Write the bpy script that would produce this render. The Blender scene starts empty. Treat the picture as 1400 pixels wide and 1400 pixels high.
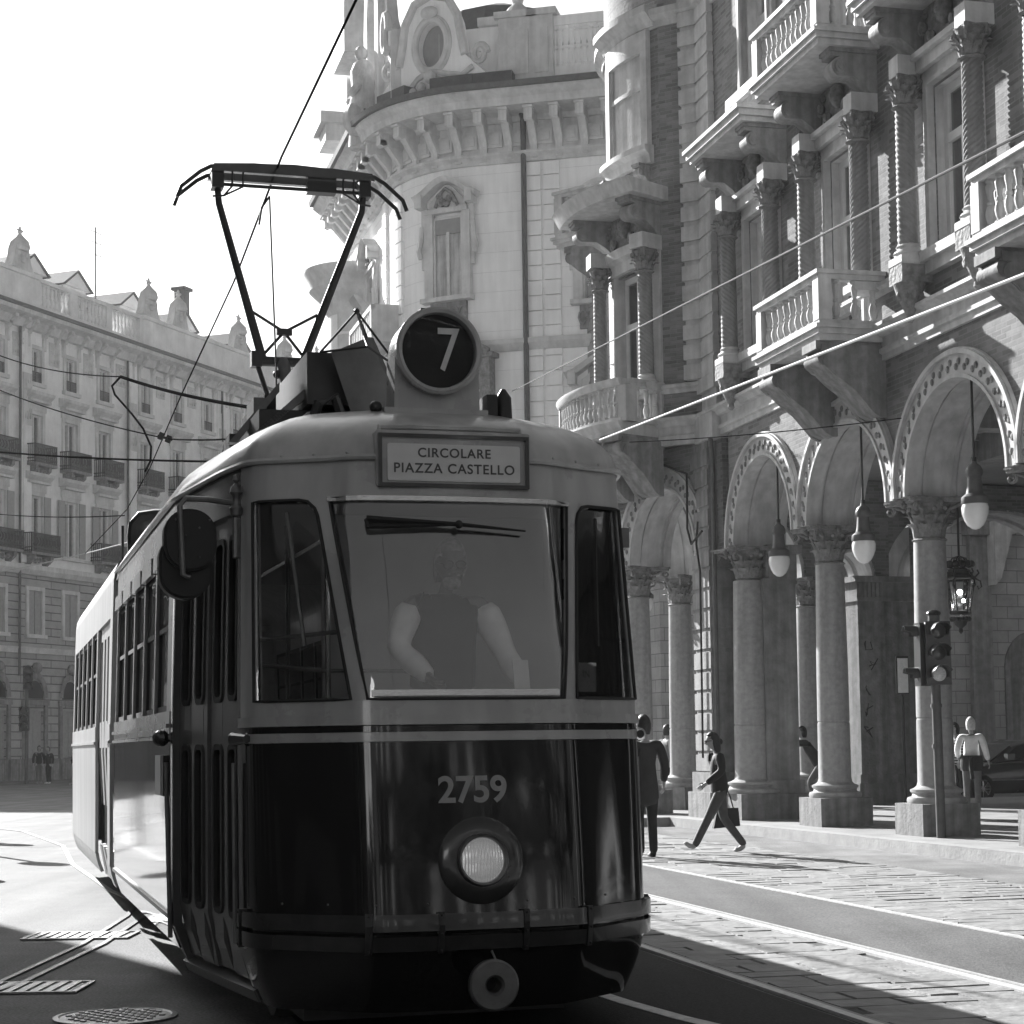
import bpy, bmesh, math, random
from mathutils import Vector, Matrix, noise
random.seed(7)
PI = math.pi; R_ = math.radians
SC = bpy.context.scene; COL = SC.collection
# ------------------------------------------------------------------ camera, sky, sun, exposure
cam = bpy.data.cameras.new('camera'); camo = bpy.data.objects.new('camera', cam); COL.objects.link(camo)
cam.sensor_width = 36; cam.lens = 36 * 2600 / 1400; cam.shift_y = 150 / 1400
cam.clip_start = 0.1; cam.clip_end = 2000
camo.matrix_world = Matrix.Translation((0, 0, 1.47)) @ Matrix.Rotation(PI/2 + R_(3.72), 4, 'X') @ Matrix.Rotation(-0.014, 4, 'Z')
SC.camera = camo
SUN_AZ, SUN_EL = -31.0, 27.0          # azimuth from +Y, negative = towards -X
w = bpy.data.worlds.new("World"); SC.world = w; w.use_nodes = True
nt = w.node_tree; bg = nt.nodes['Background']
sky = nt.nodes.new('ShaderNodeTexSky'); sky.sky_type = 'NISHITA'; sky.sun_disc = False
sky.sun_elevation = R_(SUN_EL); sky.sun_rotation = R_(SUN_AZ); sky.air_density = 1.0; sky.dust_density = 4.0; sky.ozone_density = 1.0
bw = nt.nodes.new('ShaderNodeRGBToBW')
nt.links.new(sky.outputs[0], bw.inputs[0]); nt.links.new(bw.outputs[0], bg.inputs[0]); bg.inputs[1].default_value = 0.050
sun = bpy.data.lights.new('sun', 'SUN'); suno = bpy.data.objects.new('sun', sun); COL.objects.link(suno)
sun.energy = 5.0; sun.angle = R_(0.5); sun.color = (1, 1, 1)
sd = Vector((math.sin(R_(SUN_AZ))*math.cos(R_(SUN_EL)), math.cos(R_(SUN_AZ))*math.cos(R_(SUN_EL)), math.sin(R_(SUN_EL))))
suno.rotation_euler = sd.to_track_quat('Z', 'Y').to_euler()
HAZE_D = .0004
SC.render.engine = 'CYCLES'
SC.view_settings.view_transform = 'Standard'; SC.view_settings.look = 'None'; SC.view_settings.gamma = 1
SC.view_settings.exposure = 1.4
SC.cycles.max_bounces = 8; SC.cycles.transparent_max_bounces = 24
# ------------------------------------------------------------------ materials (the photograph is black and white)
MATS = {}
def _n(nt, t, **k):
    n = nt.nodes.new(t)
    for a, b in k.items(): setattr(n, a, b)
    return n
def mat(name, g, rough=.6, var=.15, scale=3., bump=.0, bscale=30., metal=0., spec=.5, coat=0., streak=0., emit=0., uv=False):
    if name in MATS: return MATS[name]
    m = bpy.data.materials.new(name); m.use_nodes = True; nt = m.node_tree; L = nt.links.new
    b = nt.nodes['Principled BSDF']; MATS[name] = m
    b.inputs['Roughness'].default_value = rough; b.inputs['Metallic'].default_value = metal
    b.inputs['Specular IOR Level'].default_value = spec; b.inputs['Coat Weight'].default_value = coat; b.inputs['Coat Roughness'].default_value = .05
    tc = _n(nt, 'ShaderNodeTexCoord'); 
    nz = _n(nt, 'ShaderNodeTexNoise'); nz.inputs['Scale'].default_value = scale; nz.inputs['Detail'].default_value = 6; nz.inputs['Roughness'].default_value = .62
    L(tc.outputs['Object'], nz.inputs['Vector'])
    mr = _n(nt, 'ShaderNodeMapRange'); mr.inputs['From Min'].default_value = .3; mr.inputs['From Max'].default_value = .7
    mr.inputs['To Min'].default_value = g*(1-var); mr.inputs['To Max'].default_value = g*(1+var)
    L(nz.outputs['Fac'], mr.inputs['Value']); out = mr.outputs['Result']
    if streak:
        mp = _n(nt, 'ShaderNodeMapping'); mp.inputs['Scale'].default_value = (5, 5, .35); L(tc.outputs['Object'], mp.inputs['Vector'])
        n2 = _n(nt, 'ShaderNodeTexNoise'); n2.inputs['Scale'].default_value = 1.5; n2.inputs['Detail'].default_value = 5; L(mp.outputs[0], n2.inputs['Vector'])
        m2 = _n(nt, 'ShaderNodeMapRange'); m2.inputs['From Min'].default_value = .38; m2.inputs['From Max'].default_value = .62
        m2.inputs['To Min'].default_value = 1-streak; m2.inputs['To Max'].default_value = 1+streak*.35; L(n2.outputs['Fac'], m2.inputs['Value'])
        mu = _n(nt, 'ShaderNodeMath', operation='MULTIPLY'); L(out, mu.inputs[0]); L(m2.outputs['Result'], mu.inputs[1]); out = mu.outputs[0]
    L(out, b.inputs['Base Color'])
    if rough > .08:
        mq = _n(nt, 'ShaderNodeMapRange'); mq.inputs['To Min'].default_value = max(.02, rough*.8); mq.inputs['To Max'].default_value = min(1, rough*1.2)
        L(nz.outputs['Fac'], mq.inputs['Value']); L(mq.outputs['Result'], b.inputs['Roughness'])
    if bump:
        n3 = _n(nt, 'ShaderNodeTexNoise'); n3.inputs['Scale'].default_value = bscale; n3.inputs['Detail'].default_value = 5; L(tc.outputs['Object'], n3.inputs['Vector'])
        bp = _n(nt, 'ShaderNodeBump'); bp.inputs['Strength'].default_value = 1; bp.inputs['Distance'].default_value = bump; L(n3.outputs['Fac'], bp.inputs['Height'])
        L(bp.outputs['Normal'], b.inputs['Normal'])
    if emit:
        b.inputs['Emission Color'].default_value = (1, 1, 1, 1); b.inputs['Emission Strength'].default_value = emit
    return m
def brickmat(name, g1, g2, gm, w_, h_, mort=.01, bump=.004, rough=.85, off=.5, var=.25, smooth=.1):
    m = bpy.data.materials.new(name); m.use_nodes = True; nt = m.node_tree; L = nt.links.new; MATS[name] = m
    b = nt.nodes['Principled BSDF']; b.inputs['Roughness'].default_value = rough; b.inputs['Specular IOR Level'].default_value = .3
    uv = _n(nt, 'ShaderNodeUVMap', uv_map='UVMap'); br = _n(nt, 'ShaderNodeTexBrick')
    br.offset = off; br.inputs['Scale'].default_value = 1; br.inputs['Brick Width'].default_value = w_; br.inputs['Row Height'].default_value = h_
    br.inputs['Mortar Size'].default_value = mort; br.inputs['Mortar Smooth'].default_value = smooth; br.inputs['Bias'].default_value = 0
    for i, g in (('Color1', g1), ('Color2', g2), ('Mortar', gm)): br.inputs[i].default_value = (g, g, g, 1)
    L(uv.outputs[0], br.inputs['Vector'])
    tc = _n(nt, 'ShaderNodeTexCoord'); nz = _n(nt, 'ShaderNodeTexNoise'); nz.inputs['Scale'].default_value = 1.3; nz.inputs['Detail'].default_value = 9; nz.inputs['Roughness'].default_value = .7
    L(tc.outputs['Object'], nz.inputs['Vector'])
    mr = _n(nt, 'ShaderNodeMapRange'); mr.inputs['From Min'].default_value = .3; mr.inputs['From Max'].default_value = .7; mr.inputs['To Min'].default_value = 1-var; mr.inputs['To Max'].default_value = 1+var
    L(nz.outputs['Fac'], mr.inputs['Value'])
    mu = _n(nt, 'ShaderNodeVectorMath', operation='SCALE'); L(br.outputs['Color'], mu.inputs[0]); L(mr.outputs['Result'], mu.inputs['Scale']); L(mu.outputs[0], b.inputs['Base Color'])
    iv = _n(nt, 'ShaderNodeMath', operation='SUBTRACT'); iv.inputs[0].default_value = 1; L(br.outputs['Fac'], iv.inputs[1])
    n4 = _n(nt, 'ShaderNodeTexNoise'); n4.inputs['Scale'].default_value = 14; n4.inputs['Detail'].default_value = 6; L(tc.outputs['Object'], n4.inputs['Vector'])
    ad = _n(nt, 'ShaderNodeMath', operation='MULTIPLY_ADD'); L(n4.outputs['Fac'], ad.inputs[0]); ad.inputs[1].default_value = .7; L(iv.outputs[0], ad.inputs[2])
    bp = _n(nt, 'ShaderNodeBump'); bp.inputs['Distance'].default_value = bump; L(ad.outputs[0], bp.inputs['Height']); L(bp.outputs['Normal'], b.inputs['Normal'])
    return m
def glassmat(name, tint=.8, fres=1.0, rough=.01, dark=0.):
    """thin window glass: see-through with a fresnel reflection"""
    m = bpy.data.materials.new(name); m.use_nodes = True; nt = m.node_tree; L = nt.links.new; MATS[name] = m
    nt.nodes.remove(nt.nodes['Principled BSDF']); o = nt.nodes['Material Output']
    tr = _n(nt, 'ShaderNodeBsdfTransparent'); tr.inputs[0].default_value = (tint, tint, tint, 1)
    gl = _n(nt, 'ShaderNodeBsdfGlossy'); gl.inputs['Roughness'].default_value = rough
    fr = _n(nt, 'ShaderNodeFresnel'); fr.inputs[0].default_value = 1.5
    tc = _n(nt, 'ShaderNodeTexCoord'); nz = _n(nt, 'ShaderNodeTexNoise'); nz.inputs['Scale'].default_value = 2.2; nz.inputs['Detail'].default_value = 2; L(tc.outputs['Object'], nz.inputs['Vector'])
    bp = _n(nt, 'ShaderNodeBump'); bp.inputs['Distance'].default_value = .0025; L(nz.outputs['Fac'], bp.inputs['Height']); L(bp.outputs['Normal'], gl.inputs['Normal']); 
    ma = _n(nt, 'ShaderNodeMath', operation='MULTIPLY'); L(fr.outputs[0], ma.inputs[0]); ma.inputs[1].default_value = 2.0*fres; ma.use_clamp = True
    mx = _n(nt, 'ShaderNodeMixShader'); L(ma.outputs[0], mx.inputs[0]); L(tr.outputs[0], mx.inputs[1]); L(gl.outputs[0], mx.inputs[2]); L(mx.outputs[0], o.inputs[0])
    return m
M = MATS
def lens_ribs():
    m = MATS['lens']; nt = m.node_tree; tc = _n(nt, 'ShaderNodeTexCoord'); wv = _n(nt, 'ShaderNodeTexWave'); wv.inputs['Scale'].default_value = 22; wv.inputs['Distortion'].default_value = 1.2; nt.links.new(tc.outputs['Object'], wv.inputs['Vector'])
    bp = _n(nt, 'ShaderNodeBump'); bp.inputs['Distance'].default_value = .008; nt.links.new(wv.outputs['Fac'], bp.inputs['Height']); nt.links.new(bp.outputs['Normal'], nt.nodes['Principled BSDF'].inputs['Normal'])
mat('cream_paint', .36, .28, .10, 2.2, coat=.5, streak=.12); mat('dark_paint', .010, .07, .3, 1.5, spec=.45, coat=.35, bump=.0010, bscale=2.6)
mat('door_paint', .085, .25, .15, 4, coat=.3); mat('roof_paint', .42, .34, .16, 3, coat=.25, streak=.2); mat('cream_side', .19, .28, .12, 2.2, coat=.4, streak=.15); mat('pale_panel', .42, .4, .1, 2, streak=.15)  # pale_panel: sunlight on the rear car put into its base colour
mat('rubber', .012, .6, .2, 10); mat('black_metal', .02, .45, .3, 12, bump=.001, bscale=60); mat('grey_metal', .16, .4, .25, 8, metal=.5)
mat('chrome', .75, .12, .05, 6, metal=1); mat('bar_paint', .03, .22, .3, 5, coat=.6); mat('silver_trim', .55, .22, .1, 8, metal=.8)
mat('seat', .05, .5); mat('backdrop', .45, .6, .1, 2); mat('interior', .15, .6, .2, 2); mat('white_paint', .75, .4, .08, 6, streak=.1); mat('sign_face', .58, .3, .08, 5); mat('letter', .07, .5, .1)
mat('number_paint', .27, .35, .1); mat('lens', .8, .10, .25, 14, bump=.002, bscale=30, metal=.9, emit=.06); lens_ribs()
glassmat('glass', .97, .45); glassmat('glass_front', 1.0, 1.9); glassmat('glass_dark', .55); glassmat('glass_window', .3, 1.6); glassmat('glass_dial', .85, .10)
mat('skin', .30, .5, .08, 6); mat('hair_grey', .30, .8, .4, 25, bump=.006, bscale=30); mat('skin_dark', .17, .6, .08, 6); mat('hair_dark', .02, .5, .4, 30); mat('hair_white', .62, .7, .3, 30, bump=.004, bscale=40)
mat('cloth_black', .016, .8, .3, 12, bump=.003, bscale=25); mat('cloth_white', .88, .8, .1, 10, bump=.003, bscale=20); mat('trouser_grey', .07, .8, .2, 12, bump=.002, bscale=40); mat('cloth_grey', .2, .8, .15, 10, bump=.003, bscale=20)
mat('denim', .13, .8, .2, 12, bump=.002, bscale=40); mat('shoe', .3, .5); mat('coat_dark', .03, .8, .3, 8, bump=.004, bscale=20)
mat('stone', .25, .75, .28, 4, bump=.006, bscale=25, streak=.22); mat('stone_light', .50, .7, .2, 3, bump=.004, bscale=25, streak=.14); mat('stone_dark', .22, .8, .3, 5, bump=.008, bscale=20, streak=.3)
mat('carved', .22, .8, .45, 9, bump=.03, bscale=14); mat('column_granite', .33, .5, .18, 12, bump=.002, bscale=60, streak=.15); mat('plaster', .90, .85, .06, .8, bump=.003, bscale=30, streak=.05)
mat('plaster_old', .80, .85, .16, .8, bump=.003, bscale=10, streak=.04); mat('trim_old', .60, .8, .22, 1.4, bump=.006, bscale=10, streak=.08); mat('vault', .28, .9, .15, 2)
mat('wood_frame', .62, .5, .12, 4); mat('curtain_sky_glare', .8, .8, .2, 2.0, streak=.3); mat('shutter', .33, .6, .15, 6); mat('blind', .30, .7, .1, 6); mat('door_wood', .06, .5, .3, 6); mat('room_dark', .03, .9)
mat('iron_rail', .05, .5, .3, 12); mat('iron', .025, .5, .3, 12); mat('slate', .08, .7, .3, 4, bump=.01, bscale=12); mat('gutter', .09, .5, .3, 6)
mat('opal', .85, .25, .05, 5, coat=.4); mat('car_paint', .04, .18, .2, 2, coat=1.); mat('tyre', .02, .8)
brickmat('brick', .145, .25, .24, .25, .07, .009, .006)
brickmat('ashlar', .34, .42, .20, .75, .36, .012, .02, var=.2)
brickmat('rustic', .36, .42, .16, 2.6, .42, .03, .05, var=.18, smooth=.3)
# ------------------------------------------------------------------ mesh helpers
class MB:
    def __init__(s): s.v = []; s.f = []; s.mi = []; s.m = 0
    def add(s, vs, fs):
        o = len(s.v); s.v += [tuple(p) for p in vs]; s.f += [tuple(i+o for i in f) for f in fs]; s.mi += [s.m]*len(fs); return s
    def box(s, x0, x1, y0, y1, z0, z1, T=None):
        vs = [Vector((x, y, z)) for z in (z0, z1) for y in (y0, y1) for x in (x0, x1)]
        if T is not None: vs = [T @ v for v in vs]
        return s.add(vs, [(0, 2, 3, 1), (4, 5, 7, 6), (0, 1, 5, 4), (2, 6, 7, 3), (0, 4, 6, 2), (1, 3, 7, 5)])
    def lathe(s, prof, n=20, T=None, a0=0, a1=2*PI, cap=True):
        full = abs(a1-a0-2*PI) < 1e-6; k = n if full else n+1
        vs = []
        for r, z in prof:
            for i in range(k):
                a = a0+(a1-a0)*i/n; vs.append(Vector((r*math.cos(a), r*math.sin(a), z)))
        fs = []
        for j in range(len(prof)-1):
            for i in range(n):
                i2 = (i+1) % k if full else i+1
                fs.append((j*k+i, j*k+i2, (j+1)*k+i2, (j+1)*k+i))
        if cap and full:
            fs.append(tuple(range(k))[::-1]); fs.append(tuple((len(prof)-1)*k+i for i in range(k)))
        if T is not None: vs = [T @ v for v in vs]
        return s.add(vs, fs)
    def tube(s, pts, r, n=8, closed=False):
        pts = [Vector(p) for p in pts]; rs = r if isinstance(r, (list, tuple)) else [r]*len(pts); m = len(pts); vs = []
        up = None
        for i, p in enumerate(pts):
            if closed: d = pts[(i+1) % m]-pts[i-1]
            else: d = pts[min(i+1, m-1)]-pts[max(i-1, 0)]
            d.normalize()
            if up is None: up = Vector((0, 0, 1)) if abs(d.z) < .9 else Vector((1, 0, 0))
            a = d.cross(up); 
            if a.length < 1e-4: a = d.cross(Vector((1, .3, 0)))
            a.normalize(); b = a.cross(d).normalized(); up = b
            for k in range(n):
                t = 2*PI*k/n; vs.append(p+(a*math.cos(t)+b*math.sin(t))*rs[i])
        fs = []
        for j in range(m if closed else m-1):
            j2 = (j+1) % m
            for k in range(n): fs.append((j*n+k, j*n+(k+1) % n, j2*n+(k+1) % n, j2*n+k))
        if not closed: fs += [tuple(range(n))[::-1], tuple((m-1)*n+k for k in range(n))]
        return s.add(vs, fs)
    def prism(s, poly, h, T=None, axis='y'):
        """poly in (x,z), extruded h=(y0,y1); axis 'z': poly in (x,y); axis 'x': poly in (y,z)"""
        n = len(poly); vs = []
        for q in h:
            for a, b in poly: vs.append(Vector((a, q, b)) if axis == 'y' else Vector((a, b, q)) if axis == 'z' else Vector((q, a, b)))
        if T is not None: vs = [T @ v for v in vs]
        fs = [tuple(range(n)), tuple(range(2*n-1, n-1, -1))]+[(i, i+n, (i+1) % n+n, (i+1) % n) for i in range(n)]
        return s.add(vs, fs)
    def sphere(s, c, r, nu=10, nv=7, sc=(1, 1, 1)):
        c = Vector(c); vs = []
        for j in range(nv+1):
            t = PI*j/nv
            for i in range(nu):
                a = 2*PI*i/nu; vs.append(c+Vector((r*sc[0]*math.sin(t)*math.cos(a), r*sc[1]*math.sin(t)*math.sin(a), r*sc[2]*math.cos(t))))
        return s.add(vs, [(j*nu+i, (j+1)*nu+i, (j+1)*nu+(i+1) % nu, j*nu+(i+1) % nu) for j in range(nv) for i in range(nu)])
    def grid(s, fn, nu, nv):
        vs = [fn(i/nu, j/nv) for j in range(nv+1) for i in range(nu+1)]
        return s.add(vs, [(j*(nu+1)+i, j*(nu+1)+i+1, (j+1)*(nu+1)+i+1, (j+1)*(nu+1)+i) for j in range(nv) for i in range(nu)])
    def sweep(s, path, prof, closed=False, ends=True):
        """prof [(offset outwards, z)] closed loop swept along plan path; outwards = left of travel direction"""
        P = [Vector((p[0], p[1])) for p in path]; m = len(P); n = len(prof); vs = []
        for i in range(m):
            d1 = (P[i]-P[i-1]) if (i > 0 or closed) else (P[1]-P[0]); d2 = (P[(i+1) % m]-P[i]) if (i < m-1 or closed) else (P[i]-P[i-1])
            n1 = Vector((-d1.y, d1.x)).normalized(); n2 = Vector((-d2.y, d2.x)).normalized(); nn = n1+n2
            nn = nn/max(.3, nn.dot(n1)) if nn.length > 1e-5 else n1
            for o, z in prof: q = P[i]+nn*o; vs.append((q.x, q.y, z))
        fs = [(j*n+k, j*n+(k+1) % n, ((j+1) % m)*n+(k+1) % n, ((j+1) % m)*n+k) for j in range(m if closed else m-1) for k in range(n)]
        if not closed and ends: fs += [tuple(range(n))[::-1], tuple((m-1)*n+k for k in range(n))]
        return s.add(vs, fs)
    def mesh(s, name, mats, smooth=False, ang=35):
        me = bpy.data.meshes.new(name); me.from_pydata(s.v, [], s.f)
        ms = mats if isinstance(mats, (list, tuple)) else [mats]
        for m in ms: me.materials.append(M[m] if isinstance(m, str) else m)
        bm = bmesh.new(); bm.from_mesh(me)
        if len(ms) > 1:
            for f, i in zip(bm.faces, s.mi): f.material_index = i
        bmesh.ops.recalc_face_normals(bm, faces=bm.faces[:])
        uvl = bm.loops.layers.uv.new('UVMap')
        for f in bm.faces:
            n = f.normal
            if abs(n.z) < .7:
                t = Vector((-n.y, n.x, 0)); t = t.normalized() if t.length > 1e-6 else Vector((1, 0, 0))
                for l in f.loops: l[uvl].uv = (l.vert.co.dot(t), l.vert.co.z)
            else:
                for l in f.loops: l[uvl].uv = (l.vert.co.x, l.vert.co.y)
            f.smooth = smooth
        bm.to_mesh(me); bm.free()
        if smooth: me.set_sharp_from_angle(angle=R_(ang))
        return me
    def build(s, name, mats, parent=None, smooth=False, loc=None, rotz=None, ang=35, **tags):
        return link(s.mesh(name, mats, smooth, ang), name, parent, loc, rotz, **tags)
def link(me, name, parent=None, loc=None, rotz=None, **tags):
    o = bpy.data.objects.new(name, me); COL.objects.link(o)
    if parent is not None: o.parent = parent
    if loc is not None: o.location = loc
    if rotz is not None: o.rotation_euler = (0, 0, rotz)
    for k, v in tags.items(): o[k] = v
    return o
def thing(name, label, cat, loc=(0, 0, 0), rotz=0, group=None):
    o = link(None, name, None, loc, rotz, label=label, category=cat)
    if group: o['group'] = group
    return o
def copy_tree(o, parent=None):
    c = o.copy(); COL.objects.link(c)
    if parent is not None: c.parent = parent
    for ch in [x for x in bpy.data.objects if x.parent == o]: copy_tree(ch, c)
    return c
def frame(p, x, y, z):
    """matrix with columns x,y,z and origin p"""
    m = Matrix.Identity(4)
    for i, v in enumerate((x, y, z)): m.col[i][:3] = Vector(v)
    m.col[3][:3] = Vector(p); return m
def TR(x=0, y=0, z=0, rx=0, ry=0, rz=0, s=1):
    return Matrix.Translation((x, y, z)) @ Matrix.Rotation(rz, 4, 'Z') @ Matrix.Rotation(ry, 4, 'Y') @ Matrix.Rotation(rx, 4, 'X') @ Matrix.Scale(s, 4)
def text_mesh(txt, size, extrude=.002, align='CENTER', bold=0., space=1.):
    cu = bpy.data.curves.new('lettering', 'FONT'); cu.body = txt; cu.size = size; cu.extrude = extrude; cu.align_x = align; cu.align_y = 'CENTER'; cu.offset = bold; cu.space_character = space
    o = bpy.data.objects.new('tmp', cu); COL.objects.link(o); bpy.context.view_layer.update()
    me = bpy.data.meshes.new_from_object(o.evaluated_get(bpy.context.evaluated_depsgraph_get()))
    vs = [v.co.copy() for v in me.vertices]; fs = [tuple(p.vertices) for p in me.polygons]
    bpy.data.objects.remove(o); bpy.data.meshes.remove(me); return vs, fs
def rrect(x0, x1, z0, z1, r, n=5):
    pts = []
    for cx, cz, a in ((x1-r, z0+r, -PI/2), (x1-r, z1-r, 0), (x0+r, z1-r, PI/2), (x0+r, z0+r, PI)):
        for i in range(n+1): t = a+PI/2*i/n; pts.append((cx+r*math.cos(t), cz+r*math.sin(t)))
    return pts
def circle(c, r, n=24): return [(c[0]+r*math.cos(2*PI*i/n), c[1]+r*math.sin(2*PI*i/n)) for i in range(n)]
def interp(tab, z):
    if z <= tab[0][0]: return tab[0][1]
    for (a, b), (c, d) in zip(tab, tab[1:]):
        if z <= c: t = (z-a)/(c-a); return b+(d-b)*t
    return tab[-1][1]
# ------------------------------------------------------------------ the tram
def build_tram():
    T = thing('tram', 'two-tone vintage tram with round number 7 sign, raised pantograph and 2759 on its dark nose', 'tram', (-.19, 9.3, 0), math.atan2(.272, .962))
    nodes = [(0, 0), (.3, .012), (.50, .035), (.60, .09), (.82, .265), (.985, .40), (1.035, .55), (1.07, .80), (1.25, 2.2), (1.25, 18)]
    pl = []
    for i in range(6):
        p0 = Vector(nodes[i-1]) if i else Vector((-.3, .012)); p1, p2, p3 = (Vector(nodes[i+k]) for k in range(3))
        for k in range(8):
            t = k/8; pl.append(.5*((2*p1)+(-p0+p2)*t+(2*p0-5*p1+4*p2-p3)*t*t+(-p0+3*p1-3*p2+p3)*t**3))
    pl += [Vector(nodes[k]) for k in (6, 7, 8, 9)]
    acc = [0]
    for a, b in zip(pl, pl[1:]): acc.append(acc[-1]+(b-a).length)
    UC = acc[48]; US = acc[50]          # end of the corner; start of the straight side (y = 2.2)
    def Y2U(y): return US+(y-2.2) if y >= 2.2 else UC+(y-.58)*(US-UC)/(2.2-.58)
    RK = [(.1, .10), (.35, .02), (.6, -.045), (.95, -.01), (1.25, .03), (1.7, .095), (2.7, .33), (3.05, .39)]
    BEND = -R_(.3)
    def S(u, z):
        a = abs(u); sg = 1 if u >= 0 else -1
        lo = 0
        for i in range(len(acc)-1):
            if a <= acc[i+1] or i == len(acc)-2:
                t = (a-acc[i])/(acc[i+1]-acc[i]); p = pl[i].lerp(pl[i+1], t); break
        x, y = p
        wgt = min(1, max(0, 1-(y-.1)/1.0)); y += interp(RK, z)*wgt
        x *= 1-.02*max(0, z-1.65)
        if z < .5: x -= x*.09*((.5-z)/.3)**1.5
        x *= sg
        if y > 7.2:
            c, s_ = math.cos(BEND), math.sin(BEND); dy = y-7.2; x, y = x*c-dy*s_, 7.2+x*s_+dy*c
        return Vector((x, y, z))
    def N(u, z):
        du = S(u+.01, z)-S(u-.01, z); dz = S(u, z+.01)-S(u, z-.01); return du.cross(dz).normalized()
    def SO(u, z, o): return S(u, z)+N(u, z)*o
    f_ = lambda v: v if callable(v) else (lambda z: v)
    def patch(mb, u0, u1, z0, z1, nu=10, nz=6, off=0., th=.02, zf=None):
        u0, u1 = f_(u0), f_(u1)
        def P(s, t, o):
            z = z0+(z1-z0)*t; u = u0(z)+(u1(z)-u0(z))*s; return SO(u, z, o)
        n0 = len(mb.v); W = nu+1
        vs = [P(i/nu, j/nz, off) for j in range(nz+1) for i in range(W)]+[P(i/nu, j/nz, off-th) for j in range(nz+1) for i in range(W)]
        K = W*(nz+1); fs = []
        for j in range(nz):
            for i in range(nu):
                a = j*W+i; fs.append((a, a+1, a+W+1, a+W)); fs.append((K+a, K+a+W, K+a+W+1, K+a+1))
        for i in range(nu): fs.append((i, K+i, K+i+1, i+1)); a = nz*W+i; fs.append((a, a+1, K+a+1, K+a))
        for j in range(nz): a = j*W; fs.append((a, a+W, K+a+W, K+a)); a = j*W+nu; fs.append((a, K+a, K+a+W, a+W))
        mb.add(vs, fs)
    def spoly(mb, poly, off, th):
        n = len(poly); vs = [SO(u, z, off) for u, z in poly]+[SO(u, z, off-th) for u, z in poly]
        mb.add(vs, [tuple(range(n)), tuple(range(2*n-1, n-1, -1))]+[(i, i+n, (i+1) % n+n, (i+1) % n) for i in range(n)])
    def sring(mb, pa, pb, off, th):
        n = len(pa); vs = [SO(u, z, off) for u, z in pa]+[SO(u, z, off) for u, z in pb]+[SO(u, z, off-th) for u, z in pa]+[SO(u, z, off-th) for u, z in pb]
        fs = []
        for i in range(n):
            j = (i+1) % n; fs += [(i, j, n+j, n+i), (i, 2*n+i, 2*n+j, j), (n+i, n+j, 3*n+j, 3*n+i), (2*n+i, 3*n+i, 3*n+j, 2*n+j)]
        mb.add(vs, fs)
    DU = UC+.10                                       # door starts here
    D1 = Y2U(2.25); W0 = Y2U(2.35); W1 = Y2U(6.85); E1 = Y2U(14.5)
    # lower body, front and sides
    b = MB(); patch(b, -DU, DU, .19, 1.495, 64, 22, th=.03); b.build('front_panel', 'dark_paint', T, True, ang=60)
    b = MB(); patch(b, -DU, DU, 1.545, 1.575, 48, 1, th=.03); b.build('dark_band', 'dark_paint', T, True)
    b = MB(); patch(b, -DU, DU, 1.497, 1.543, 48, 1, off=.002, th=.03); b.build('pale_stripe', 'cream_paint', T, True)
    b = MB(); patch(b, -DU, DU, 1.577, 1.625, 48, 3, off=.016, th=.05); patch(b, -DU, DU, 1.627, 1.70, 48, 2, off=0, th=.04)
    b.build('waist_moulding', 'cream_paint', T, True)
    # windscreen opening and pillars
    uw = lambda z: .505+.165*(z-1.7)/1.025
    up = lambda z: uw(z)+.085
    QE = UC-.12                                       # outer edge of quarter window
    b = MB()
    for sg in (-1, 1):
        patch(b, lambda z: sg*uw(z), lambda z: sg*up(z), 1.70, 2.735, 3, 10, off=0, th=.05)
        patch(b, sg*QE, sg*DU, 1.70, 2.735, 3, 8, off=0, th=.05)
        # rounded top corners of the quarter lights
        for k in range(6):
            zz = 2.735-.02*(k+1); ww = .11*(1-math.sqrt(max(0, 1-((6-k)/6.)**2)))
            patch(b, lambda z: sg*(up(z)-.002), lambda z: sg*(up(z)+max(.003, ww)), zz, zz+.02, 2, 1, off=0, th=.04)
    patch(b, -DU, DU, 2.735, 2.93, 48, 5, off=0, th=.04)
    b.build('window_surround', 'cream_paint', T, True)
    # rubber gaskets
    b = MB()
    def gasket(poly, r=.008, off=.004): b.tube([SO(u, z, off) for u, z in poly], r, 6, closed=True)
    ws = [(-uw(1.7)+(2*uw(1.7))*i/14, 1.705) for i in range(15)]+[(uw(1.7+1.025*i/8), 1.7+1.025*i/8) for i in range(1, 9)]+[(uw(2.725)-(2*uw(2.725))*i/14, 2.73) for i in range(1, 15)]+[(-uw(2.725-1.025*i/8), 2.725-1.025*i/8) for i in range(1, 8)]
    gasket(ws, .008)
    for sg in (-1, 1):
        q = [(sg*up(1.705), 1.705)]+[(sg*(up(1.7)+(QE-up(1.7))*i/6), 1.705) for i in range(1, 7)]+[(sg*QE, 1.7+1.025*i/6) for i in range(1, 7)]+[(sg*(QE-(QE-up(2.725)-.1)*i/6), 2.727) for i in range(1, 7)]+[(sg*(up(2.70)+.05), 2.717), (sg*(up(2.67)+.012), 2.68)]+[(sg*up(2.64-.92*i/6), 2.64-.92*i/6) for i in range(6)]
        gasket(q, .009)
    b.build('window_rubber', 'rubber', T, True)
    # bright trim above the windscreen
    b = MB(); patch(b, -uw(2.725)-.01, uw(2.725)+.01, 2.7355, 2.712, 24, 1, off=.012, th=.02); b.build('trim_strip', 'silver_trim', T)
    b = MB(); patch(b, -uw(1.7)+.02, uw(1.7)-.02, 1.722, 1.752, 24, 1, off=-.006, th=.02); b.build('windscreen_ledge', 'silver_trim', T)
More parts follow.
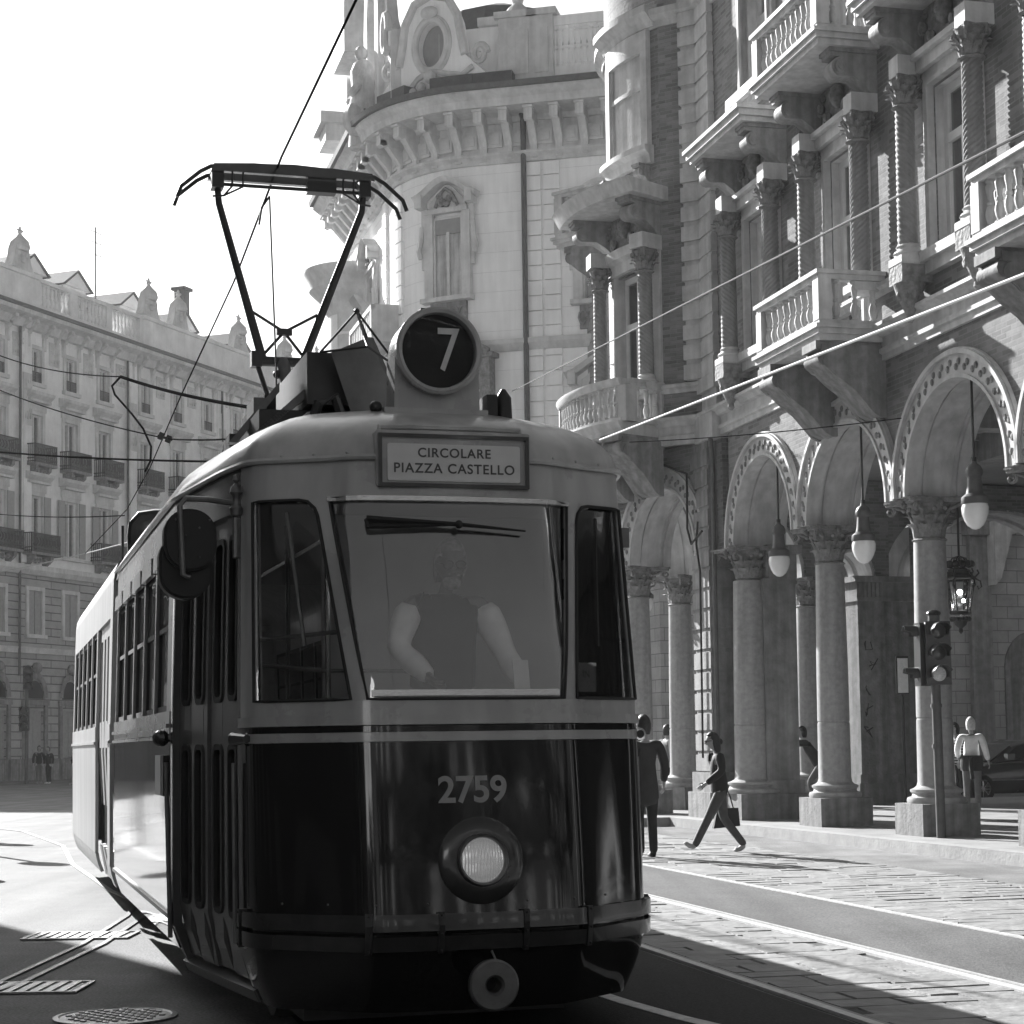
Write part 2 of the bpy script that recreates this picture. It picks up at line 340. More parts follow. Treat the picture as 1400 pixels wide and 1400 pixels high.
    b = MB(); patch(b, lambda z: -uw(z), lambda z: uw(z), 1.70, 2.735, 28, 16, off=-.012, th=.004); b.build('windscreen', 'glass_front', T, True)
    for sg in (-1, 1):
        b = MB(); patch(b, lambda z: sg*up(z), sg*QE, 1.70, 2.735, 12, 8, off=-.012, th=.004); q = b.build('quarter_window', 'glass', T, True)
        b = MB(); um = lambda z: up(z)+.42*(QE-up(z))
        b.tube([SO(sg*(um(2.66)+.02), 2.67, -.02), SO(sg*um(1.98), 1.98, -.02)], .011, 6)
        b.tube([SO(sg*(up(2.02)+.02), 2.05, -.03), SO(sg*QE, 2.02, -.03)], .013, 6)
        b.build('window_bar', 'grey_metal' if sg < 0 else 'rubber', q)
    for u in (-.565, .565, -.0 if 0 else -DU+.10, DU-.10):
        b = MB(); patch(b, u-.003, u+.003, .69, 1.49, 1, 14, off=.0015, th=.006); b.build('panel_seam', 'rubber', T)
    b = MB()
    for u in [(-1.0+.25*k) for k in range(9)]:
        b.sphere(SO(u, .715, .001), .006, 6, 4)
    b.build('panel_rivets', 'grey_metal', T)
    # bumper
    b = MB()
    for z in (.50, .595): patch(b, -DU+.0, DU-.0, z, z+.072, 56, 2, off=.034, th=.03)
    b.build('bumper', 'bar_paint', T, True)
    b = MB()
    for u in (-.53, -.02-.17, .22+.01, .56, DU-.06, -DU+.06):
        b = MB(); patch(b, u-.014, u+.014, .49, .675, 1, 3, off=.042, th=.08)
        for z in (.505, .585, .66): b.sphere(SO(u, z, .044), .007, 8, 5)
        b.build('bumper_strap', 'black_metal', T)
    # headlight
    fr = frame(SO(.02, .915, 0), S(.03, .915)-S(.01, .915), -N(.02, .915), (0, 0, 1)); ax = S(.03, .915)-S(.01, .915); ax.normalize()
    nrm = N(.02, .915); upv = nrm.cross(ax).normalized()
    HL = frame(S(.02, .915), ax, upv, nrm)
    h = link(None, 'headlight', T); 
    b = MB(); b.lathe([(.212, -.02), (.212, .006), (.20, .016), (.15, .028), (.128, .03), (.12, .0)], 40, HL, cap=False); b.build('headlight_ring', 'bar_paint', h, True)
    b = MB(); b.lathe([(.127, .02), (.127, .055), (.121, .064), (.112, .06), (.108, .045), (.108, .02)], 40, HL, cap=False); b.build('rim', 'grey_metal', h, True)
    b = MB(); b.lathe([(.108, .03), (.09, .04), (.06, .047), (.03, .051), (.001, .052)], 40, HL, cap=False); b.build('lens', 'lens', h, True)
    # fleet number
    vs, fs = text_mesh('2759', .178, .001, bold=.0042, space=.98)
    b = MB(); b.add([SO(v.x-.005, 1.252+v.y, .003+v.z*.5) for v in vs], fs); b.build('fleet_number', 'number_paint', T)
    # coupler
    b = MB(); b.lathe([(.045, -.1), (.045, .16), (.113, .165), (.122, .19), (.122, .225), (.112, .235), (.05, .236), (.038, .22), (.038, .1)], 32, frame(S(.03, .335)+Vector((0, .0, 0)), (1, 0, 0), (0, 0, 1), (0, -1, 0)), cap=False)
    cp = b.build('coupler', 'grey_metal', T, True)
    b = MB(); b.lathe([(.037, .0), (.037, .12)], 20, frame(S(.03, .335), (1, 0, 0), (0, 0, 1), (0, -1, 0))); b.build('coupler_socket', 'rubber', cp)
    b = MB(); b.tube([SO(.05, .50, .06), SO(.06, .47, .1), SO(.055, .445, .13)], .006, 6); b.build('chain', 'grey_metal', cp)
    # wheels and underframe
    b = MB(); b.box(-.75, .62, .6, 14, .10, .3); b.box(-.95, .95, 1.1, 3.2, .16, .5); b.box(-.95, .95, 9, 12.5, .16, .5); b.build('underframe', 'black_metal', T)
    for y in (1.5, 2.9, 7.2, 12.6):
        for sx in (-.72, .72):
            b = MB(); b.lathe([(.33, -.06), (.345, .0), (.33, .06), (.1, .07)], 28, frame((sx, y, .345), (0, 1, 0), (0, 0, 1), (1, 0, 0))); b.build('wheel', 'grey_metal', T, True)
    # side body: lower panel, waist, window band, letterboard, for both sides
    for sg in (-1, 1):
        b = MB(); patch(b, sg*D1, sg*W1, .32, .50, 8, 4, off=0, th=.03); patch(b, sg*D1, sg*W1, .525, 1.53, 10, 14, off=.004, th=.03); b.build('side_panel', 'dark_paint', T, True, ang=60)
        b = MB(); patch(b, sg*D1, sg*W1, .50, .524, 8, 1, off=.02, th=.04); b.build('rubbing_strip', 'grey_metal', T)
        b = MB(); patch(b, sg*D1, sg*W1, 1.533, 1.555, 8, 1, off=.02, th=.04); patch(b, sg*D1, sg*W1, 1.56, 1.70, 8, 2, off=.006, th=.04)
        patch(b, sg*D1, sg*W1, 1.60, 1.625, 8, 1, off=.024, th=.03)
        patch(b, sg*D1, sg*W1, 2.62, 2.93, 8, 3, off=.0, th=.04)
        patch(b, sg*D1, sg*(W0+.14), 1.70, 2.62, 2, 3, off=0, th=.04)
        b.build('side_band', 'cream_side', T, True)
        n = 5; uu = [W0+.14+(W1-W0-.20)*i/n for i in range(n+1)]
        for i in range(1, n+1): b = MB(); patch(b, sg*(uu[i]-.035), sg*(uu[i]+.035), 1.70, 2.62, 1, 3, off=.0, th=.05); b.build('window_pillar', 'cream_side', T)
        for i in range(n):
            fr = MB(); a0, a1 = uu[i]+.035, uu[i+1]-.035
            sring(fr, [(sg*a0, 1.70), (sg*a1, 1.70), (sg*a1, 2.62), (sg*a0, 2.62)], [(sg*(a0+.035), 1.74), (sg*(a1-.035), 1.74), (sg*(a1-.035), 2.58), (sg*(a0+.035), 2.58)], -.02, .02)
            patch(fr, sg*(a0+.03), sg*(a1-.03), 2.20, 2.23, 1, 1, off=-.018, th=.02)
            fo = fr.build('side_window', 'rubber', T)
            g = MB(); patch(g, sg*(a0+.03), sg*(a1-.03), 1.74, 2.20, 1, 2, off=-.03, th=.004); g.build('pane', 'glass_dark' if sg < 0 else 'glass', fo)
            g = MB(); patch(g, sg*(a0+.03), sg*(a1-.03), 2.23, 2.58, 1, 2, off=-.022, th=.004); g.build('pane', 'glass', fo)
            v = MB(); spoly(v, [(sg*(a0+.02), 2.60), (sg*(a1-.02), 2.60), (sg*(a1-.05), 2.71), (sg*(a0+.05), 2.71)], .03, .03); v.build('rain_hood', 'cream_side', fo)
        # door
        dr = link(None, 'door', T)
        b = MB(); patch(b, sg*(DU+.0), sg*(DU+.07), .22, 2.70, 2, 10, off=0, th=.04); b.build('door_post', 'door_paint', dr, True); b = MB(); patch(b, sg*(D1-.09), sg*D1, .22, 2.70, 2, 10, off=.0, th=.05)
        b.build('door_post', 'door_paint', dr, True)
        b = MB(); patch(b, sg*DU, sg*D1, 2.70, 2.93, 10, 3, off=0, th=.04); b.build('door_header', 'door_paint', dr, True)
        b = MB(); patch(b, sg*DU, sg*D1, .20, .26, 8, 1, off=.012, th=.08); b.build('step', 'grey_metal', dr)
        du = (D1-.09-DU-.07)/4
        for k in range(4):
            a0 = DU+.07+du*k; a1 = a0+du-.012; rec = -.035 if k % 2 else -.022
            lf = MB(); m0, m1 = a0+.085, a1-.085
            pa = [(sg*m0, 1.0)]
            patch(lf, sg*a0, sg*m0, .29, 2.735, 1, 8, off=rec, th=.03); patch(lf, sg*m1, sg*a1, .29, 2.735, 1, 8, off=rec, th=.03)
            for z0, z1 in ((.29, .62), (1.48, 1.74), (2.58, 2.735)): patch(lf, sg*m0, sg*m1, z0, z1, 1, 2, off=rec, th=.03)
            lo = lf.build('door_leaf', 'door_paint', dr, True)
            g = MB()
            for z0, z1 in ((.60, 1.50), (1.72, 2.60)):
                sring(g, rrect(min(sg*m0, sg*m1)-.012, max(sg*m0, sg*m1)+.012, z0, z1, .07), rrect(min(sg*m0, sg*m1)+.014, max(sg*m0, sg*m1)-.014, z0+.03, z1-.03, .045), rec+.008, .02)
            g.build('door_rubber', 'rubber', dr)
            g = MB()
            for z0, z1 in ((.60, 1.50), (1.72, 2.60)): spoly(g, rrect(min(sg*m0, sg*m1), max(sg*m0, sg*m1), z0+.01, z1-.01, .05), rec-.01, .004)
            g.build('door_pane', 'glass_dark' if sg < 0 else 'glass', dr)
        b = MB(); b.tube([SO(sg*(D1-.05), .4, .03), SO(sg*(D1-.05), 1.4, .03)], .014, 8); b.build('grab_rail', 'grey_metal', dr, True); b = MB(); b.tube([SO(sg*(DU+.035), .5, .03), SO(sg*(DU+.035), 1.4, .03)], .012, 8); b.build('grab_rail', 'grey_metal', dr, True)
    # articulation
    b = MB()
    for k in range(9):
        y = 6.86+k*.065; o = .0 if k % 2 else -.06
        for sg in (-1, 1): patch(b, sg*Y2U(y), sg*Y2U(y+.065), .3, 2.93, 1, 3, off=-.05+o, th=.05)
    b.build('bellows', 'rubber', T)
    # rear car
    R0 = Y2U(7.42); MD0, MD1 = Y2U(7.75), Y2U(9.6)
    for sg in (-1, 1):
        b = MB()
        for a0, a1 in ((R0, MD0), (MD1, E1)):
            patch(b, sg*a0, sg*a1, .32, .50, 4, 3, th=.03); patch(b, sg*a0, sg*a1, .505, 1.53, 4, 4, off=.004, th=.03)
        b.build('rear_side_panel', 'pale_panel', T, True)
        b = MB()
        for a0, a1 in ((R0, MD0), (MD1, E1)): patch(b, sg*a0, sg*a1, 1.533, 1.56, 3, 1, off=.02, th=.04); patch(b, sg*a0, sg*a1, 1.56, 1.70, 3, 1, off=.006, th=.04)
        patch(b, sg*R0, sg*E1, 2.62, 2.93, 6, 2, th=.04); patch(b, sg*R0, sg*MD0, 1.7, 2.62, 2, 2, th=.04)
        n = 5; uu = [MD1+.1+(E1-MD1-.25)*i/n for i in range(n+1)]
        patch(b, sg*MD1, sg*(uu[0]+.04), 1.7, 2.62, 1, 1, th=.04)
        for i in range(1, n): patch(b, sg*(uu[i]-.04), sg*(uu[i]+.04), 1.7, 2.62, 1, 1, th=.04)
        patch(b, sg*(uu[n]-.04), sg*E1, 1.7, 2.62, 1, 1, th=.04)
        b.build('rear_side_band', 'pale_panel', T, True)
        for i in range(n):
            fr = MB(); a0, a1 = uu[i]+.04, uu[i+1]-.04
            sring(fr, [(sg*a0, 1.70), (sg*a1, 1.70), (sg*a1, 2.62), (sg*a0, 2.62)], [(sg*(a0+.03), 1.74), (sg*(a1-.03), 1.74), (sg*(a1-.03), 2.58), (sg*(a0+.03), 2.58)], -.02, .02); patch(fr, sg*(a0+.03), sg*(a1-.03), 2.20, 2.23, 1, 1, off=-.018, th=.02)
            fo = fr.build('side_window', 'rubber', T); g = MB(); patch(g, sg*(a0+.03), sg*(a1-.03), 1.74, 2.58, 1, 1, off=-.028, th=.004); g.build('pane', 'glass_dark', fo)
        dr = link(None, 'door', T); b = MB(); du = (MD1-MD0)/4
        for k in range(4):
            a0 = MD0+du*k+.01; a1 = a0+du-.02
            patch(b, sg*a0, sg*(a0+.09), .3, 2.62, 1, 2, off=-.03, th=.03); patch(b, sg*(a1-.09), sg*a1, .3, 2.62, 1, 2, off=-.03, th=.03)
            for z0, z1 in ((.3, .6), (1.5, 1.74), (2.5, 2.62)): patch(b, sg*(a0+.09), sg*(a1-.09), z0, z1, 1, 1, off=-.03, th=.03)
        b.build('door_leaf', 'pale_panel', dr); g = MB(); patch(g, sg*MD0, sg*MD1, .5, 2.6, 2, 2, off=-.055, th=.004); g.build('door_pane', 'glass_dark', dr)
    b = MB(); e0, e1 = S(-E1, .4), S(E1, .4); dx = (e1-e0); ny = Vector((-dx.y, dx.x, 0)).normalized()
    b.add([e0, e1, e1+Vector((0, 0, 2.6)), e0+Vector((0, 0, 2.6))]+[p+ny*.3 for p in (e0+dx*.1, e1-dx*.1, e1-dx*.1+Vector((0, 0, 2.6)), e0+dx*.1+Vector((0, 0, 2.6)))], [(4, 5, 6, 7), (0, 1, 5, 4), (2, 3, 7, 6), (0, 4, 7, 3), (1, 2, 6, 5)])
    b.build('rear_end', 'cream_paint', T)
    # roof
    def roof(y0, y1, name, m):
        front = y0 < 1
        us = []
        if front:
            UM = Y2U(6.9); nn = 90
            for i in range(nn+1):
                t = -1+2*i/nn; us.append(math.copysign(abs(t)**1.6, t)*UM)
            ring = [S(u, 2.93) for u in us]; back = None
            rings = []
            for k in range(11):
                h = k/10; c = (1-h**2.2)**(1/2.2) if h < 1 else 0.
                rr = []
                for p in ring:
                    ty = max(p.y, 1.55); q = Vector((p.x*c, ty+(p.y-ty)*c, 2.93+.40*h)); rr.append(q)
                rings.append(rr)
            b = MB(); W = len(us); b.add([p for r in rings for p in r], [(j*W+i, j*W+i+1, (j+1)*W+i+1, (j+1)*W+i) for j in range(10) for i in range(W-1)])
            b.build(name, m, T, True, ang=80)
        else:
            ys = [y0, y1-.8, y1-.35, y1-.1, y1]; b = MB(); rows = []
            for y, sc in zip(ys, (1, 1, .93, .75, .4)):
                for i in range(25):
                    a = PI*i/24; l, r = S(-Y2U(y), 2.93), S(Y2U(y), 2.93); c = (l+r)/2; hw = (r-l)/2
                    t = -math.cos(a); rows.append(c+hw*math.copysign(abs(t)**.75, t)*min(1, sc+.15)+Vector((0, 0, .38*(math.sin(a)**.8)*sc)))
            b.add(rows, [(j*25+i, j*25+i+1, (j+1)*25+i+1, (j+1)*25+i) for j in range(4) for i in range(24)]); b.build(name, m, T, True, ang=80)
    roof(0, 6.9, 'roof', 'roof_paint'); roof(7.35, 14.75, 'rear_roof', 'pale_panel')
    b = MB()
    for k in range(8):
        y = 6.86+k*.07
        for i in range(1): 
            l, r = S(-Y2U(y), 2.9), S(Y2U(y), 2.9); pts = []
            for j in range(17):
                a = PI*j/16; t = -math.cos(a); pts.append((l+r)/2+(r-l)/2*.96*math.copysign(abs(t)**.75, t)+Vector((0, 0, .36*math.sin(a)**.8)))
            b.tube(pts, .04, 6)
    b.build('roof_bellows', 'rubber', T)
    # gutter moulding, stepping up around the destination sign
    b = MB()
    b.tube([SO(-.385-.01*0-(Y2U(6.9)-.385)*((i/50)**1.3), 2.935, .018) for i in range(51)], .016, 6)
    b.tube([SO(.385+(Y2U(6.9)-.385)*((i/50)**1.3), 2.935, .018) for i in range(51)], .016, 6)
    for z, o in ((2.935, .018),):
        b.tube([SO(-.385, 2.93, .02)+Vector((0, 0, 0)), SO(-.385, 2.93, .022)+Vector((0, .03, .10)), SO(-.38, 2.93, .03)+Vector((.0, .07, .165)), SO(-.2, 2.93, .03)+Vector((.0, .075, .17)), SO(.2, 2.93, .03)+Vector((.0, .075, .17)), SO(.38, 2.93, .03)+Vector((0, .07, .165)), SO(.385, 2.93, .022)+Vector((0, .03, .10)), SO(.385, 2.93, .02)], .016, 6)
    for u in (-.75, -.55, .55, .75, .95, -.95): b.sphere(SO(u, 2.955, .03), .008, 6, 4)
    b.build('roof_gutter', 'roof_paint', T, True)
    # destination sign
    ds = link(None, 'destination_sign', T)
    y0 = S(0, 2.9).y-.03
    b = MB(); pa = rrect(-.405, .405, 2.785, 3.075, .012, 2); b.prism(pa, (y0+.02, y0+.6)); b.build('sign_box', 'roof_paint', ds)
    b = MB()
    for x0, x1, z0, z1 in ((-.395, .395, 2.785, 2.803), (-.395, .395, 3.037, 3.055), (-.395, -.377, 2.803, 3.037), (.377, .395, 2.803, 3.037)): b.box(x0, x1, y0-.004, y0+.03, z0, z1)
    b.build('sign_frame', 'bar_paint', ds)
    b = MB(); b.box(-.377, .377, y0+.012, y0+.019, 2.803, 3.037); b.build('sign_surround', 'cream_paint', ds)
    b = MB(); b.prism(rrect(-.348, .348, 2.815, 3.005, .012), (y0+.004, y0+.012)); b.build('sign_blind', 'sign_face', ds)
    b = MB()
    for txt, z, sz, sp in (('CIRCOLARE', 2.958, .066, 1.12), ('PIAZZA CASTELLO', 2.878, .069, 1.12)):
        vs, fs = text_mesh(txt, sz, .0008, bold=.0011, space=sp); b.add([Vector((v.x, y0+.002-v.z, z+v.y)) for v in vs], fs)
    b.build('lettering', 'letter', ds)
    # route number drum
    rs = link(None, 'route_sign', T); zc = 3.58; yc = .80
    Q = frame((.03, yc, zc), (1, 0, 0), (0, 0, 1), (0, -1, 0))
    b = MB(); b.lathe([(.20, -.24), (.228, -.2), (.228, .0), (.236, .01), (.236, .045), (.222, .055), (.205, .05), (.20, .03), (.20, .0)], 48, Q, cap=False)
    b.lathe([(.20, -.24), (.001, -.24)], 48, Q, cap=False)
    b.build('drum', 'cream_paint', rs, True)
    b = MB(); b.lathe([(.2, .0), (.001, .001)], 48, Q, cap=False); b.build('dial', 'rubber', rs)
    b = MB(); b.lathe([(.204, .025), (.12, .034), (.001, .037)], 48, Q, cap=False); b.build('dial_glass', 'glass_dial', rs, True)
    vs, fs = text_mesh('7', .335, .002, bold=.001); b = MB(); b.add([Vector((v.x*.80+.085, yc-.008-v.z, zc+v.y)) for v in vs], fs); b.build('numeral', 'white_paint', rs)
    b = MB(); b.prism([(-.206, 3.25), (.266, 3.25), (.258, 3.56), (-.198, 3.56)], (yc+.02, yc+.235)); b.box(-.275, .29, yc-.06, yc+.3, 3.225, 3.262); b.build('sign_base', 'cream_paint', rs)
    b = MB(); b.box(-.285, .30, yc-.075, yc+.31, 3.19, 3.226); b.box(-.06, .06, yc-.0, yc+.1, 3.785, 3.815)
    b.build('sign_tray', 'black_metal', rs)
    b = MB(); b.box(.3, .36, yc+.0, yc+.2, 3.2, 3.36); b.build('junction_box', 'black_metal', rs)
    b = MB(); b.lathe([(.05, 0), (.045, .15), (.012, .2)], 12, TR(.42, yc+.1, 3.21)); b.build('roof_stub', 'black_metal', rs, True)
    b = MB(); b.sphere((-.31, yc+.0, 3.27), .035); b.build('sign_clamp', 'black_metal', rs, True)
    # roof gear behind the drum
    b = MB(); b.box(-.54, -.2, 1.6, 3.0, 3.42, 3.72); b.box(-.8, .5, 1.7, 3.2, 3.25, 3.40)
    for k in range(3): b.box(-.84+.08*k, -.77+.08*k, 2.7-.2*k, 2.9-.2*k, 3.3+.06*k, 3.42+.09*k)
    b.tube([(-.55, 1.5, 3.25), (-.5, 1.45, 3.4), (-.4, 1.5, 3.45), (-.33, 1.5, 3.25)], .03, 8); b.box(-.25, .45, 2.0, 3.4, 3.3, 3.6); b.sphere((-.52, 1.55, 3.3), .07); b.sphere((-.42, 1.5, 3.27), .055)
    b.build('resistor_box', 'black_metal', T)
    b = MB(); b.box(-.76, -.68, 2.2, 2.5, 3.35, 3.56)
    b.prism([(-.92, 3.27), (-.87, 3.27), (-.62, 3.58), (-.62, 3.64)], (2.1, 2.2)); b.prism([(-.82, 3.27), (-.77, 3.27), (-.5, 3.50), (-.5, 3.56)], (1.7, 1.8)); b.build('roof_walkway', 'grey_metal', T)
    # folded trolley guard: two dark tilted panels on a wire frame
    b = MB(); A_, B_, C_, D_ = Vector((-.42, 1.5, 3.70)), Vector((-.20, 1.5, 3.80)), Vector((-.04, 1.5, 3.44)), Vector((-.28, 1.5, 3.28))
    b.add([A_, B_, C_, D_]+[p+Vector((.03, .02, 0)) for p in (A_, B_, C_, D_)], [(0, 1, 2, 3), (7, 6, 5, 4), (0, 4, 5, 1), (1, 5, 6, 2), (2, 6, 7, 3), (3, 7, 4, 0)])
    b.build('tilted_panel', 'gutter', T)
    b = MB(); top = Vector((-.24, 1.65, 3.98))
    for p in ((-.48, 1.5, 3.70), (-.25, 1.3, 3.70), (-.02, 1.5, 3.62), (.02, 1.9, 3.5)): b.tube([top, p], .007, 6)
    b.tube([(-.48, 1.5, 3.70), (-.25, 1.3, 3.70), (-.02, 1.5, 3.62)], .007, 6); b.sphere(top, .018); b.build('panel_frame', 'black_metal', T)
    # pantograph
    pg = link(None, 'pantograph', T); yp = 5.1; c0 = -.055
    zt = 5.77; zk = 4.47; zb = 3.75
    b = MB()
    for dy in (-.12, .12):
        hd = [(-.87, zt-.21), (-.84, zt-.13), (-.70, zt-.01), (-.62, zt+.035), (-.45, zt+.055), (0, zt+.075), (.45, zt+.055), (.62, zt+.035), (.70, zt-.01), (.84, zt-.13), (.87, zt-.21)]
        b.tube([(c0+x, yp+dy, z) for x, z in hd], .016, 8)
    b.build('contact_head', 'black_metal', pg, True)
    b = MB(); b.prism([(c0-.62, zt+.0), (c0+.62, zt+.0), (c0+.60, zt+.055), (c0+.3, zt+.075), (c0-.3, zt+.075), (c0-.60, zt+.055)], (yp-.14, yp-.09)); b.prism([(c0-.62, zt+.0), (c0+.62, zt+.0), (c0+.60, zt+.055), (c0+.3, zt+.075), (c0-.3, zt+.075), (c0-.60, zt+.055)], (yp+.09, yp+.14)); b.build('contact_strip', 'bar_paint', pg)
    b = MB()
    b.tube([(c0-.60, yp, zt-.06), (c0+.60, yp, zt-.06)], .014, 8); b.box(c0+.12, c0+.34, yp-.05, yp+.05, zt-.085, zt+.0)
    for sx in (-1, 1):
        for o in (.38, .46):
            b.tube([(c0+sx*(.60-.0), yp-.05, zt-.17), (c0+sx*(.60-.08), yp-.08, zt-.17), (c0+sx*o, yp-.1, zt-.1), (c0+sx*o, yp-.12, zt+.0)], .008, 6)
        b.box(c0+sx*.56-.045, c0+sx*.56+.045, yp-.06, yp+.06, zt-.10, zt+.02)
    b.build('head_spring', 'black_metal', pg, True)
    b = MB()
    for sx in (-1, 1):
        b.tube([(c0+sx*.56, yp, zt-.05), (c0+sx*.545, yp+.02, zt-.2), (c0+sx*.155, yp+.45, zk)], [.024, .026, .036], 10)
    nd = Vector((c0, yp+.38, zk+.22))
    for sx in (-1, 1): b.tube([nd, (c0+sx*.26, yp+.33, zk+.36)], .012, 6); b.tube([nd, (c0+sx*.17, yp+.44, zk+.03)], .012, 6)
    b.box(c0-.06, c0+.06, yp+.36, yp+.40, zk+.195, zk+.245)
    b.build('upper_arm', 'black_metal', pg, True)
    b = MB(); b.tube([(c0-.24, yp+.45, zk), (c0+.24, yp+.45, zk)], .04, 12); b.box(c0-.25, c0-.17, yp+.4, yp+.5, zk-.05, zk+.07); b.box(c0+.17, c0+.25, yp+.4, yp+.5, zk-.05, zk+.07)
    b.tube([(c0-.2, yp+.45, zk-.03), (c0-.13, yp+.3, zb+.38)], .02, 8); b.tube([(c0+.2, yp+.45, zk-.03), (c0+.10, yp+.3, zb+.38)], .016, 8); b.tube([(c0-.18, yp+.3, zb+.38), (c0+.15, yp+.3, zb+.38)], .035, 10); b.sphere((c0-.06, yp+.35, zk-.12), .035); b.build('knee', 'black_metal', pg, True)
    b = MB(); b.tube([(c0+.0, yp+.45, zk), (c0+.02, yp-.3, zb-.2)], [.05, .065], 12); b.tube([(c0-.08, yp+.3, zb+.38), (c0-.08, yp-.3, zb-.3)], .03, 10); b.build('lower_arm', 'gutter', pg, True)
    b = MB(); b.box(c0-.35, c0+.3, yp-1.1, yp+.3, zb-.38, zb-.30)
    for sx in (-.4, .4):
        for yy in (yp-1, yp+.2): b.lathe([(.06, 0), (.085, .03), (.06, .06), (.085, .09), (.06, .12), (.085, .15), (.05, .2)], 14, TR(c0+sx*.7, yy, 3.2))
    b.box(c0-.14, c0-.0, yp-.6, yp-.35, zb-.4, zb+.1); b.build('pantograph_base', 'black_metal', pg)
    b = MB(); b.tube([(c0-.18, yp-.1, zt-.16), (c0-.17, yp-.3, 4.3), (c0-.16, yp-.3, 3.3)], .007, 6); b.tube([(c0-.18, yp-.1, zt-.16), (c0-.24, yp-.1, zt-.25), (c0-.26, yp-.1, zt-.38)], .009, 6); b.build('pull_rope', 'black_metal', pg)
    # bent horn pipe near the rear of the front roof
    b = MB(); pr = S(-Y2U(6.75), 3.0); b.tube([pr+Vector((.14, 0, .0)), pr+Vector((.13, 0, .22)), pr+Vector((.14, 0, .30)), pr+Vector((.19, 0, .36)), pr+Vector((.29, -.05, .39)), pr+Vector((.40, -.1, .39))], [.075, .075, .08, .08, .055, .05], 10)
    b.tube([pr+Vector((.02, -.06, .30)), pr+Vector((.02, -.06, -1.4))], .012, 6); b.sphere(pr+Vector((.46, -.12, .39)), .05); b.build('roof_vent_pipe', 'black_metal', T, True)
    # mirror on the left front corner
    mr = link(None, 'mirror', T); cs = S(-DU-.03, 2.75)
    b = MB(); b.lathe([(.03, 0), (.034, .04), (.02, .06), (.02, .1), (.034, .12), (.026, .15), (.008, .17), (.02, .185), (.014, .21), (.003, .215)], 14, Matrix.Translation(SO(-DU+.02, 2.67, .03)))
    p0 = SO(-DU+.02, 2.735, .03); p1 = p0+Vector((-.30, -.10, .0)); p2 = p1+Vector((.0, 0, -.38))
    b.tube([p0, p0+Vector((-.15, -.05, .012)), p1+Vector((.03, .01, .01)), p1+Vector((0, 0, -.03)), p2+Vector((.015, 0, 0)), p2+Vector((.05, 0, -.015))], .015, 8)
    b.tube([SO(-DU+.02, 2.66, .03), SO(-DU+.02, 2.45, .03)], .02, 8)
    b.build('mirror_arm', 'grey_metal', mr, True)
    b = MB(); cm = p1+Vector((.0, .07, -.20))
    for dx, dz, h in ((.055, .0, .16), (.035, -.13, .17)):
        Q = frame(cm+Vector((dx, .06*(dz < 0), dz)), (1, 0, 0), (0, 0, 1), (0, -1, 0))
        pr_ = [(x, z) for x, z in rrect(-.135, .135, -h, h, .13, 8)]
        for k, (sc, yy) in enumerate(((.98, .0), (1, .03), (.9, .055), (.6, .07))):
            pass
        b.prism([(x*.99, z*.99) for x, z in pr_], (-.05, .05), Matrix.Translation(cm+Vector((dx, .05*(dz < 0), dz))))
        b.prism([(x*.9, z*.92) for x, z in pr_], (-.068, -.05), Matrix.Translation(cm+Vector((dx, .05*(dz < 0), dz))))
    b.build('mirror_shell', 'rubber', mr, True, ang=50)
    b = MB()
    for dx, dz in ((-.05, .1), (.07, .06), (-.0, .02), (.07, -.09), (.12, .1), (-.03, -.1)): b.sphere(cm+Vector((dx+.03, -.07, dz)), .006, 6, 4)
    b.build('mirror_screw', 'grey_metal', mr)
    # wiper
    b = MB(); A1, B1, PV = SO(-.47, 2.605, .03), SO(.36, 2.555, .03), SO(.0, 2.578, .04)
    b.tube([A1, PV, B1], [.02, .012, .005], 6); b.tube([SO(-.46, 2.565, .03), PV, SO(.1, 2.575, .03)], [.014, .008, .004], 6); b.tube([A1, SO(-.46, 2.56, .03)], .014, 6); b.sphere(PV, .022); b.build('wiper', 'rubber', T, True)
    # small door light switch, side lamp holders
    for sg in (-1, 1):
        b = MB(); b.tube([SO(sg*(DU-.17), 1.52, .02), SO(sg*(DU-.03), 1.52, .04)], [.022, .034], 10); b.sphere(SO(sg*(DU-.02), 1.52, .04), .036); b.build('marker_lamp', 'bar_paint', T, True)
    b = MB(); patch(b, -(W0+.55), -(W0+.2), 1.20, 1.44, 1, 1, off=.03, th=.03); b.build('side_plate', 'grey_metal', T)
    b = MB(); patch(b, -(W0+.2), -(W0+.05), 1.20, 1.44, 1, 1, off=.028, th=.03); b.build('side_recess', 'rubber', T)
    b = MB(); q = SO(-(D1+.03), 1.54, .05); b.sphere(q, .05, 10, 8); b.build('door_button', 'bar_paint', T)
    # side destination board bracket right side
    b = MB(); q = SO(DU+.15, 2.62, .02); b.box(q.x-.01, q.x+.06, q.y, q.y+.04, q.z-.07, q.z+.04); b.build('bracket', 'grey_metal', T)
    # card in the right quarter window and papers on the dash
    b = MB(); p = SO(.66, 1.80, -.05); b.box(-.07, .07, -.002, .002, -.09, .06, TR(p.x+.08, p.y+.04, p.z+.04, rz=.55)); b.box(-.045, .045, -.003, .003, -.1, .06, TR(.36, .42, 1.85, rx=-.15, rz=.2)); b.box(-.1, .1, -.03, .03, 0, .012, TR(.25, .42, 1.74)); o = b.build('paper', 'white_paint', T)
    b = MB(); vs, fs = text_mesh('IN', .06, .0008); b.add([TR(p.x+.07, p.y+.037, p.z+.04, rz=.55) @ Vector((v.x, -.004-v.z, v.y)) for v in vs], fs); b.build('paper_lettering', 'letter', T)
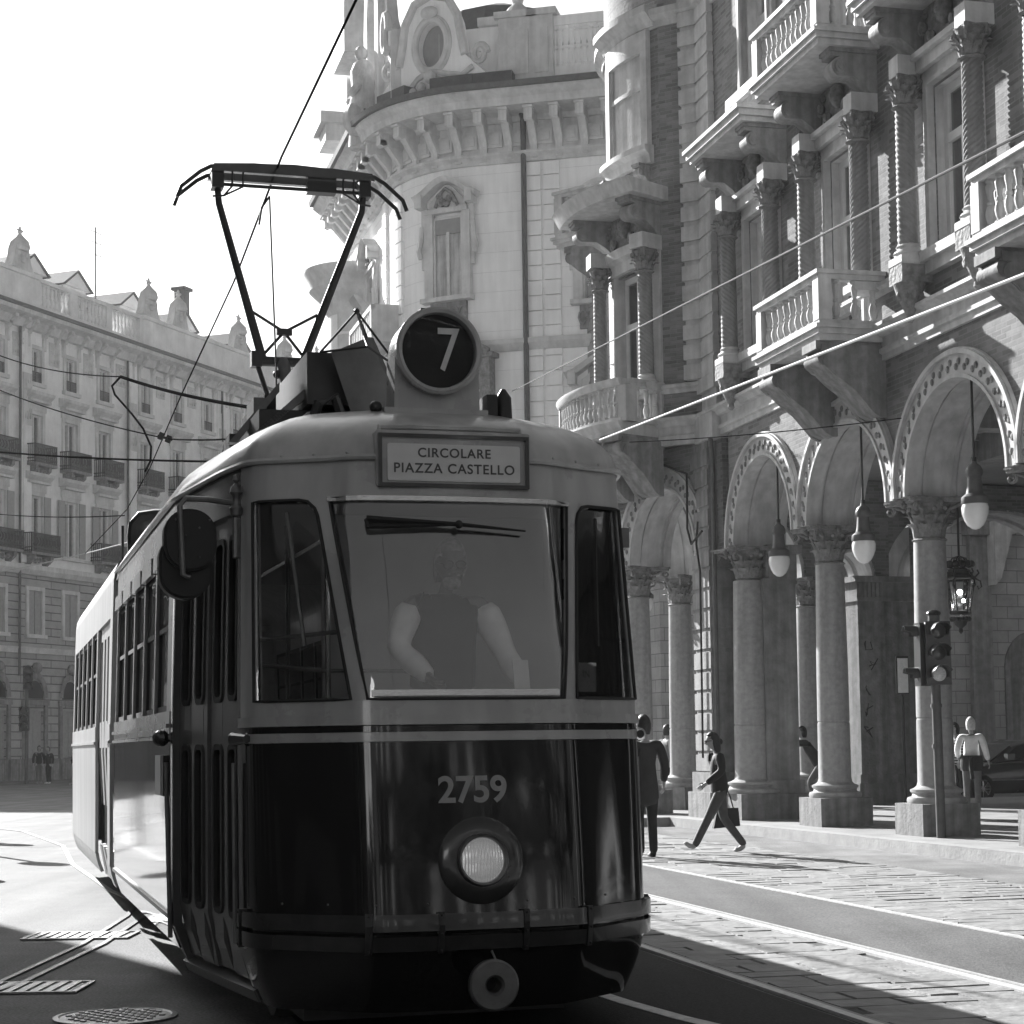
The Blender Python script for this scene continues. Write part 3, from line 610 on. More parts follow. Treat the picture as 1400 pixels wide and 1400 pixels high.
    # interior
    b = MB(); b.box(-1.0, 1.0, .6, 6.8, .80, .86); b.box(-1.0, 1.0, 1.0, 6.8, 2.84, 2.86); b.box(-.85, .85, .46, .75, .9, 1.62); b.box(-1.05, 1.05, 6.75, 6.8, .86, 1.3); b.box(-1.0, -.5, 6.7, 6.8, .86, 2.8); b.box(.5, 1.0, 6.7, 6.8, .86, 2.8)
    b.build('interior', 'interior', T)
    b = MB(); b.box(-.42, 1.05, 1.85, 1.88, .86, 2.82); b.build('cab_backdrop', 'backdrop', T)  # added pale panel, brightens the cab behind the driver's dark waistcoat
    b = MB()
    for y in (2.9, 3.7, 4.5, 5.3, 6.1):
        for x0, x1 in ((-1.05, -.65), (.2, 1.05)):
            b.box(x0, x1, y, y+.42, 1.2, 1.27); b.prism([(y+.38, 1.25), (y+.44, 1.25), (y+.5, 1.75), (y+.46, 1.78)], (x0, x1), axis='x')
    b.build('seat', 'seat', T)
    b = MB()
    for x, y in ((-.45, 1.5), (.15, 2.4), (-.5, 2.6), (-.5, 4.2), (.1, 4.2)): b.tube([(x, y, .86), (x, y, 2.84)], .016, 8)
    b.tube([(-.45, 1.5, 2.65), (-.5, 6, 2.65)], .014, 8); b.tube([(-.45, 1.5, 1.9), (-1.0, 1.5, 1.95)], .014, 8); b.tube([(-.45, 1.5, 1.9), (.2, 1.6, 1.9)], .012, 8)
    b.build('handrail', 'silver_trim', T, True)
    b = MB(); b.lathe([(.19, 0), (.17, .05), (.1, .07), (.02, .08)], 20, TR(-.1, .62, 1.62)); b.box(.3, .75, .5, .7, 1.62, 1.72); b.build('control_desk', 'black_metal', T)
    return T, S, SO
TRAM, TS, TSO = build_tram()
# ------------------------------------------------------------------ ground, tracks, pavement
E_ = Vector((-.247, .969, 0)); NN = Vector((.969, .247, 0)); PO = Vector((5.86, 26.5, 0)); PROT = math.atan2(-.969, .247)
def PW(a, n, z=0):            # palace frame: a towards the camera along the facade, n into the building
    p = PO-E_*a+NN*n; return Vector((p.x, p.y, z))
KC = Vector((4.96, 36.3, 0))
def KA(deg, r, z=0): return Vector((KC.x+r*math.cos(R_(deg)), KC.y+r*math.sin(R_(deg)), z))
def asphalt(name, g, var, wheel=True):
    m = mat(name, g, .85, var, .9, bump=.007, bscale=70, spec=.2); nt = m.node_tree; L = nt.links.new
    b = nt.nodes['Principled BSDF']; src = b.inputs['Base Color'].links[0].from_socket
    tc = _n(nt, 'ShaderNodeTexCoord'); nz = _n(nt, 'ShaderNodeTexNoise'); nz.inputs['Scale'].default_value = 55; nz.inputs['Detail'].default_value = 3; L(tc.outputs['Object'], nz.inputs['Vector'])
    mr = _n(nt, 'ShaderNodeMapRange'); mr.inputs['From Min'].default_value = .35; mr.inputs['From Max'].default_value = .65; mr.inputs['To Min'].default_value = .7; mr.inputs['To Max'].default_value = 1.3; L(nz.outputs['Fac'], mr.inputs['Value'])
    mp = _n(nt, 'ShaderNodeMapping'); mp.inputs['Rotation'].default_value = (0, 0, R_(-13.5)); mp.inputs['Scale'].default_value = (1.6, .12, 1); L(tc.outputs['Object'], mp.inputs['Vector'])
    n2 = _n(nt, 'ShaderNodeTexNoise'); n2.inputs['Scale'].default_value = 1.2; n2.inputs['Detail'].default_value = 7; L(mp.outputs[0], n2.inputs['Vector'])
    m2 = _n(nt, 'ShaderNodeMapRange'); m2.inputs['From Min'].default_value = .35; m2.inputs['From Max'].default_value = .65; m2.inputs['To Min'].default_value = .8; m2.inputs['To Max'].default_value = 1.15; L(n2.outputs['Fac'], m2.inputs['Value'])
    u = _n(nt, 'ShaderNodeMath', operation='MULTIPLY'); L(mr.outputs[0], u.inputs[0]); L(m2.outputs[0], u.inputs[1])
    v = _n(nt, 'ShaderNodeMath', operation='MULTIPLY'); L(u.outputs[0], v.inputs[0]); L(src, v.inputs[1]); L(v.outputs[0], b.inputs['Base Color']); return m
asphalt('asphalt', .19, .35); asphalt('asphalt_new', .04, .25); asphalt('asphalt_mid', .12, .2)
mat('slab', .23, .72, .34, 3.2, bump=.016, bscale=11, streak=.0); mat('slab_gap', .05, .9, .3, 8); mat('rail_shaded', .13, .5, .3, 12); mat('rail_curve', .42, .6, .2, 12); mat('rail_glint', .62, .45, .15, 12, metal=.25); mat('kerb_stone', .30, .75, .2, 3, bump=.006, bscale=20); mat('pave', .26, .75, .2, 1.5, bump=.004, bscale=25); mat('road_paint', .62, .7, .25, 12)
b = MB(); b.add([(-400, -120, 0), (400, -120, 0), (400, 700, 0), (-400, 700, 0)], [(0, 1, 2, 3)]); b.build('ground', 'asphalt', kind='structure')
QD = Vector((-.2335, .9723, 0)); QN = Vector((.9723, .2335, 0)); QO = Vector((1.22, 18.3, 0))
def TW(o, l, z=0): p = QO+QN*o+QD*l; return Vector((p.x, p.y, z))
def strip(name, m, o0, o1, l0, l1, z, seg=1):
    b = MB(); b.add([TW(o0, l0, z), TW(o1, l0, z), TW(o1, l1, z), TW(o0, l1, z)], [(0, 1, 2, 3)]); return b.build(name, m, kind='structure')
strip('tramway_lane', 'asphalt_new', -4.2, -1.42, -40, 9.5, .004)
strip('paving_bed', 'slab_gap', -1.40, 3.9, -40, 60, .003)
strip('track_road', 'asphalt_mid', .06, 1.385, -40, 60, .012)
def slabs(name, o0, o1, l0, l1, rowh=.29):
    b = MB(); l = l0; rnd = random.Random(5)
    while l < l1:
        h = rowh*rnd.uniform(.8, 1.25); o = o0-rnd.uniform(0, .3)
        while o < o1:
            w_ = rnd.uniform(.35, .80); a, c = max(o, o0)+.008, min(o+w_, o1)-.012
            if c-a > .08:
                z = .012+rnd.uniform(-.002, .003); t1, t2 = rnd.uniform(-.003, .003), rnd.uniform(-.004, .004); g = rnd.uniform(.012, .034); k = .005
                q = [(a, l), (c, l), (c, l+h-g), (a, l+h-g)]; top = []
                for i, (x, y) in enumerate(q):
                    x2 = x+(k if i in (0, 3) else -k)*.6; y2 = y+(k if i < 2 else -k)*.6
                    top.append(TW(x2, y2, z+(t1 if i in (0, 3) else -t1)+(t2 if i < 2 else -t2)))
                bot = [TW(x, y, z-.012) for x, y in q]
                b.add(top+bot, [(0, 1, 2, 3), (0, 4, 5, 1), (1, 5, 6, 2), (2, 6, 7, 3), (3, 7, 4, 0)])
            o += w_
        l += h
    return b.build(name, 'slab', kind='structure')
slabs('stone_paving', -1.28, -.05, -12, 34); slabs('stone_paving', 1.50, 3.95, -12, 34)
def rail(o, l0, l1, name='rail', w_=.035, z=.020):
    b = MB(); 
    b.add([TW(o-w_, l0, z), TW(o+w_, l0, z), TW(o+w_, l1, z), TW(o-w_, l1, z), TW(o-w_, l0, 0), TW(o+w_, l0, 0), TW(o+w_, l1, 0), TW(o-w_, l1, 0)], [(0, 1, 2, 3), (0, 3, 7, 4), (1, 5, 6, 2)])
    return b.build(name, 'rail_glint', kind='structure')  # sun glint on the rails put into a pale, mostly diffuse colour
rail(0, -40, 60, w_=.042); rail(.095, -40, 60, w_=.012); rail(1.42, -40, 60, w_=.032); rail(-1.36, -40, 34, w_=.03); 
b = MB(); b.add([TW(-1.32, -40, .016), TW(-1.29, -40, .016), TW(-1.29, 34, .016), TW(-1.32, 34, .016)], [(0, 1, 2, 3)]); b.build('lane_edge', 'kerb_stone', kind='structure')
# kerb and pavement under the arcade
kp = [PW(30, -.92), PW(0, -.92), PW(-8.2, -.92), KA(215, 4.1), KA(200, 4.0), KA(185, 4.0), KA(170, 4.0), KA(155, 4.0), KA(140, 4.0), KA(125, 4.0)]
g_ = Vector((.94, .342, 0)); 
kp.append(kp[-1]+g_*24)
b = MB(); pv = [Vector((p.x, p.y, .15)) for p in kp]+[Vector((40, 30, .15)), Vector((30, 5, .15))]
b.add(pv, [tuple(range(len(pv)))]); b.build('pavement', 'pave', kind='structure')
b = MB(); b.sweep([(p.x, p.y) for p in kp][::-1], [(-.02, .0), (.0, .0), (.0, .135), (-.015, .156), (-.26, .158), (-.26, .0)]); b.build('kerb', 'kerb_stone', kind='structure')
# joints across the pavement
b = MB()
for k in range(26):
    a = 10-k*.95; b.add([PW(a, -.66, .154), PW(a+.012, -.66, .154), PW(a+.012, 1.9, .154), PW(a, 1.9, .154)], [(0, 1, 2, 3)])
for n in (.62, 1.9): b.add([PW(10, n, .154), PW(10, n+.012, .154), PW(-15, n+.012, .154), PW(-15, n, .154)], [(0, 1, 2, 3)])
b.build('pavement_joints', 'slab_gap', kind='structure')
# left-hand rails, grates, manhole, painted marks
mat('grate', .25, .5, .3, 15, metal=.6)
for x in (-3.30, -3.14):
    b = MB(); pts = [(x-.9, 8.0), (x-.15, 11), (x, 12.3), (x, 14.6), (x-.15, 17), (x-.7, 21)]
    b.sweep(pts, [(-.02, .004), (.02, .004), (.02, .014), (-.02, .014)]); b.build('rail', 'rail_shaded', kind='structure')  # rails lying in shade, the shade put into a darker colour
for o in (-5.25, -6.69):
    b = MB(); pts = ([TW(o+1.1, -3), TW(o+.35, 3)] if o > -6 else [])+[TW(o, 8), TW(o-.1, 13), TW(o-.8, 19), TW(o-2.6, 25), TW(o-6, 31), TW(o-12, 36.5), TW(o-22, 40)]
    b.sweep([(p.x, p.y) for p in pts], [(-.028, .004), (.028, .004), (.028, .014), (-.028, .014)]); b.build('rail', 'rail_curve', kind='structure')
for (x, y, n, r) in ((-3.46, 15.25, 9, .0), (-3.1, 11.95, 9, .0)):
    t = thing('drain_grate', 'slotted iron street drain, the farther one in the sunlit asphalt' if y > 14 else 'slotted iron street drain, the nearer one at the left edge in shade', 'drain', (x, y, .004), r, 'street drains')
    b = MB(); W_ = .42; b.box(-W_, W_, -.27, -.24, 0, .012); b.box(-W_, W_, .24, .27, 0, .012); b.box(-W_, -W_+.03, -.24, .24, 0, .012); b.box(W_-.03, W_, -.24, .24, 0, .012); b.build('grate_frame', 'grate', t)
    b = MB()
    for k in range(n): xx = -W_+.05+k*(2*W_-.1)/n; b.box(xx, xx+.05, -.24, .24, 0, .011)
    b.build('bars', 'grate', t); b = MB(); b.box(-W_+.03, W_-.03, -.24, .24, .0005, .002); b.build('drain_hole', 'rubber', t)
t = thing('manhole_cover', 'round patterned iron manhole cover in the shaded asphalt by the tram door', 'manhole cover', (-2.22, 10.62, .004))
b = MB(); b.lathe([(.34, 0), (.34, .008), (.31, .012), (.30, .006), (.001, .006)], 40, cap=False); b.build('cover_plate', 'grate', t)
b = MB()
for i in range(-6, 7):
    for j in range(-6, 7):
        if (i*i+j*j) < 38 and (i+j) % 2 == 0: b.box(i*.043-.015, i*.043+.015, j*.043-.015, j*.043+.015, .006, .014)
b.build('cover_studs', 'grate', t)
b = MB(); pts = [(.30, 12.2), (.45, 11.4), (.62, 10.9), (.86, 10.3), (1.2, 9.6)]
b.sweep(pts, [(-.05, .006), (.05, .006), (.05, .0085), (-.05, .0085)]); b.build('road_marking', 'road_paint', kind='structure')
# ------------------------------------------------------------------ palace with arcade (right)
PAL = thing('arcade_palace', 'brick and stone palace on carved arcade columns with rounded corner and balustraded balconies', 'building', PO, PROT)
# all parts below use local coordinates: x = a (towards the camera), y = n (into the building), z up
def LW(p): d = Vector((p[0], p[1], 0))-PO; return Vector((d.dot(-E_), d.dot(NN), p[2] if len(p) > 2 else 0))
KL = LW(KC)
def KAL(deg, r, z=0): return LW(KA(deg, r, z))
def capital_mb(r=.2, h=.55, ab=.47):
    b = MB(); b.lathe([(r+.02, -.04), (r+.05, -.02), (r+.02, 0), (r, .02), (r*1.02, h*.35), (r*1.15, h*.62), (r*1.5, h*.86), (r*1.55, h*.88)], 20)
    pts = []
    for q in range(4):
        a = PI/4+q*PI/2; c = (ab*1.36*math.cos(a), ab*1.36*math.sin(a))
        for da, rr in ((-.09, ab*1.3), (.09, ab*1.3)): pts.append((rr*math.cos(a+da), rr*math.sin(a+da)))
        pts.append((ab*.78*math.cos(a+PI/4), ab*.78*math.sin(a+PI/4)))
    b.prism(pts, (h*.88, h*.95), axis='z'); b.prism([(x*1.05, y*1.05) for x, y in pts], (h*.95, h*1.0), axis='z')
    for row, (n, z0, hh, rr) in enumerate(((8, .01, h*.42, r), (8, h*.2, h*.48, r*1.02))):
        for k in range(n):
            a = 2*PI*(k+.5*row)/n; T = Matrix.Rotation(a, 4, 'Z'); wv = rr*.40; L_ = []
            for j in range(6):
                t = j/5; x = rr+.01+.03*t+(.10*max(0, t-.5)**1.3*2.2); z = z0+hh*(t if t < .8 else .8+(t-.8)*.1-(t-.8)*.35); ww = wv*(1-.25*abs(t-.4))*(1 if t < .95 else .6)
                L_ += [T @ Vector((x-.012, -ww, z)), T @ Vector((x+.022, 0, z+.01)), T @ Vector((x-.012, ww, z))]
            b.add(L_, [(3*j+i, 3*j+i+1, 3*j+i+4, 3*j+i+3) for j in range(5) for i in range(2)])
    for q in range(4):
        a = PI/4+q*PI/2; T = Matrix.Rotation(a, 4, 'Z'); pts = []
        for j in range(16):
            t = j/15*2.6*PI; rr = .075*(1-j/18); pts.append(T @ Vector((ab*1.14+rr*math.cos(t+PI/2)+.02, 0, h*.76+rr*math.sin(t+PI/2))))
        b.tube([T @ Vector((r*1.1, 0, h*.45)), T @ Vector((r*1.5, 0, h*.74))]+pts, [.02, .03]+[.028-.001*j for j in range(16)], 6)
        T2 = Matrix.Rotation(a+PI/4, 4, 'Z'); b.sphere(T2 @ Vector((ab*.80, 0, h*.85)), .05, 8, 5)
        for sy in (-1, 1): b.sphere(T2 @ Vector((ab*.72, sy*.08, h*.72)), .035, 6, 4)
    return b
cap_me = capital_mb().mesh('capital', 'carved', True)
cm_b = MB(); cm_b.box(-.43, .43, -.43, .43, 0, .44); pl_me = cm_b.mesh('plinth', 'stone_dark')
shaft_me = MB().lathe([(.40, .44), (.41, .48), (.40, .52), (.34, .54), (.33, .57), (.36, .60), (.36, .63), (.30, .655), (.27, .68), (.255, .74), (.25, 1.6), (.24, 1.605), (.24, 1.625), (.25, 1.63), (.245, 2.5), (.222, 4.1)], 28).mesh('shaft', 'column_granite', True)
def column(a, n, name='column', rot=0):
    c = link(None, name, PAL, (a, n, .15), rot)
    link(pl_me, 'plinth', c); link(shaft_me, 'shaft', c); link(cap_me, 'capital', c, (0, 0, 4.12)); return c
COLS = [(3.43, 0), (0, 0), (-3.43, 0), (6.86, 0)]
for a, n in COLS: column(a, n)
# the big compound pier
pr = link(None, 'pier', PAL, (-6.58, 0, .15))
link(shaft_me, 'shaft', pr, (0, -.12, 0)).scale = (1.25, 1.25, 1); link(cap_me, 'capital', pr, (0, -.12, 4.12)).scale = (1.1, 1.1, 1)
b = MB(); b.box(-.52, .52, -.55, .75, 0, .44); b.build('plinth', 'stone_dark', pr)
b = MB(); b.box(-.34, .34, .0, .6, .44, 4.12); b.box(-.40, .40, -.06, .66, .44, .66); b.build('pier_shaft', 'stone', pr)
b = MB(); b.box(-.36, .36, .1, .62, 4.12, 4.55); b.box(-.42, .42, .05, .7, 4.55, 4.70)
for k in range(7): b.box(-.30+k*.09, -.25+k*.09, .08, .12, 4.16, 4.5); 
b.build('pier_capital', 'stone', pr)
SP = 4.82        # springing height
def arch_bay(p0, p1, rx, rz, zt=6.86, th=.9, name='arch', lead=None, zs=SP):
    """arched wall between two local points (bay from column to column); front face to the left of p0->p1 when seen from outside"""
    p0, p1 = Vector(p0[:2]), Vector(p1[:2]); d = (p1-p0); W = d.length; d.normalize(); o = Vector((-d.y, d.x))   # inwards
    T = frame((p0.x, p0.y, 0), (d.x, d.y, 0), (o.x, o.y, 0), (0, 0, 1))
    if T.to_3x3().determinant() < 0: pass
    c = W/2; ar = [(c+rx*math.cos(PI*i/28), zs+rz*math.sin(PI*i/28)) for i in range(29)]
    root = link(None, name, PAL)
    b = MB(); h = th/2
    # wall as strips between arch curve and top, front and back
    for y, m in ((-h, 0), (h, 0)):
        vs = []; 
        for x, z in ar: vs += [T @ Vector((x, y, z)), T @ Vector((x, y, zt))]
        b.add(vs, [(2*i, 2*i+1, 2*i+3, 2*i+2) for i in range(28)])
        for xa, xb in ((0, c-rx), (c+rx, W)): b.add([T @ Vector((xa, y, zs)), T @ Vector((xb, y, zs)), T @ Vector((xb, y, zt)), T @ Vector((xa, y, zt))], [(0, 1, 2, 3)])
    b.build('spandrel', 'brick', root)
    b = MB(); rin = lambda k: [(c+(rx+k)*math.cos(PI*i/36), zs+(rz+k)*math.sin(PI*i/36)) for i in range(37)]
    def ring(k0, k1, y0, y1, leg=True):
        A, B = rin(k0), rin(k1); vs = []
        for (x, z), (x2, z2) in zip(A, B): vs += [T @ Vector((x, y0, z)), T @ Vector((x2, y0, z2)), T @ Vector((x2, y1, z2)), T @ Vector((x, y1, z))]
        fs = []
        for i in range(36):
            for k in range(4): fs.append((4*i+k, 4*i+(k+1) % 4, 4*i+4+(k+1) % 4, 4*i+4+k))
        fs += [(0, 1, 2, 3), (147, 146, 145, 144)]
        b.add(vs, fs)
    ring(-.0, .03, -h+.14, h-.14); ring(-.05, .03, -h-.0, -h+.17); ring(-.05, .03, h-.17, h)   # soffit with recessed panel
    ring(-.02, .03, -h+.22, -h+.235); ring(-.02, .03, h-.235, h-.22)
    b.build('intrados', 'stone_light', root, True, ang=30)
    b = MB(); ring(-.045, .26, -h-.045, -h+.02); ring(.26, .32, -h-.10, -h+.01); ring(.32, .345, -h-.06, -h+.01); ring(-.05, .0, -h-.07, -h-.0)
    b.build('archivolt', 'stone_light', root, True, ang=30)
    b = MB(); nb = 21
    for i in range(nb):
        a = PI*(i+.5)/nb; kk = .125
        x, z = c+(rx+kk)*math.cos(a), zs+(rz+kk)*math.sin(a)
        for sgn, da in ((1, .0), (-1, .045)):
            x, z = c+(rx+kk+.035*sgn)*math.cos(a+da), zs+(rz+kk+.035*sgn)*math.sin(a+da)
            b.sphere(T @ Vector((x, -h-.05, z)), .042, 6, 4, (1, .6, 1.2))
    b.build('arch_ornament', 'carved', root, True)
    return root
for a0, a1 in ((-8.35, -6.58), (-6.58, -3.43), (-3.43, 0), (0, 3.43), (3.43, 6.86), (6.86, 10.3), (10.3, 13.73), (13.73, 17.16), (17.16, 20.6)):
    if a1-a0 < 2: continue
    arch_bay((a0, 0), (a1, 0), (a1-a0)/2-.27, 1.42)
for a_ in (10.3, 13.73, 17.16, 20.6): column(a_, 0)
# quoin pilaster at the inner corner and plain wall between it and the pier arch
QC = LW((3.42, 34.2)); 
b = MB(); b.box(-8.2, -6.9, -.45, .45, SP, 6.86); b.build('side_spandrel', 'brick', PAL)
def quoin(x0, x1, y0, y1, z0, z1, step=.42):
    b = MB(); z = z0
    while z < z1-.1:
        h = min(step, z1-z)-.05; b.box(x0-.03, x1+.03, y0-.03, y1+.03, z+.02, z+h); z += step
    b.box(x0, x1, y0, y1, z0, z1); return b
q = quoin(-8.02, -7.22, -.60, -.1, .95, 6.8, .36); q.build('quoin_pilaster', 'stone', PAL)
b = MB(); b.box(-8.2, -7.05, -.74, .3, .15, .6); b.box(-8.12, -7.12, -.68, .25, .6, .95); b.box(-7.9, -7.3, -.45, .45, .6, 6.86); b.build('pilaster_base', 'stone_dark', PAL)
# pavilion arches
C870 = KAL(180, 2.55); CA = KAL(128, 2.55); CQ = Vector((-7.62, -.0, 0))
column(C870.x, C870.y, rot=.3); column(CA.x, CA.y, rot=.5)
arch_bay(C870, CQ, 1.02, 1.38); arch_bay(CA, C870, .86, 1.35)
gl = Vector((g_.dot(-E_), g_.dot(NN), 0))
S1 = CA+gl*2.9; S2 = CA+gl*4.6; S3 = CA+gl*9.6; S4 = CA+gl*13.6; S5 = CA+gl*17.5
arch_bay(S1, CA, 1.15, 1.35); column(S1.x, S1.y, rot=.5)
ang_s = math.atan2(gl.y, gl.x)
ps = link(None, 'pier', PAL, (S2.x, S2.y, .15), ang_s)
b = MB(); b.box(-.85, .85, -.5, .5, 0, .44); b.box(-.8, .8, -.45, .45, .44, .62); b.build('plinth', 'stone_dark', ps)
b = MB(); b.box(-.75, -.12, -.42, .42, .62, 4.2); b.box(-.12, .75, -.34, .34, .62, 4.2); b.build('pier_shaft', 'stone_dark', ps)
b = MB(); b.box(-.78, .78, -.46, .46, 4.2, 4.26); b.box(-.78, -.1, -.45, .45, 4.26, 4.6); b.box(-.1, .78, -.38, .38, 4.26, 4.6); b.box(-.84, .84, -.5, .5, 4.6, 4.72)
for k in range(6): b.box(-.74+k*.1, -.68+k*.1, -.48, -.44, 4.28, 4.58)
b.build('pier_capital', 'stone', ps)
b = MB()
for q_ in range(5):
    rnd = random.Random(q_*3+1); x, z = -.45+rnd.uniform(-.15, .15), 1.5+q_*.45; pts = []
    for k in range(6): pts.append((x+rnd.uniform(-.13, .13), -.428, z+rnd.uniform(-.16, .16)))
    b.tube(pts, .011, 4)
b.build('graffiti', 'rubber', ps)
arch_bay(S2+gl*-.0, S1, .5, .6); arch_bay(S3, S2+gl*.5, 2.0, 1.5); arch_bay(S4, S3, 1.6, 1.42); arch_bay(S5, S4, 1.6, 1.42)
for s_ in (S3, S4, S5): column(s_.x, s_.y, rot=.5)
# arcade ceiling, inner core and its doors
top = [(20.8, -.3), (-7.6, -.3)]+[(KAL(a_, 2.6).x, KAL(a_, 2.6).y) for a_ in (225, 210, 195, 180, 165, 150, 135, 120)]+[((CA+gl*20).x, (CA+gl*20).y+.0), (20.8, 16)]
b = MB(); b.prism(top, (6.9, 7.0), axis='z'); b.build('arcade_ceiling', 'vault', PAL)
b = MB()
for a_ in (6.86, 3.43, 0, -3.43, -6.58): b.box(a_-.22, a_+.22, .4, 8.5, 6.45, 6.9); b.box(a_-.3, a_+.3, .4, 8.5, 6.78, 6.895)
for n in (4.2, 8.3): b.box(-9, 12, n, n+.35, 6.4, 6.89)
b.build('ceiling_beam', 'stone', PAL)
b = MB(); b.box(-3.2, 20.6, 5.0, 13, .1, 6.95); b.build('inner_wall', 'stone_dark', PAL)
b = MB(); b.box(-3.3, -3.2, 5.4, 6.6, .15, 3.6); b.box(-3.32, -3.2, 7.4, 8.6, .15, 3.6); 
for a_ in (-1.7, 1.7, 5.1): b.box(a_-.7, a_+.7, 4.96, 5.02, .15, 3.8)
b.build('shop_front', 'glass_shop' if 'glass_shop' in M else 'door_wood', PAL)
# string course over the arcade, following the plan of the wall
def pth(*p): return [(q.x, q.y) if isinstance(q, Vector) else q for q in p]
WR = 3.0
wallpath = [Vector((20.8, -.45, 0)), Vector((-7.62, -.45, 0)), KAL(224.5, WR)]+[KAL(a_, WR) for a_ in range(218, 111, -6)]
endp = wallpath[-1]+gl*19; wallpath.append(endp)
wp = [(p.x, p.y) for p in wallpath][::-1]          # travelling towards the camera => outwards is on the left? set by sign below
def sw(mb, prof, path=None, closed=False):
    mb.sweep(path or wp, prof, closed)
OS = 1
def prof(*pts): return [(OS*o, z) for o, z in pts]
def side_sign():
    p, q = Vector(wp[-2]), Vector(wp[-1]); d = (q-p).normalized(); n = Vector((-d.y, d.x)); return 1 if n.y < 0 else -1
OS = side_sign()
b = MB(); sw(b, prof((-.05, 6.84), (.06, 6.84), (.06, 6.92), (.10, 6.94), (.10, 7.0), (.05, 7.02), (.05, 7.16), (.12, 7.18), (.16, 7.24), (.24, 7.27), (.24, 7.32), (-.05, 7.32))); b.build('string_course', 'stone_light', PAL, True, ang=25)
b = MB(); sw(b, prof((-.05, 7.78), (.05, 7.78), (.07, 7.84), (.13, 7.87), (.13, 7.93), (.04, 7.96), (-.05, 7.96))); b.build('sill_course', 'stone_light', PAL, True, ang=25)
b = MB(); sw(b, prof((-.05, 14.6), (.05, 14.6), (.07, 14.7), (.2, 14.78), (.2, 14.9), (-.05, 14.95))); b.build('upper_course', 'stone_light', PAL, True, ang=25)
b = MB(); sw(b, prof((-.05, 18.6), (.1, 18.6), (.2, 18.8), (.5, 18.95), (.7, 19.1), (.7, 19.3), (-.05, 19.4))); b.build('cornice', 'stone_light', PAL, True, ang=25)
# flat brick wall with window openings
def wall_openings(x0, x1, z0, z1, ops, y=-.45, th=.4, name='brick_wall', m='brick'):
    b = MB(); xs = sorted({x0, x1, *[o[0] for o in ops], *[o[1] for o in ops]}); 
    for xa, xb in zip(xs, xs[1:]):
        cuts = sorted([(o[2], o[3]) for o in ops if o[0] <= xa+1e-6 and o[1] >= xb-1e-6]); z = z0
        for c0, c1 in cuts+[(z1, z1)]:
            if c0 > z+1e-4: b.add([(xa, y, z), (xb, y, z), (xb, y, c0), (xa, y, c0)], [(0, 1, 2, 3)])
            z = c1
    b.build(name, m, PAL); b = MB()
    for o in ops:
        a, c, z_, zz = o; b.add([(a, y, z_), (a, y, zz), (a, y+th, zz), (a, y+th, z_), (c, y, z_), (c, y, zz), (c, y+th, zz), (c, y+th, z_)], [(0, 1, 2, 3), (4, 7, 6, 5), (1, 5, 6, 2), (0, 3, 7, 4)])
    return b.build('window_reveal', 'stone_light', PAL)
bays = [(-4.78, 'plain'), (-1.42, 'balcony'), (1.98, 'plain'), (5.4, 'balcony'), (8.8, 'plain'), (12.0, 'balcony'), (15.45, 'plain'), (18.9, 'balcony')]
ops = []
for a_, k in bays: ops += [(a_-.56, a_+.56, 7.35 if k == 'balcony' else 8.0, 10.2), (a_-.6, a_+.6, 11.5 if k == 'balcony' else 12.4, 14.3), (a_-.5, a_+.5, 15.6, 17.8)]
wall_openings(-7.62, 20.8, 6.86, 18.7, ops)
b = MB(); b.box(-7.6, 20.7, .6, 12, 7.0, 18.6); b.build('core', 'room_dark', PAL)
# small return wall and drum of the rounded corner
drum = MB(); dp = [(Vector((-7.62, -.45, 0))), KAL(224.5, WR)]
drum.add([dp[0]+Vector((0, 0, 6.86)), dp[1]+Vector((0, 0, 6.86)), dp[1]+Vector((0, 0, 18.7)), dp[0]+Vector((0, 0, 18.7))], [(0, 1, 2, 3)]); drum.build('return_wall', 'brick', PAL)
def drum_wall(ops, a0, a1, n, z0, z1, R=WR, name='rounded_wall', m='brick'):
    """ops in degrees; mesh local origin at the drum centre"""
    b = MB(); aa = sorted({a0, a1, *[o[0] for o in ops], *[o[1] for o in ops], *[a0+(a1-a0)*i/n for i in range(n+1)]}); ex = ang_off
    def P(a, z, r=R): p = KAL(a, r, z); return Vector((p.x-KL.x, p.y-KL.y, z))
    for A, B in zip(aa, aa[1:]):
        cuts = sorted([(o[2], o[3]) for o in ops if o[0] <= A+1e-6 and o[1] >= B-1e-6]); z = z0
        for c0, c1 in cuts+[(z1, z1)]:
            if c0 > z+1e-4: b.add([P(A, z), P(B, z), P(B, c0), P(A, c0)], [(0, 1, 2, 3)])
            z = c1
    for o in ops:
        A, B, z_, zz = o
        for q_ in (A, B): b.add([P(q_, z_), P(q_, zz), P(q_, zz, R-.4), P(q_, z_, R-.4)], [(0, 1, 2, 3)])
        for z in (z_, zz): b.add([P(A, z), P(B, z), P(B, z, R-.4), P(A, z, R-.4)], [(0, 1, 2, 3)])
    return b.build(name, m, PAL, loc=(KL.x, KL.y, 0))
ang_off = 0; WC = 207
drum_wall([(WC-10, WC+10, 7.35, 10.2), (150-10, 150+10, 7.35, 10.2)], 110, 224.5, 44, 6.86, 18.7)
b = MB(); sp0 = KAL(110, WR); 
b.add([sp0+Vector((0, 0, 6.86)), endp+Vector((0, 0, 6.86)), endp+Vector((0, 0, 18.7)), sp0+Vector((0, 0, 18.7))], [(0, 1, 2, 3)]); b.build('side_wall', 'brick', PAL)
b = MB(); tp = [(20.8, -.3), (-7.62, -.3)]+[(KAL(a_, WR-.05).x, KAL(a_, WR-.05).y) for a_ in range(224, 110, -8)]+[((sp0+gl*19).x, (sp0+gl*19).y-.05), (20.8, 17)]
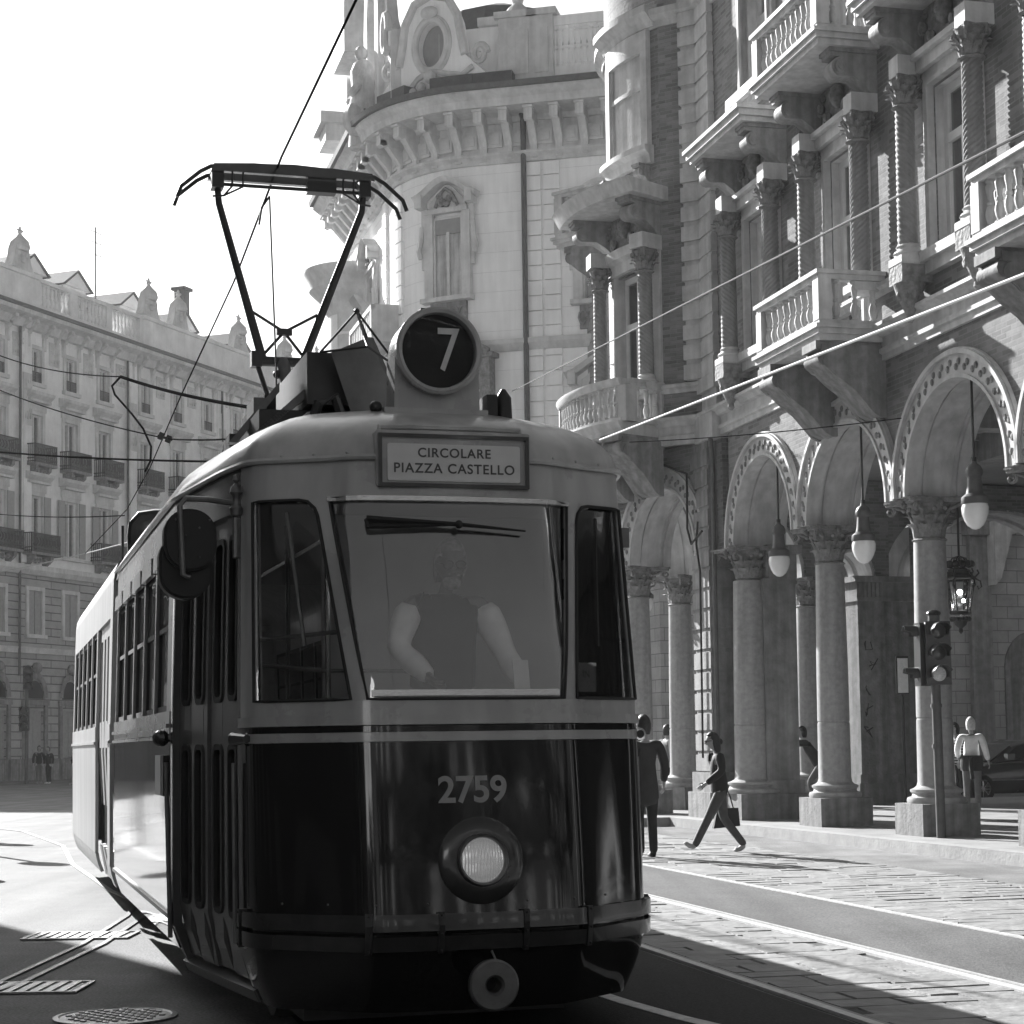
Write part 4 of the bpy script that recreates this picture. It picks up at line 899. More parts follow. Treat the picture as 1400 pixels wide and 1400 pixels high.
b.prism(tp, (18.7, 18.95), axis='z'); b.build('roof', 'slate', PAL)
b = MB(); b.prism([(x*.98-.2 if 0 else x, y+.9 if y < 5 else y) for x, y in [(-7.0, .3)]+[(KAL(a_, WR-.55).x, KAL(a_, WR-.55).y) for a_ in range(220, 110, -10)]+[((sp0+gl*18).x, (sp0+gl*18).y-.6), (-7, 14)]], (7.0, 18.6), axis='z'); b.build('corner_core', 'room_dark', PAL)
# upper quoins
quoin(-7.60, -6.95, -.54, -.2, 7.96, 18.6, .36).build('upper_quoin', 'stone_light', PAL)
dq = (KAL(224.5, WR)-Vector((-7.62, -.45, 0))); 
b = MB(); T = frame((-7.62, -.45, 0), dq.normalized(), Vector((-dq.y, dq.x, 0)).normalized(), (0, 0, 1)); z = 7.96
while z < 18.4: b.box(.0, .37, -.14, .14, z+.02, z+.29, T); z += .36
b.box(0, .33, -.10, .10, 7.96, 18.6, T); b.build('return_quoin', 'stone_light', PAL)
b = MB(); b.box(-7.64, -6.9, -.53, -.2, 7.32, 7.78); b.box(-7.70, -6.85, -.60, -.2, 7.70, 7.96); b.box(-7.7, -6.8, -.66, -.2, 6.8, 7.3); b.build('quoin_pedestal', 'stone_light', PAL)
# windows (wooden cross frame with panes), own origin at the opening's bottom middle, looking along -y
def window(a, z0, w_, h, y=-.25, rot=0, loc=None, parent=None, blind=False, name='window', tr=.33, curt=True):
    W = link(None, name, parent or PAL, loc or (a, y, z0), rot)
    b = MB(); f = .11; hw = w_/2
    b.box(-hw, -hw+f, -.03, .05, 0, h); b.box(hw-f, hw, -.03, .05, 0, h); b.box(-hw+f, hw-f, -.03, .05, h-f, h); b.box(-hw+f, hw-f, -.03, .05, 0, f)
    zt = h*(1-tr); b.box(-hw+f, hw-f, -.045, .04, zt-.06, zt+.06); b.box(-.06, .06, -.045, .03, f, zt-.06); b.box(-.035, .035, -.03, .03, zt+.06, h-f)
    for s_ in (-1, 1):
        b.box(s_*(hw-f)-.025, s_*(hw-f)+.025, -.02, .035, f, h-f)
    b.build('window_frame', 'wood_frame', W)
    if blind:
        b = MB(); b.box(-hw+f, hw-f, .0, .02, f, h-f); b.build('blind', 'blind', W)
    else:
        b = MB(); b.box(-hw+f, hw-f, .012, .018, f, h-f); b.build('pane', 'glass_window', W)
        if curt: b = MB(); b.box(-hw+f, hw-f, .16, .18, f, h-f); b.build('curtain_sky_glare', 'curtain_sky_glare', W)
    return W
# carved pieces --------------------------------------------------------------
def spiral_mesh(h=1.95, r=.120, turns=25, name='spiral_shaft', sg=1):
    b = MB(); NU, NV = 48, 168
    def fn(u, v):
        a = 2*PI*u; z = h*v; rr = r*(1-.10*v)+.024*abs(math.sin((sg*a*8+v*turns*2*PI)/2)); return Vector((rr*math.cos(a), rr*math.sin(a), z))
    b.grid(fn, NU, NV); return b.mesh(name, 'stone', True, 60)
sp_me = spiral_mesh(); sp_m2 = spiral_mesh(sg=-1)
cap_s = capital_mb(.13, .40, .165).mesh('small_capital', 'carved', True)
bs = MB(); bs.lathe([(.19, 0), (.19, .03), (.21, .05), (.19, .08), (.16, .10), (.15, .12), (.17, .15), (.14, .18)], 18); bs.box(-.2, .2, -.2, .28, -.12, 0); bs_me = bs.mesh('column_base', 'stone_light', True)
def corbel_mb():
    b = MB(); b.box(-.2, .2, -.2, .28, -.26, -.0); b.lathe([(.03, -.78), (.06, -.74), (.05, -.68), (.09, -.6), (.16, -.45), (.20, -.32), (.22, -.26)], 16)
    for k in range(8):
        a = 2*PI*k/8; b.sphere((.15*math.cos(a), .15*math.sin(a), -.42), .05, 6, 4, (1, 1, 1.6))
    return b
cb_me = corbel_mb().mesh('corbel', 'carved', True)
def console_mesh(d=.85, h=.62, w_=.30, name='console'):
    pts = []
    for i in range(15): t = i/14; a = PI*1.15*t; pts.append((-d+.16-.16*math.cos(a-PI*.4), h-.26-.15*math.sin(a-PI*.4)))
    poly = [(.0, h), (-d, h), (-d, h-.12)]
    for i in range(8): a = PI/2+PI*i/7; poly.append((-d+.17+.14*math.cos(a), h-.27+.14*math.sin(a)))
    poly += [(-d+.3, h-.40), (-d*.5, h*.36), (-d*.28, h*.18), (-.12, 0), (0, 0)]
    b = MB(); b.prism(poly, (-w_/2, w_/2), axis='x')
    for s_ in (-1, 1):
        b.lathe([(.10, 0), (.09, .03), (.05, .035), (.05, .05), (.001, .055)], 14, frame((s_*w_/2, -d+.17, h-.27), (0, 1, 0), (0, 0, 1), (s_, 0, 0)), cap=False)
    b.box(-w_/2-.03, w_/2+.03, -d-.03, 0, h-.06, h+.0)
    return b.mesh(name, 'stone', True, 40)
con_me = console_mesh()
def relief_mb(w_, h, n, seed, d=.12):
    rnd = random.Random(seed); b = MB(); b.box(-w_/2, w_/2, -.03, .05, 0, h)
    for i in range(n):
        x = (i+.5)/n*w_-w_/2; z = h*(.5+.3*math.sin(i*2.1+seed)); r = rnd.uniform(.05, .10); b.sphere((x, -.04-d*.3, z), r, 7, 5, (1, .9, 1.2))
        pts = [(x+.10*math.cos(t)*(.3+t/9), -.05-d*.5, z+.14*math.sin(t)*(.3+t/9)) for t in [q*.6 for q in range(10)]]; b.tube(pts, .022, 5)
    for i in range(n*2): b.sphere((rnd.uniform(-w_/2+.06, w_/2-.06), -.05, rnd.uniform(.06, h-.06)), rnd.uniform(.03, .07), 6, 4, (1.5, 1, .8))
    b.sphere((0, -.1, h*.55), .16, 10, 7, (.8, .8, 1.2)); b.sphere((0, -.2, h*.52), .05, 6, 5); return b
rel_me = relief_mb(1.5, .62, 7, 3).mesh('relief', 'carved', True)
def baluster_prof(h): return [(r*1.0, z*h) for r, z in ((.055, 0), (.055, .06), (.035, .09), (.05, .16), (.062, .27), (.055, .36), (.032, .46), (.045, .49), (.045, .53), (.032, .56), (.036, .66), (.05, .78), (.052, .86), (.035, .91), (.055, .94), (.055, 1))]
def balcony(loc, W, D, parent=PAL, rot=0, n=9, ns=3, h=.78, slab=.22):
    """rectangular balcony; local x along wall, -y outwards, origin on wall at slab bottom"""
    B = link(None, 'balcony', parent, loc, rot)
    b = MB(); b.box(-W/2, W/2, -D, 0, 0, slab*.4); b.box(-W/2-.05, W/2+.05, -D-.05, 0, slab*.4, slab*.75); b.box(-W/2-.09, W/2+.09, -D-.09, 0, slab*.75, slab); b.build('slab', 'stone_light', B)
    b = MB(); z0 = slab; z1 = slab+h
    def railring(zA, zB, o, t):
        b.box(-W/2-o, W/2+o, -D-o, -D+t, zA, zB); b.box(-W/2-o, -W/2+t, -D+t, 0, zA, zB); b.box(W/2-t, W/2+o, -D+t, 0, zA, zB)
    railring(z0, z0+.07, .02, .16); railring(z1-.13, z1-.06, .02, .16); railring(z1-.06, z1, .06, .19)
    for x in (-W/2+.07, W/2-.07): b.box(x-.10, x+.10, -D-.03, -D+.17, z0+.07, z1-.13)
    b.build('handrail', 'stone_light', B)
    b = MB(); pr_ = baluster_prof(z1-.13-z0-.07)
    for i in range(n): b.lathe(pr_, 9, TR(-W/2+.26+(W-.52)*i/(n-1), -D+.07, z0+.07), cap=False)
    for s_ in (-1, 1):
        for i in range(ns): b.lathe(pr_, 9, TR(s_*(W/2-.07), -D+.07+(D-.07)*(i+.75)/(ns+.3), z0+.07), cap=False)
    o = b.build('balusters', 'stone_light', B, True); 
    return B
cons_big = console_mesh(1.15, .95, .34, 'balcony_console')
# the bracket below balconies: long quarter curve
def bracket_mesh(d=1.05, h=1.05, w_=.5):
    poly = [(0, h), (-d, h), (-d, h-.12)]+[(-d+.14+.12*math.cos(PI/2+PI*i/6), h-.24+.12*math.sin(PI/2+PI*i/6)) for i in range(7)]+[(-d+.18, h-.40), (-d*.72, h-.50), (-d*.5, h-.66), (-d*.32, h-.86), (-.22, .06), (-.1, .0), (0, 0)]
    b = MB(); b.prism(poly, (-w_/2, w_/2), axis='x'); b.prism([(y*.93-.0, z*.97-.02) for y, z in poly], (-w_/2-.03, -w_/2+.05), axis='x'); b.prism([(y*.93, z*.97-.02) for y, z in poly], (w_/2-.05, w_/2+.03), axis='x'); return b.mesh('bracket', 'stone_dark', True, 40)
br_me = bracket_mesh()
def aedicule(a, kind, top_balcony, loc=None, rot=0, ycol=-.26, hw=.95):
    G = link(None, 'window_surround', PAL, loc or (a, -.45, 0), rot)
    for s_ in (-1, 1):
        link(sp_me if s_ < 0 else sp_m2, 'spiral_shaft', G, (s_*hw, ycol, 8.13)); link(cap_s, 'small_capital', G, (s_*hw, ycol, 10.05)); link(bs_me, 'column_base', G, (s_*hw, ycol, 7.96))
        if kind == 'plain': link(cb_me, 'corbel', G, (s_*hw, ycol, 7.86))
        c_ = link(con_me, 'console', G, (s_*hw, 0, 10.72)); c_.scale = (1, .85, 1)
    b = MB(); 
    for s_ in (-1, 1):
        b.box(s_*hw-.14, s_*hw+.14, ycol-.15, 0, 10.45, 10.72); b.box(s_*.70-.09, s_*.70+.09, -.07, .1, 7.4 if kind == 'balcony' else 8.0, 10.3); b.box(s_*.64-.04, s_*.64+.04, -.11, .1, 7.4 if kind == 'balcony' else 8.0, 10.24)
    b.box(-.79, .79, -.07, .1, 10.3, 10.46); b.box(-hw+.17, hw-.17, -.16, .05, 10.46, 10.62); b.box(-hw+.17, hw-.17, -.24, .05, 10.62, 10.70)
    b.box(-.68, .68, -.11, .1, 10.24, 10.30)
    if kind == 'plain': b.box(-.8, .8, -.2, .1, 7.86, 8.0); b.box(-.75, .75, -.12, .1, 7.7, 7.86)
    b.build('surround_moulding', 'stone_light', G)
    link(rel_me, 'relief', G, (0, -.02, 10.71))
    if not top_balcony:
        b = MB(); b.box(-1.2, 1.2, -.82, 0, 11.34, 11.42); b.box(-1.25, 1.25, -.87, 0, 11.42, 11.52); b.box(-1.3, 1.3, -.92, 0, 11.52, 11.58); b.build('hood', 'stone_light', G)
    return G
for a_, k in bays:
    aedicule(a_, k, k == 'balcony')
    z0 = 7.35 if k == 'balcony' else 8.0; window(a_, z0, 1.12, 10.2-z0, y=-.3)
    if k == 'balcony':
        balcony((a_, -.45, 7.10), 2.3, 1.0)
        for s_ in (-1, 1): link(br_me, 'bracket', PAL, (a_+s_*.85, -.45, 6.05))
        balcony((a_, -.45, 11.34), 2.4, .95, n=11); window(a_, 11.56, 1.2, 2.74, y=-.2)
    else: window(a_, 12.4, 1.2, 1.9, y=-.2)
    window(a_, 15.6, 1.0, 2.2, y=-.2)
    b = MB(); zb = 11.56 if k == 'balcony' else 12.4
    for s_ in (-1, 1): b.box(s_*.69-.09, s_*.69+.09, -.53, -.4, zb, 14.42); b.box(s_*.63-.03, s_*.63+.03, -.57, -.4, zb, 14.33)
    b.box(-.78, .78, -.53, -.4, 14.33, 14.5); b.box(-.9, .9, -.66, -.4, 14.5, 14.6)
    if k == 'plain': b.box(-.95, .95, -.70, -.4, 12.22, 12.4); b.box(-.85, .85, -.6, -.4, 12.1, 12.22)
    o = b.build('upper_surround', 'stone_light', PAL, loc=(a_, 0, 0))
    if k == 'plain':
        for s_ in (-1, 1): c_ = link(con_me, 'console', PAL, (a_+s_*.75, -.45, 11.85)); c_.scale = (.7, .35, .5)
# the corner window of the drum with its bowed balcony
def DL(deg, r, z=0): return KAL(deg, r, z)
def drum_T(deg, r, z=0):
    p = KAL(deg, r, z); out = (p-Vector((KL.x, KL.y, z))).normalized(); yax = -out; xax = yax.cross(Vector((0, 0, 1))); return p, math.atan2(xax.y, xax.x)
def bow(name, a0, a1, z0, profs, m='stone_light', parent=PAL, sm=True):
    b = MB(); pts = [KAL(a0+(a1-a0)*i/18, WR) for i in range(19)]
    b.sweep([(p.x, p.y) for p in pts], [(-o if OSD < 0 else o, z) for o, z in profs]); return b.build(name, m, parent, sm, ang=25)
p0_, p1_ = KAL(180, 3), KAL(190, 3); dd = (p1_-p0_); OSD = 1 if Vector((-dd.y, dd.x, 0)).dot(p0_-Vector((KL.x, KL.y, 0))) > 0 else -1
for wc, hwd, tb in ((WC, 14.5, False),):
    G = link(None, 'window_surround', PAL)
    for s_ in (-1, 1):
        ca = wc+s_*hwd; p, r_ = drum_T(ca, WR+.28)
        for me, z, nm in ((sp_me, 8.13, 'spiral_shaft'), (cap_s, 10.05, 'small_capital'), (bs_me, 7.96, 'column_base')): link(me, nm, G, (p.x, p.y, z), r_)
        q, r_ = drum_T(ca, WR-.05); link(con_me, 'console', G, (q.x, q.y, 10.72), r_)
    b = MB()
    for s_ in (-1, 1):
        p, r_ = drum_T(wc+s_*hwd, WR); b.box(-.17, .17, -.5, .1, 10.45, 10.72, TR(p.x, p.y, 0, rz=r_)); b.box(-.15, .15, -.06, .05, 7.4, 10.45, TR(p.x, p.y, 0, rz=r_))
        p, r_ = drum_T(wc+s_*11, WR); b.box(-.08, .08, -.08, .2, 7.4, 10.3, TR(p.x, p.y, 0, rz=r_))
    b.build('surround_moulding', 'stone_light', G)
    bow('lintel', wc-12.5, wc+12.5, 0, [(-.1, 10.24), (.1, 10.24), (.1, 10.44), (.2, 10.5), (.24, 10.66), (-.1, 10.7)], parent=G)
    p, r_ = drum_T(wc, WR-.0); link(rel_me, 'relief', G, (p.x, p.y, 10.71), r_)
    bow('hood', wc-23, wc+20.5, 0, [(-.1, 11.34), (.95, 11.34), (1.0, 11.42), (1.05, 11.52), (1.1, 11.58), (-.1, 11.6)], parent=G)
    p, r_ = drum_T(wc, WR-.2); window(0, 0, 1.06, 2.85, loc=(p.x, p.y, 7.35), rot=r_)
    # upper blind window
    bow('upper_sill', wc-15, wc+15, 0, [(-.1, 12.1), (.1, 12.1), (.14, 12.25), (.24, 12.32), (.24, 12.42), (-.1, 12.45)])
    bow('upper_blind_panel', wc-10, wc+11, 0, [(-.1, 12.42), (.03, 12.42), (.03, 14.2), (-.1, 14.2)], 'stone_light')
    for (A, B, z0, z1, o) in ((wc-13, wc-10, 12.42, 14.6, .12), (wc+11, wc+14, 12.42, 14.6, .12), (wc-13, wc+14, 14.2, 14.6, .12), (wc-10, wc-9, 12.5, 14.2, .07), (wc+10, wc+11, 12.5, 14.2, .07), (wc-10, wc+11, 13.52, 13.60, .08)):
        bow('upper_frame', A, B, 0, [(-.1, z0), (o, z0), (o, z1), (-.1, z1)])
    bow('upper_hood', wc-17, wc+17, 0, [(-.1, 14.62), (.1, 14.62), (.14, 14.72), (.3, 14.85), (.3, 14.98), (-.1, 15.0)])
    for s_ in (-1, 1): p, r_ = drum_T(wc+s_*11, WR); c_ = link(con_me, 'console', PAL, (p.x, p.y, 11.75), r_); c_.scale = (.6, .32, .55)
def bow_balcony(a0, a1, zb, D=1.0, name='bow_balcony', n=16):
    B = link(None, name, PAL)
    def sweepD(mb, pf, D_=D):
        pts = [KAL(a0+(a1-a0)*i/24, WR) for i in range(25)]; mb.sweep([(p.x, p.y) for p in pts], [((o if OSD > 0 else -o), z) for o, z in pf])
    b = MB(); sweepD(b, [(-.1, zb), (D, zb), (D, zb+.08), (D+.06, zb+.16), (D+.09, zb+.22), (-.1, zb+.22)]); b.build('slab', 'stone_light', B, True, ang=25)
    b = MB(); z0, z1 = zb+.22, zb+1.0
    sweepD(b, [(D-.16, z0), (D+.02, z0), (D+.02, z0+.07), (D-.16, z0+.07)]); sweepD(b, [(D-.16, z1-.13), (D+.02, z1-.13), (D+.06, z1-.06), (D+.06, z1), (D-.19, z1), (D-.16, z1-.06)])
    for ae in (a0, a1):
        p, q = KAL(ae, WR-.05), KAL(ae, WR+D-.03); d = q-p; L_ = d.length; T = frame((p.x, p.y, 0), d.normalized(), Vector((-d.y, d.x, 0)).normalized(), (0, 0, 1))
        b.box(0, L_-.1, -.09, .09, z0, z0+.07, T); b.box(0, L_-.1, -.09, .09, z1-.13, z1-.06, T); b.box(0, L_-.12, -.12, .12, z1-.06, z1-.002, T); b.box(L_-.26, L_+.03, -.1, .1, z0, z1-.13, T)
        for i in range(3): b.lathe(baluster_prof(.58), 9, TR(*(p+d*((i+.7)/4.2))[:2], z0+.07), cap=False)
    b.build('handrail', 'stone_light', B, True, ang=30)
    b = MB()
    for i in range(n): p = KAL(a0+(a1-a0)*(i+1)/(n+1), WR+D-.07); b.lathe(baluster_prof(.58), 9, TR(p.x, p.y, z0+.07), cap=False)
    b.build('balusters', 'stone_light', B, True)
    for ae in (a0+5, (a0+a1)/2, a1-4): p, r_ = drum_T(ae, WR); link(br_me, 'bracket', B, (p.x, p.y, zb-1.05), r_)
bow_balcony(182, 222.5, 7.0)
# balcony far up on the side-street face
p_ = KAL(140, WR); r2 = math.atan2((-gl).y, (-gl).x)
p, r_ = drum_T(140, WR+.1); balcony((p.x, p.y, 11.6), 1.9, 1.25, rot=r_, n=10, ns=5, h=.95)
for s_ in (-1, 1): q = Vector((p.x, p.y, 0))+Matrix.Rotation(r_, 4, 'Z') @ Vector((s_*.7, 0, 0)); link(br_me, 'bracket', PAL, (q.x, q.y, 10.55), r_)
# pipes and cables fixed to the palace
b = MB(); b.tube([(-2.95, -.55, 7.4), (-2.95, -.55, 18.5)], .05, 10); b.build('downpipe', 'gutter', PAL, True)
b = MB(); b.tube([(-7.0, -.62, 6.8), (-6.98, -.60, 6.4), (-7.0, -.60, 1.2)], .045, 8); b.build('downpipe', 'gutter', PAL, True)
b = MB(); b.tube([(-7.6, -.67, 5.4), (-7.62, -.70, 5.0), (-7.5, -.68, 4.5), (-7.55, -.68, 1.2)], .02, 6); b.tube([(-7.9, -.75, 6.3), (-7.8, -.8, 5.3), (-7.6, -.8, 5.0), (-7.3, -.7, 5.2)], .022, 6); b.tube([(-7.9, -.75, 6.3), (-8.6, -1.2, 6.65), (-10.0, -2.0, 6.65)], .022, 6); b.build('cable', 'rubber', PAL, True)
# ------------------------------------------------------------------ round-cornered baroque building behind
BPATH = [Vector((11, 55.9)), Vector((4.4, 57.0)), Vector((-1.03, 58.3))]
bc = Vector((-.2, 61.8)); R0_ = (BPATH[-1]-bc).length; A0 = math.atan2(BPATH[-1].y-bc.y, BPATH[-1].x-bc.x); A1 = math.atan2(-.247, -.969)
if A0 > 0: A0 -= 2*PI
if A1 > A0: A1 -= 2*PI
NA = 22
BARC = [bc+Vector((math.cos(A0+(A1-A0)*i/NA), math.sin(A0+(A1-A0)*i/NA)))*R0_ for i in range(NA+1)]
BE = BARC[-1]; ev = Vector((-.247, .969))
BFULL = BPATH[:2]+BARC+[BE+ev*9]
BAR = thing('corner_building', 'pale plastered corner building with rounded corner, heavy bracketed cornice and oval attic window', 'building', (0, 0, -.4))
# outward side sign of this path
d_ = (BFULL[1]-BFULL[0]); OB = 1 if Vector((-d_.y, d_.x)).y < 0 else -1
def bs_(mb, pf, path=None): mb.sweep(path or BFULL, [(OB*o, z) for o, z in pf])
class ArcLen:
    def __init__(s, P): s.P = P; s.a = [0]; [s.a.append(s.a[-1]+(q-p).length) for p, q in zip(P, P[1:])]
    def at(s, t):
        for i in range(len(s.P)-1):
            if t <= s.a[i+1] or i == len(s.P)-2:
                k = (t-s.a[i])/(s.a[i+1]-s.a[i]); p = s.P[i].lerp(s.P[i+1], k); d = (s.P[i+1]-s.P[i]).normalized(); return p, d
AL = ArcLen(BFULL); LA0 = AL.a[2]; LA1 = AL.a[2+NA]
def px_t(px):            # arc length whose point is seen at a given bearing (used only to lay the facade out)
    best = min(range(0, 4000), key=lambda i: abs((AL.at(AL.a[-1]*i/4000)[0].x/AL.at(AL.a[-1]*i/4000)[0].y)-(px-700)/2600)); return AL.a[-1]*best/4000
def bT(t, z=0, off=0):   # matrix: x along path, -y outwards, origin on wall
    p, d = AL.at(t); n = Vector((-d.y, d.x))*OB; p = p+n*off; x = Vector((-n.y, n.x)); 
    return frame((p.x, p.y, z), (x.x, x.y, 0), (-n.x, -n.y, 0), (0, 0, 1))
b = MB(); bs_(b, [(-.5, 0), (0, 0), (0, 22.0), (-.5, 22.0)]); b.build('wall', 'plaster', BAR, True, ang=20)
b = MB()
for z in [3.5+.62*k for k in range(27)]: bs_(b, [(-.02, z), (.003, z), (.003, z+.008), (-.02, z+.008)])
b.build('plaster_groove', 'trim_old', BAR)
b = MB(); bs_(b, [(-.1, 19.9), (.12, 19.9), (.16, 20.02), (.3, 20.12), (.3, 20.2), (.1, 20.25), (-.1, 20.25)]); bs_(b, [(-.1, 14.0), (.1, 14.0), (.25, 14.2), (.25, 14.35), (-.1, 14.4)])
b.build('string_course', 'trim_old', BAR, True, ang=25)
b = MB(); bs_(b, [(-.1, 20.25), (.08, 20.25), (.08, 21.2), (-.1, 21.2)]); b.build('frieze', 'trim_old', BAR, True, ang=25)
b = MB(); bs_(b, [(-.1, 21.15), (.2, 21.15), (.3, 21.3), (1.05, 21.4), (1.1, 21.62), (1.3, 21.78), (1.3, 21.86), (-.1, 22.1)]); b.build('cornice', 'trim_old', BAR, True, ang=25)
b = MB(); bs_(b, [(1.2, 21.86), (1.42, 21.86), (1.46, 22.02), (1.2, 22.02)]); b.build('roof_gutter', 'gutter', BAR, True)
# modillions
mo = MB(); mo.box(-.17, .17, -.95, 0, .55, .9); mo.box(-.2, .2, -1.02, 0, .88, .95); mo.prism([(0, .55), (-.7, .55), (-.8, .7), (-.2, .0), (0, -.0)], (-.15, .15), axis='x'); mo.box(-.14, .14, -.2, .0, -.45, .1); mo.lathe([(.12, 0), (.12, .34)], 10, TR(-.17, -.82, .62, ry=PI/2)); mo_me = mo.mesh('modillion', 'trim_old')
ts = []; t = LA0-6.8
while t < AL.a[-1]-.3: ts.append(t); t += .80
for t in ts: o = link(mo_me, 'modillion', BAR); o.matrix_world = bT(t, 20.42) @ Matrix.Diagonal((.78, 1, 1, 1))
pan = MB(); pan.box(-.25, .25, -.06, 0, 0, .5); pan.box(-.16, .16, -.09, 0, .1, .4); pan_me = pan.mesh('frieze_panel', 'trim_old')
for t in ts: o = link(pan_me, 'frieze_panel', BAR); o.matrix_world = bT(t+.46, 20.4, .07)
# quoin strips
def qstrip(t0, t1, z0, z1, name='quoin_strip', step=.47, o=.09):
    b = MB(); z = z0; n = 3
    while z < z1-.05:
        h = min(step, z1-z)-.045
        pts = [AL.at(t0+(t1-t0)*i/n)[0] for i in range(n+1)]; b.sweep(pts, [(0, z), (OB*o, z), (OB*o, z+h), (0, z+h)]); z += step
    return b.build(name, 'plaster', BAR)
for a_, c_ in ((725, 749), (753, 775)): qstrip(px_t(c_), px_t(a_), 3, 19.9)
qstrip(LA1-1.0, LA1-.35, 3, 19.9); qstrip(LA1+.9, LA1+1.5, 3, 19.9); qstrip(LA1+6.4, LA1+7.4, 3, 19.9); qstrip(LA1+7.6, LA1+8.6, 3, 19.9)
b = MB(); p = bT(px_t(727), 0, .2).translation; b.tube([p+Vector((0, 0, 3)), p+Vector((0, 0, 21.2)), p+Vector((-.3, -.9, 21.9))], .085, 8); b.build('downpipe', 'gutter', BAR, True)
# windows with shaped hoods
def bwin(t, z0, h, w_=1.15, style=0):
    G = link(None, 'window', BAR); G.matrix_world = bT(t, z0)
    b = MB(); b.box(-w_/2, w_/2, -.03, -.02, 0, h); b.build('pane', 'glass', G); b = MB(); b.box(-w_/2, -.1, -.012, .0, 0, h); b.box(.12, w_/2, -.012, .0, 0, h); b.box(-.1, .12, -.008, .0, 0, h); b.build('curtain_sky_glare', 'curtain_sky_glare', G)  # pale strips stand in for bright sky reflected by the panes
    b = MB()
    b.box(-w_/2, -w_/2+.08, -.08, 0, 0, h); b.box(w_/2-.08, w_/2, -.08, 0, 0, h); b.box(-w_/2, w_/2, -.08, 0, h-.08, h); b.box(-.05, .05, -.09, 0, 0, h*.8); b.build('window_frame', 'wood_frame', G)
    b = MB(); b.box(-w_/2+.08, w_/2-.08, -.07, -.02, h*.78, h-.08); b.build('roller_blind', 'blind', G)
    b = MB()
    for s_ in (-1, 1):
        b.box(s_*(w_/2+.13)-.15, s_*(w_/2+.13)+.15, -.16, .02, -.1, h+.12); b.box(s_*(w_/2+.3)-.1, s_*(w_/2+.3)+.1, -.1, .02, .9, h+.35); b.tube([(s_*(w_/2+.42), -.1, h*.5), (s_*(w_/2+.48), -.12, h*.6), (s_*(w_/2+.4), -.12, h*.72), (s_*(w_/2+.36), -.1, h*.9)], .09, 6)
    b.box(-w_/2-.2, w_/2+.2, -.2, .02, h+.1, h+.25); b.box(-w_/2-.35, w_/2+.35, -.35, .02, -.22, -.08)
    b.build('surround', 'trim_old', G)
    b = MB(); pts = []
    W_ = w_/2+.58
    n = 24; prof_ = []
    for i in range(n+1):
        u = -1+2*i/n; z = h+.72+.42*(math.cos(u*PI*.95)+1)/2*1.15-.06*abs(u); prof_.append((u*W_, z))
    poly = prof_+[(x*.93, z-.22) for x, z in prof_[::-1]]
    vs = []
    m = len(prof_); 
    for (x, z) in prof_: vs += [(x, -.45, z), (x, 0, z), (x*.95, -.34, z-.15), (x*.95, 0, z-.18)]
    b.add(vs, [(4*i+k, 4*i+(k+1) % 4 if k != 3 else 4*i, 4*i+4+((k+1) % 4), 4*i+4+k) for i in range(m-1) for k in (0,)]+[(4*i, 4*i+2, 4*i+6, 4*i+4) for i in range(m-1)]+[(4*i+2, 4*i+3, 4*i+7, 4*i+6) for i in range(m-1)]+[(0, 1, 3, 2), (4*m-4, 4*m-2, 4*m-1, 4*m-3)])
    b.prism([(x*.6, h+.2) for x in (-W_, W_)]+[(x*.62, min(z-.2, h+1.0)) for x, z in prof_[::-1] if abs(x) < W_*.98], (-.12, .02))
    for s_ in (-1, 1): b.box(s_*W_*.80-.12, s_*W_*.80+.12, -.42, 0, h+.3, h+.72)
    b.build('hood', 'trim_old', G)
    b = MB(); rnd = random.Random(int(t*10))
    for k in range(7): b.sphere((rnd.uniform(-.3, .3), -.16, h+.45+rnd.uniform(-.2, .35)), rnd.uniform(.07, .15), 7, 5)
    b.tube([(-.4, -.15, h+.3), (-.2, -.2, h+.7), (0, -.24, h+.85), (.2, -.2, h+.7), (.4, -.15, h+.3)], .06, 6); b.build('hood_ornament', 'carved', G, True)
    b = MB()      # scrolled apron below
    b.box(-w_/2-.1, w_/2+.1, -.12, .02, -.95, -.22)
    for k in range(5): b.tube([(-w_/2+k*w_/4+.12*math.cos(q), -.16, -.6+.2*math.sin(q)) for q in [j*.8 for j in range(8)]], .04, 5)
    b.build('apron', 'stone', G, True)
    return G
tw = px_t(620); bwin(tw, 15.9, 2.5, 1.05)
G = link(None, 'pediment', BAR); G.matrix_world = bT(tw, 13.0)
b = MB()
for s_ in (-1, 1):
    b.tube([(s_*.1, -.5, 1.75), (s_*.5, -.55, 1.7), (s_*.9, -.55, 1.4), (s_*1.25, -.5, 1.05), (s_*1.55, -.45, .9)], [.13, .16, .16, .15, .13], 8)
    b.box(s_*1.35-.2, s_*1.35+.2, -.4, 0, -1.5, .85)
b.box(-1.7, 1.7, -.5, 0, .75, .9); b.sphere((0, -.5, 1.8), .38, 10, 8, (1, .8, 1.3)); b.sphere((-.45, -.5, 1.6), .22, 8, 6); b.sphere((.5, -.5, 1.55), .25, 8, 6); b.build('pediment_ornament', 'carved', G, True)
bwin(px_t(832), 15.5, 2.4, 1.2); bwin(px_t(832), 9.6, 2.9, 1.2); bwin(tw, 9.2, 2.9, 1.3)
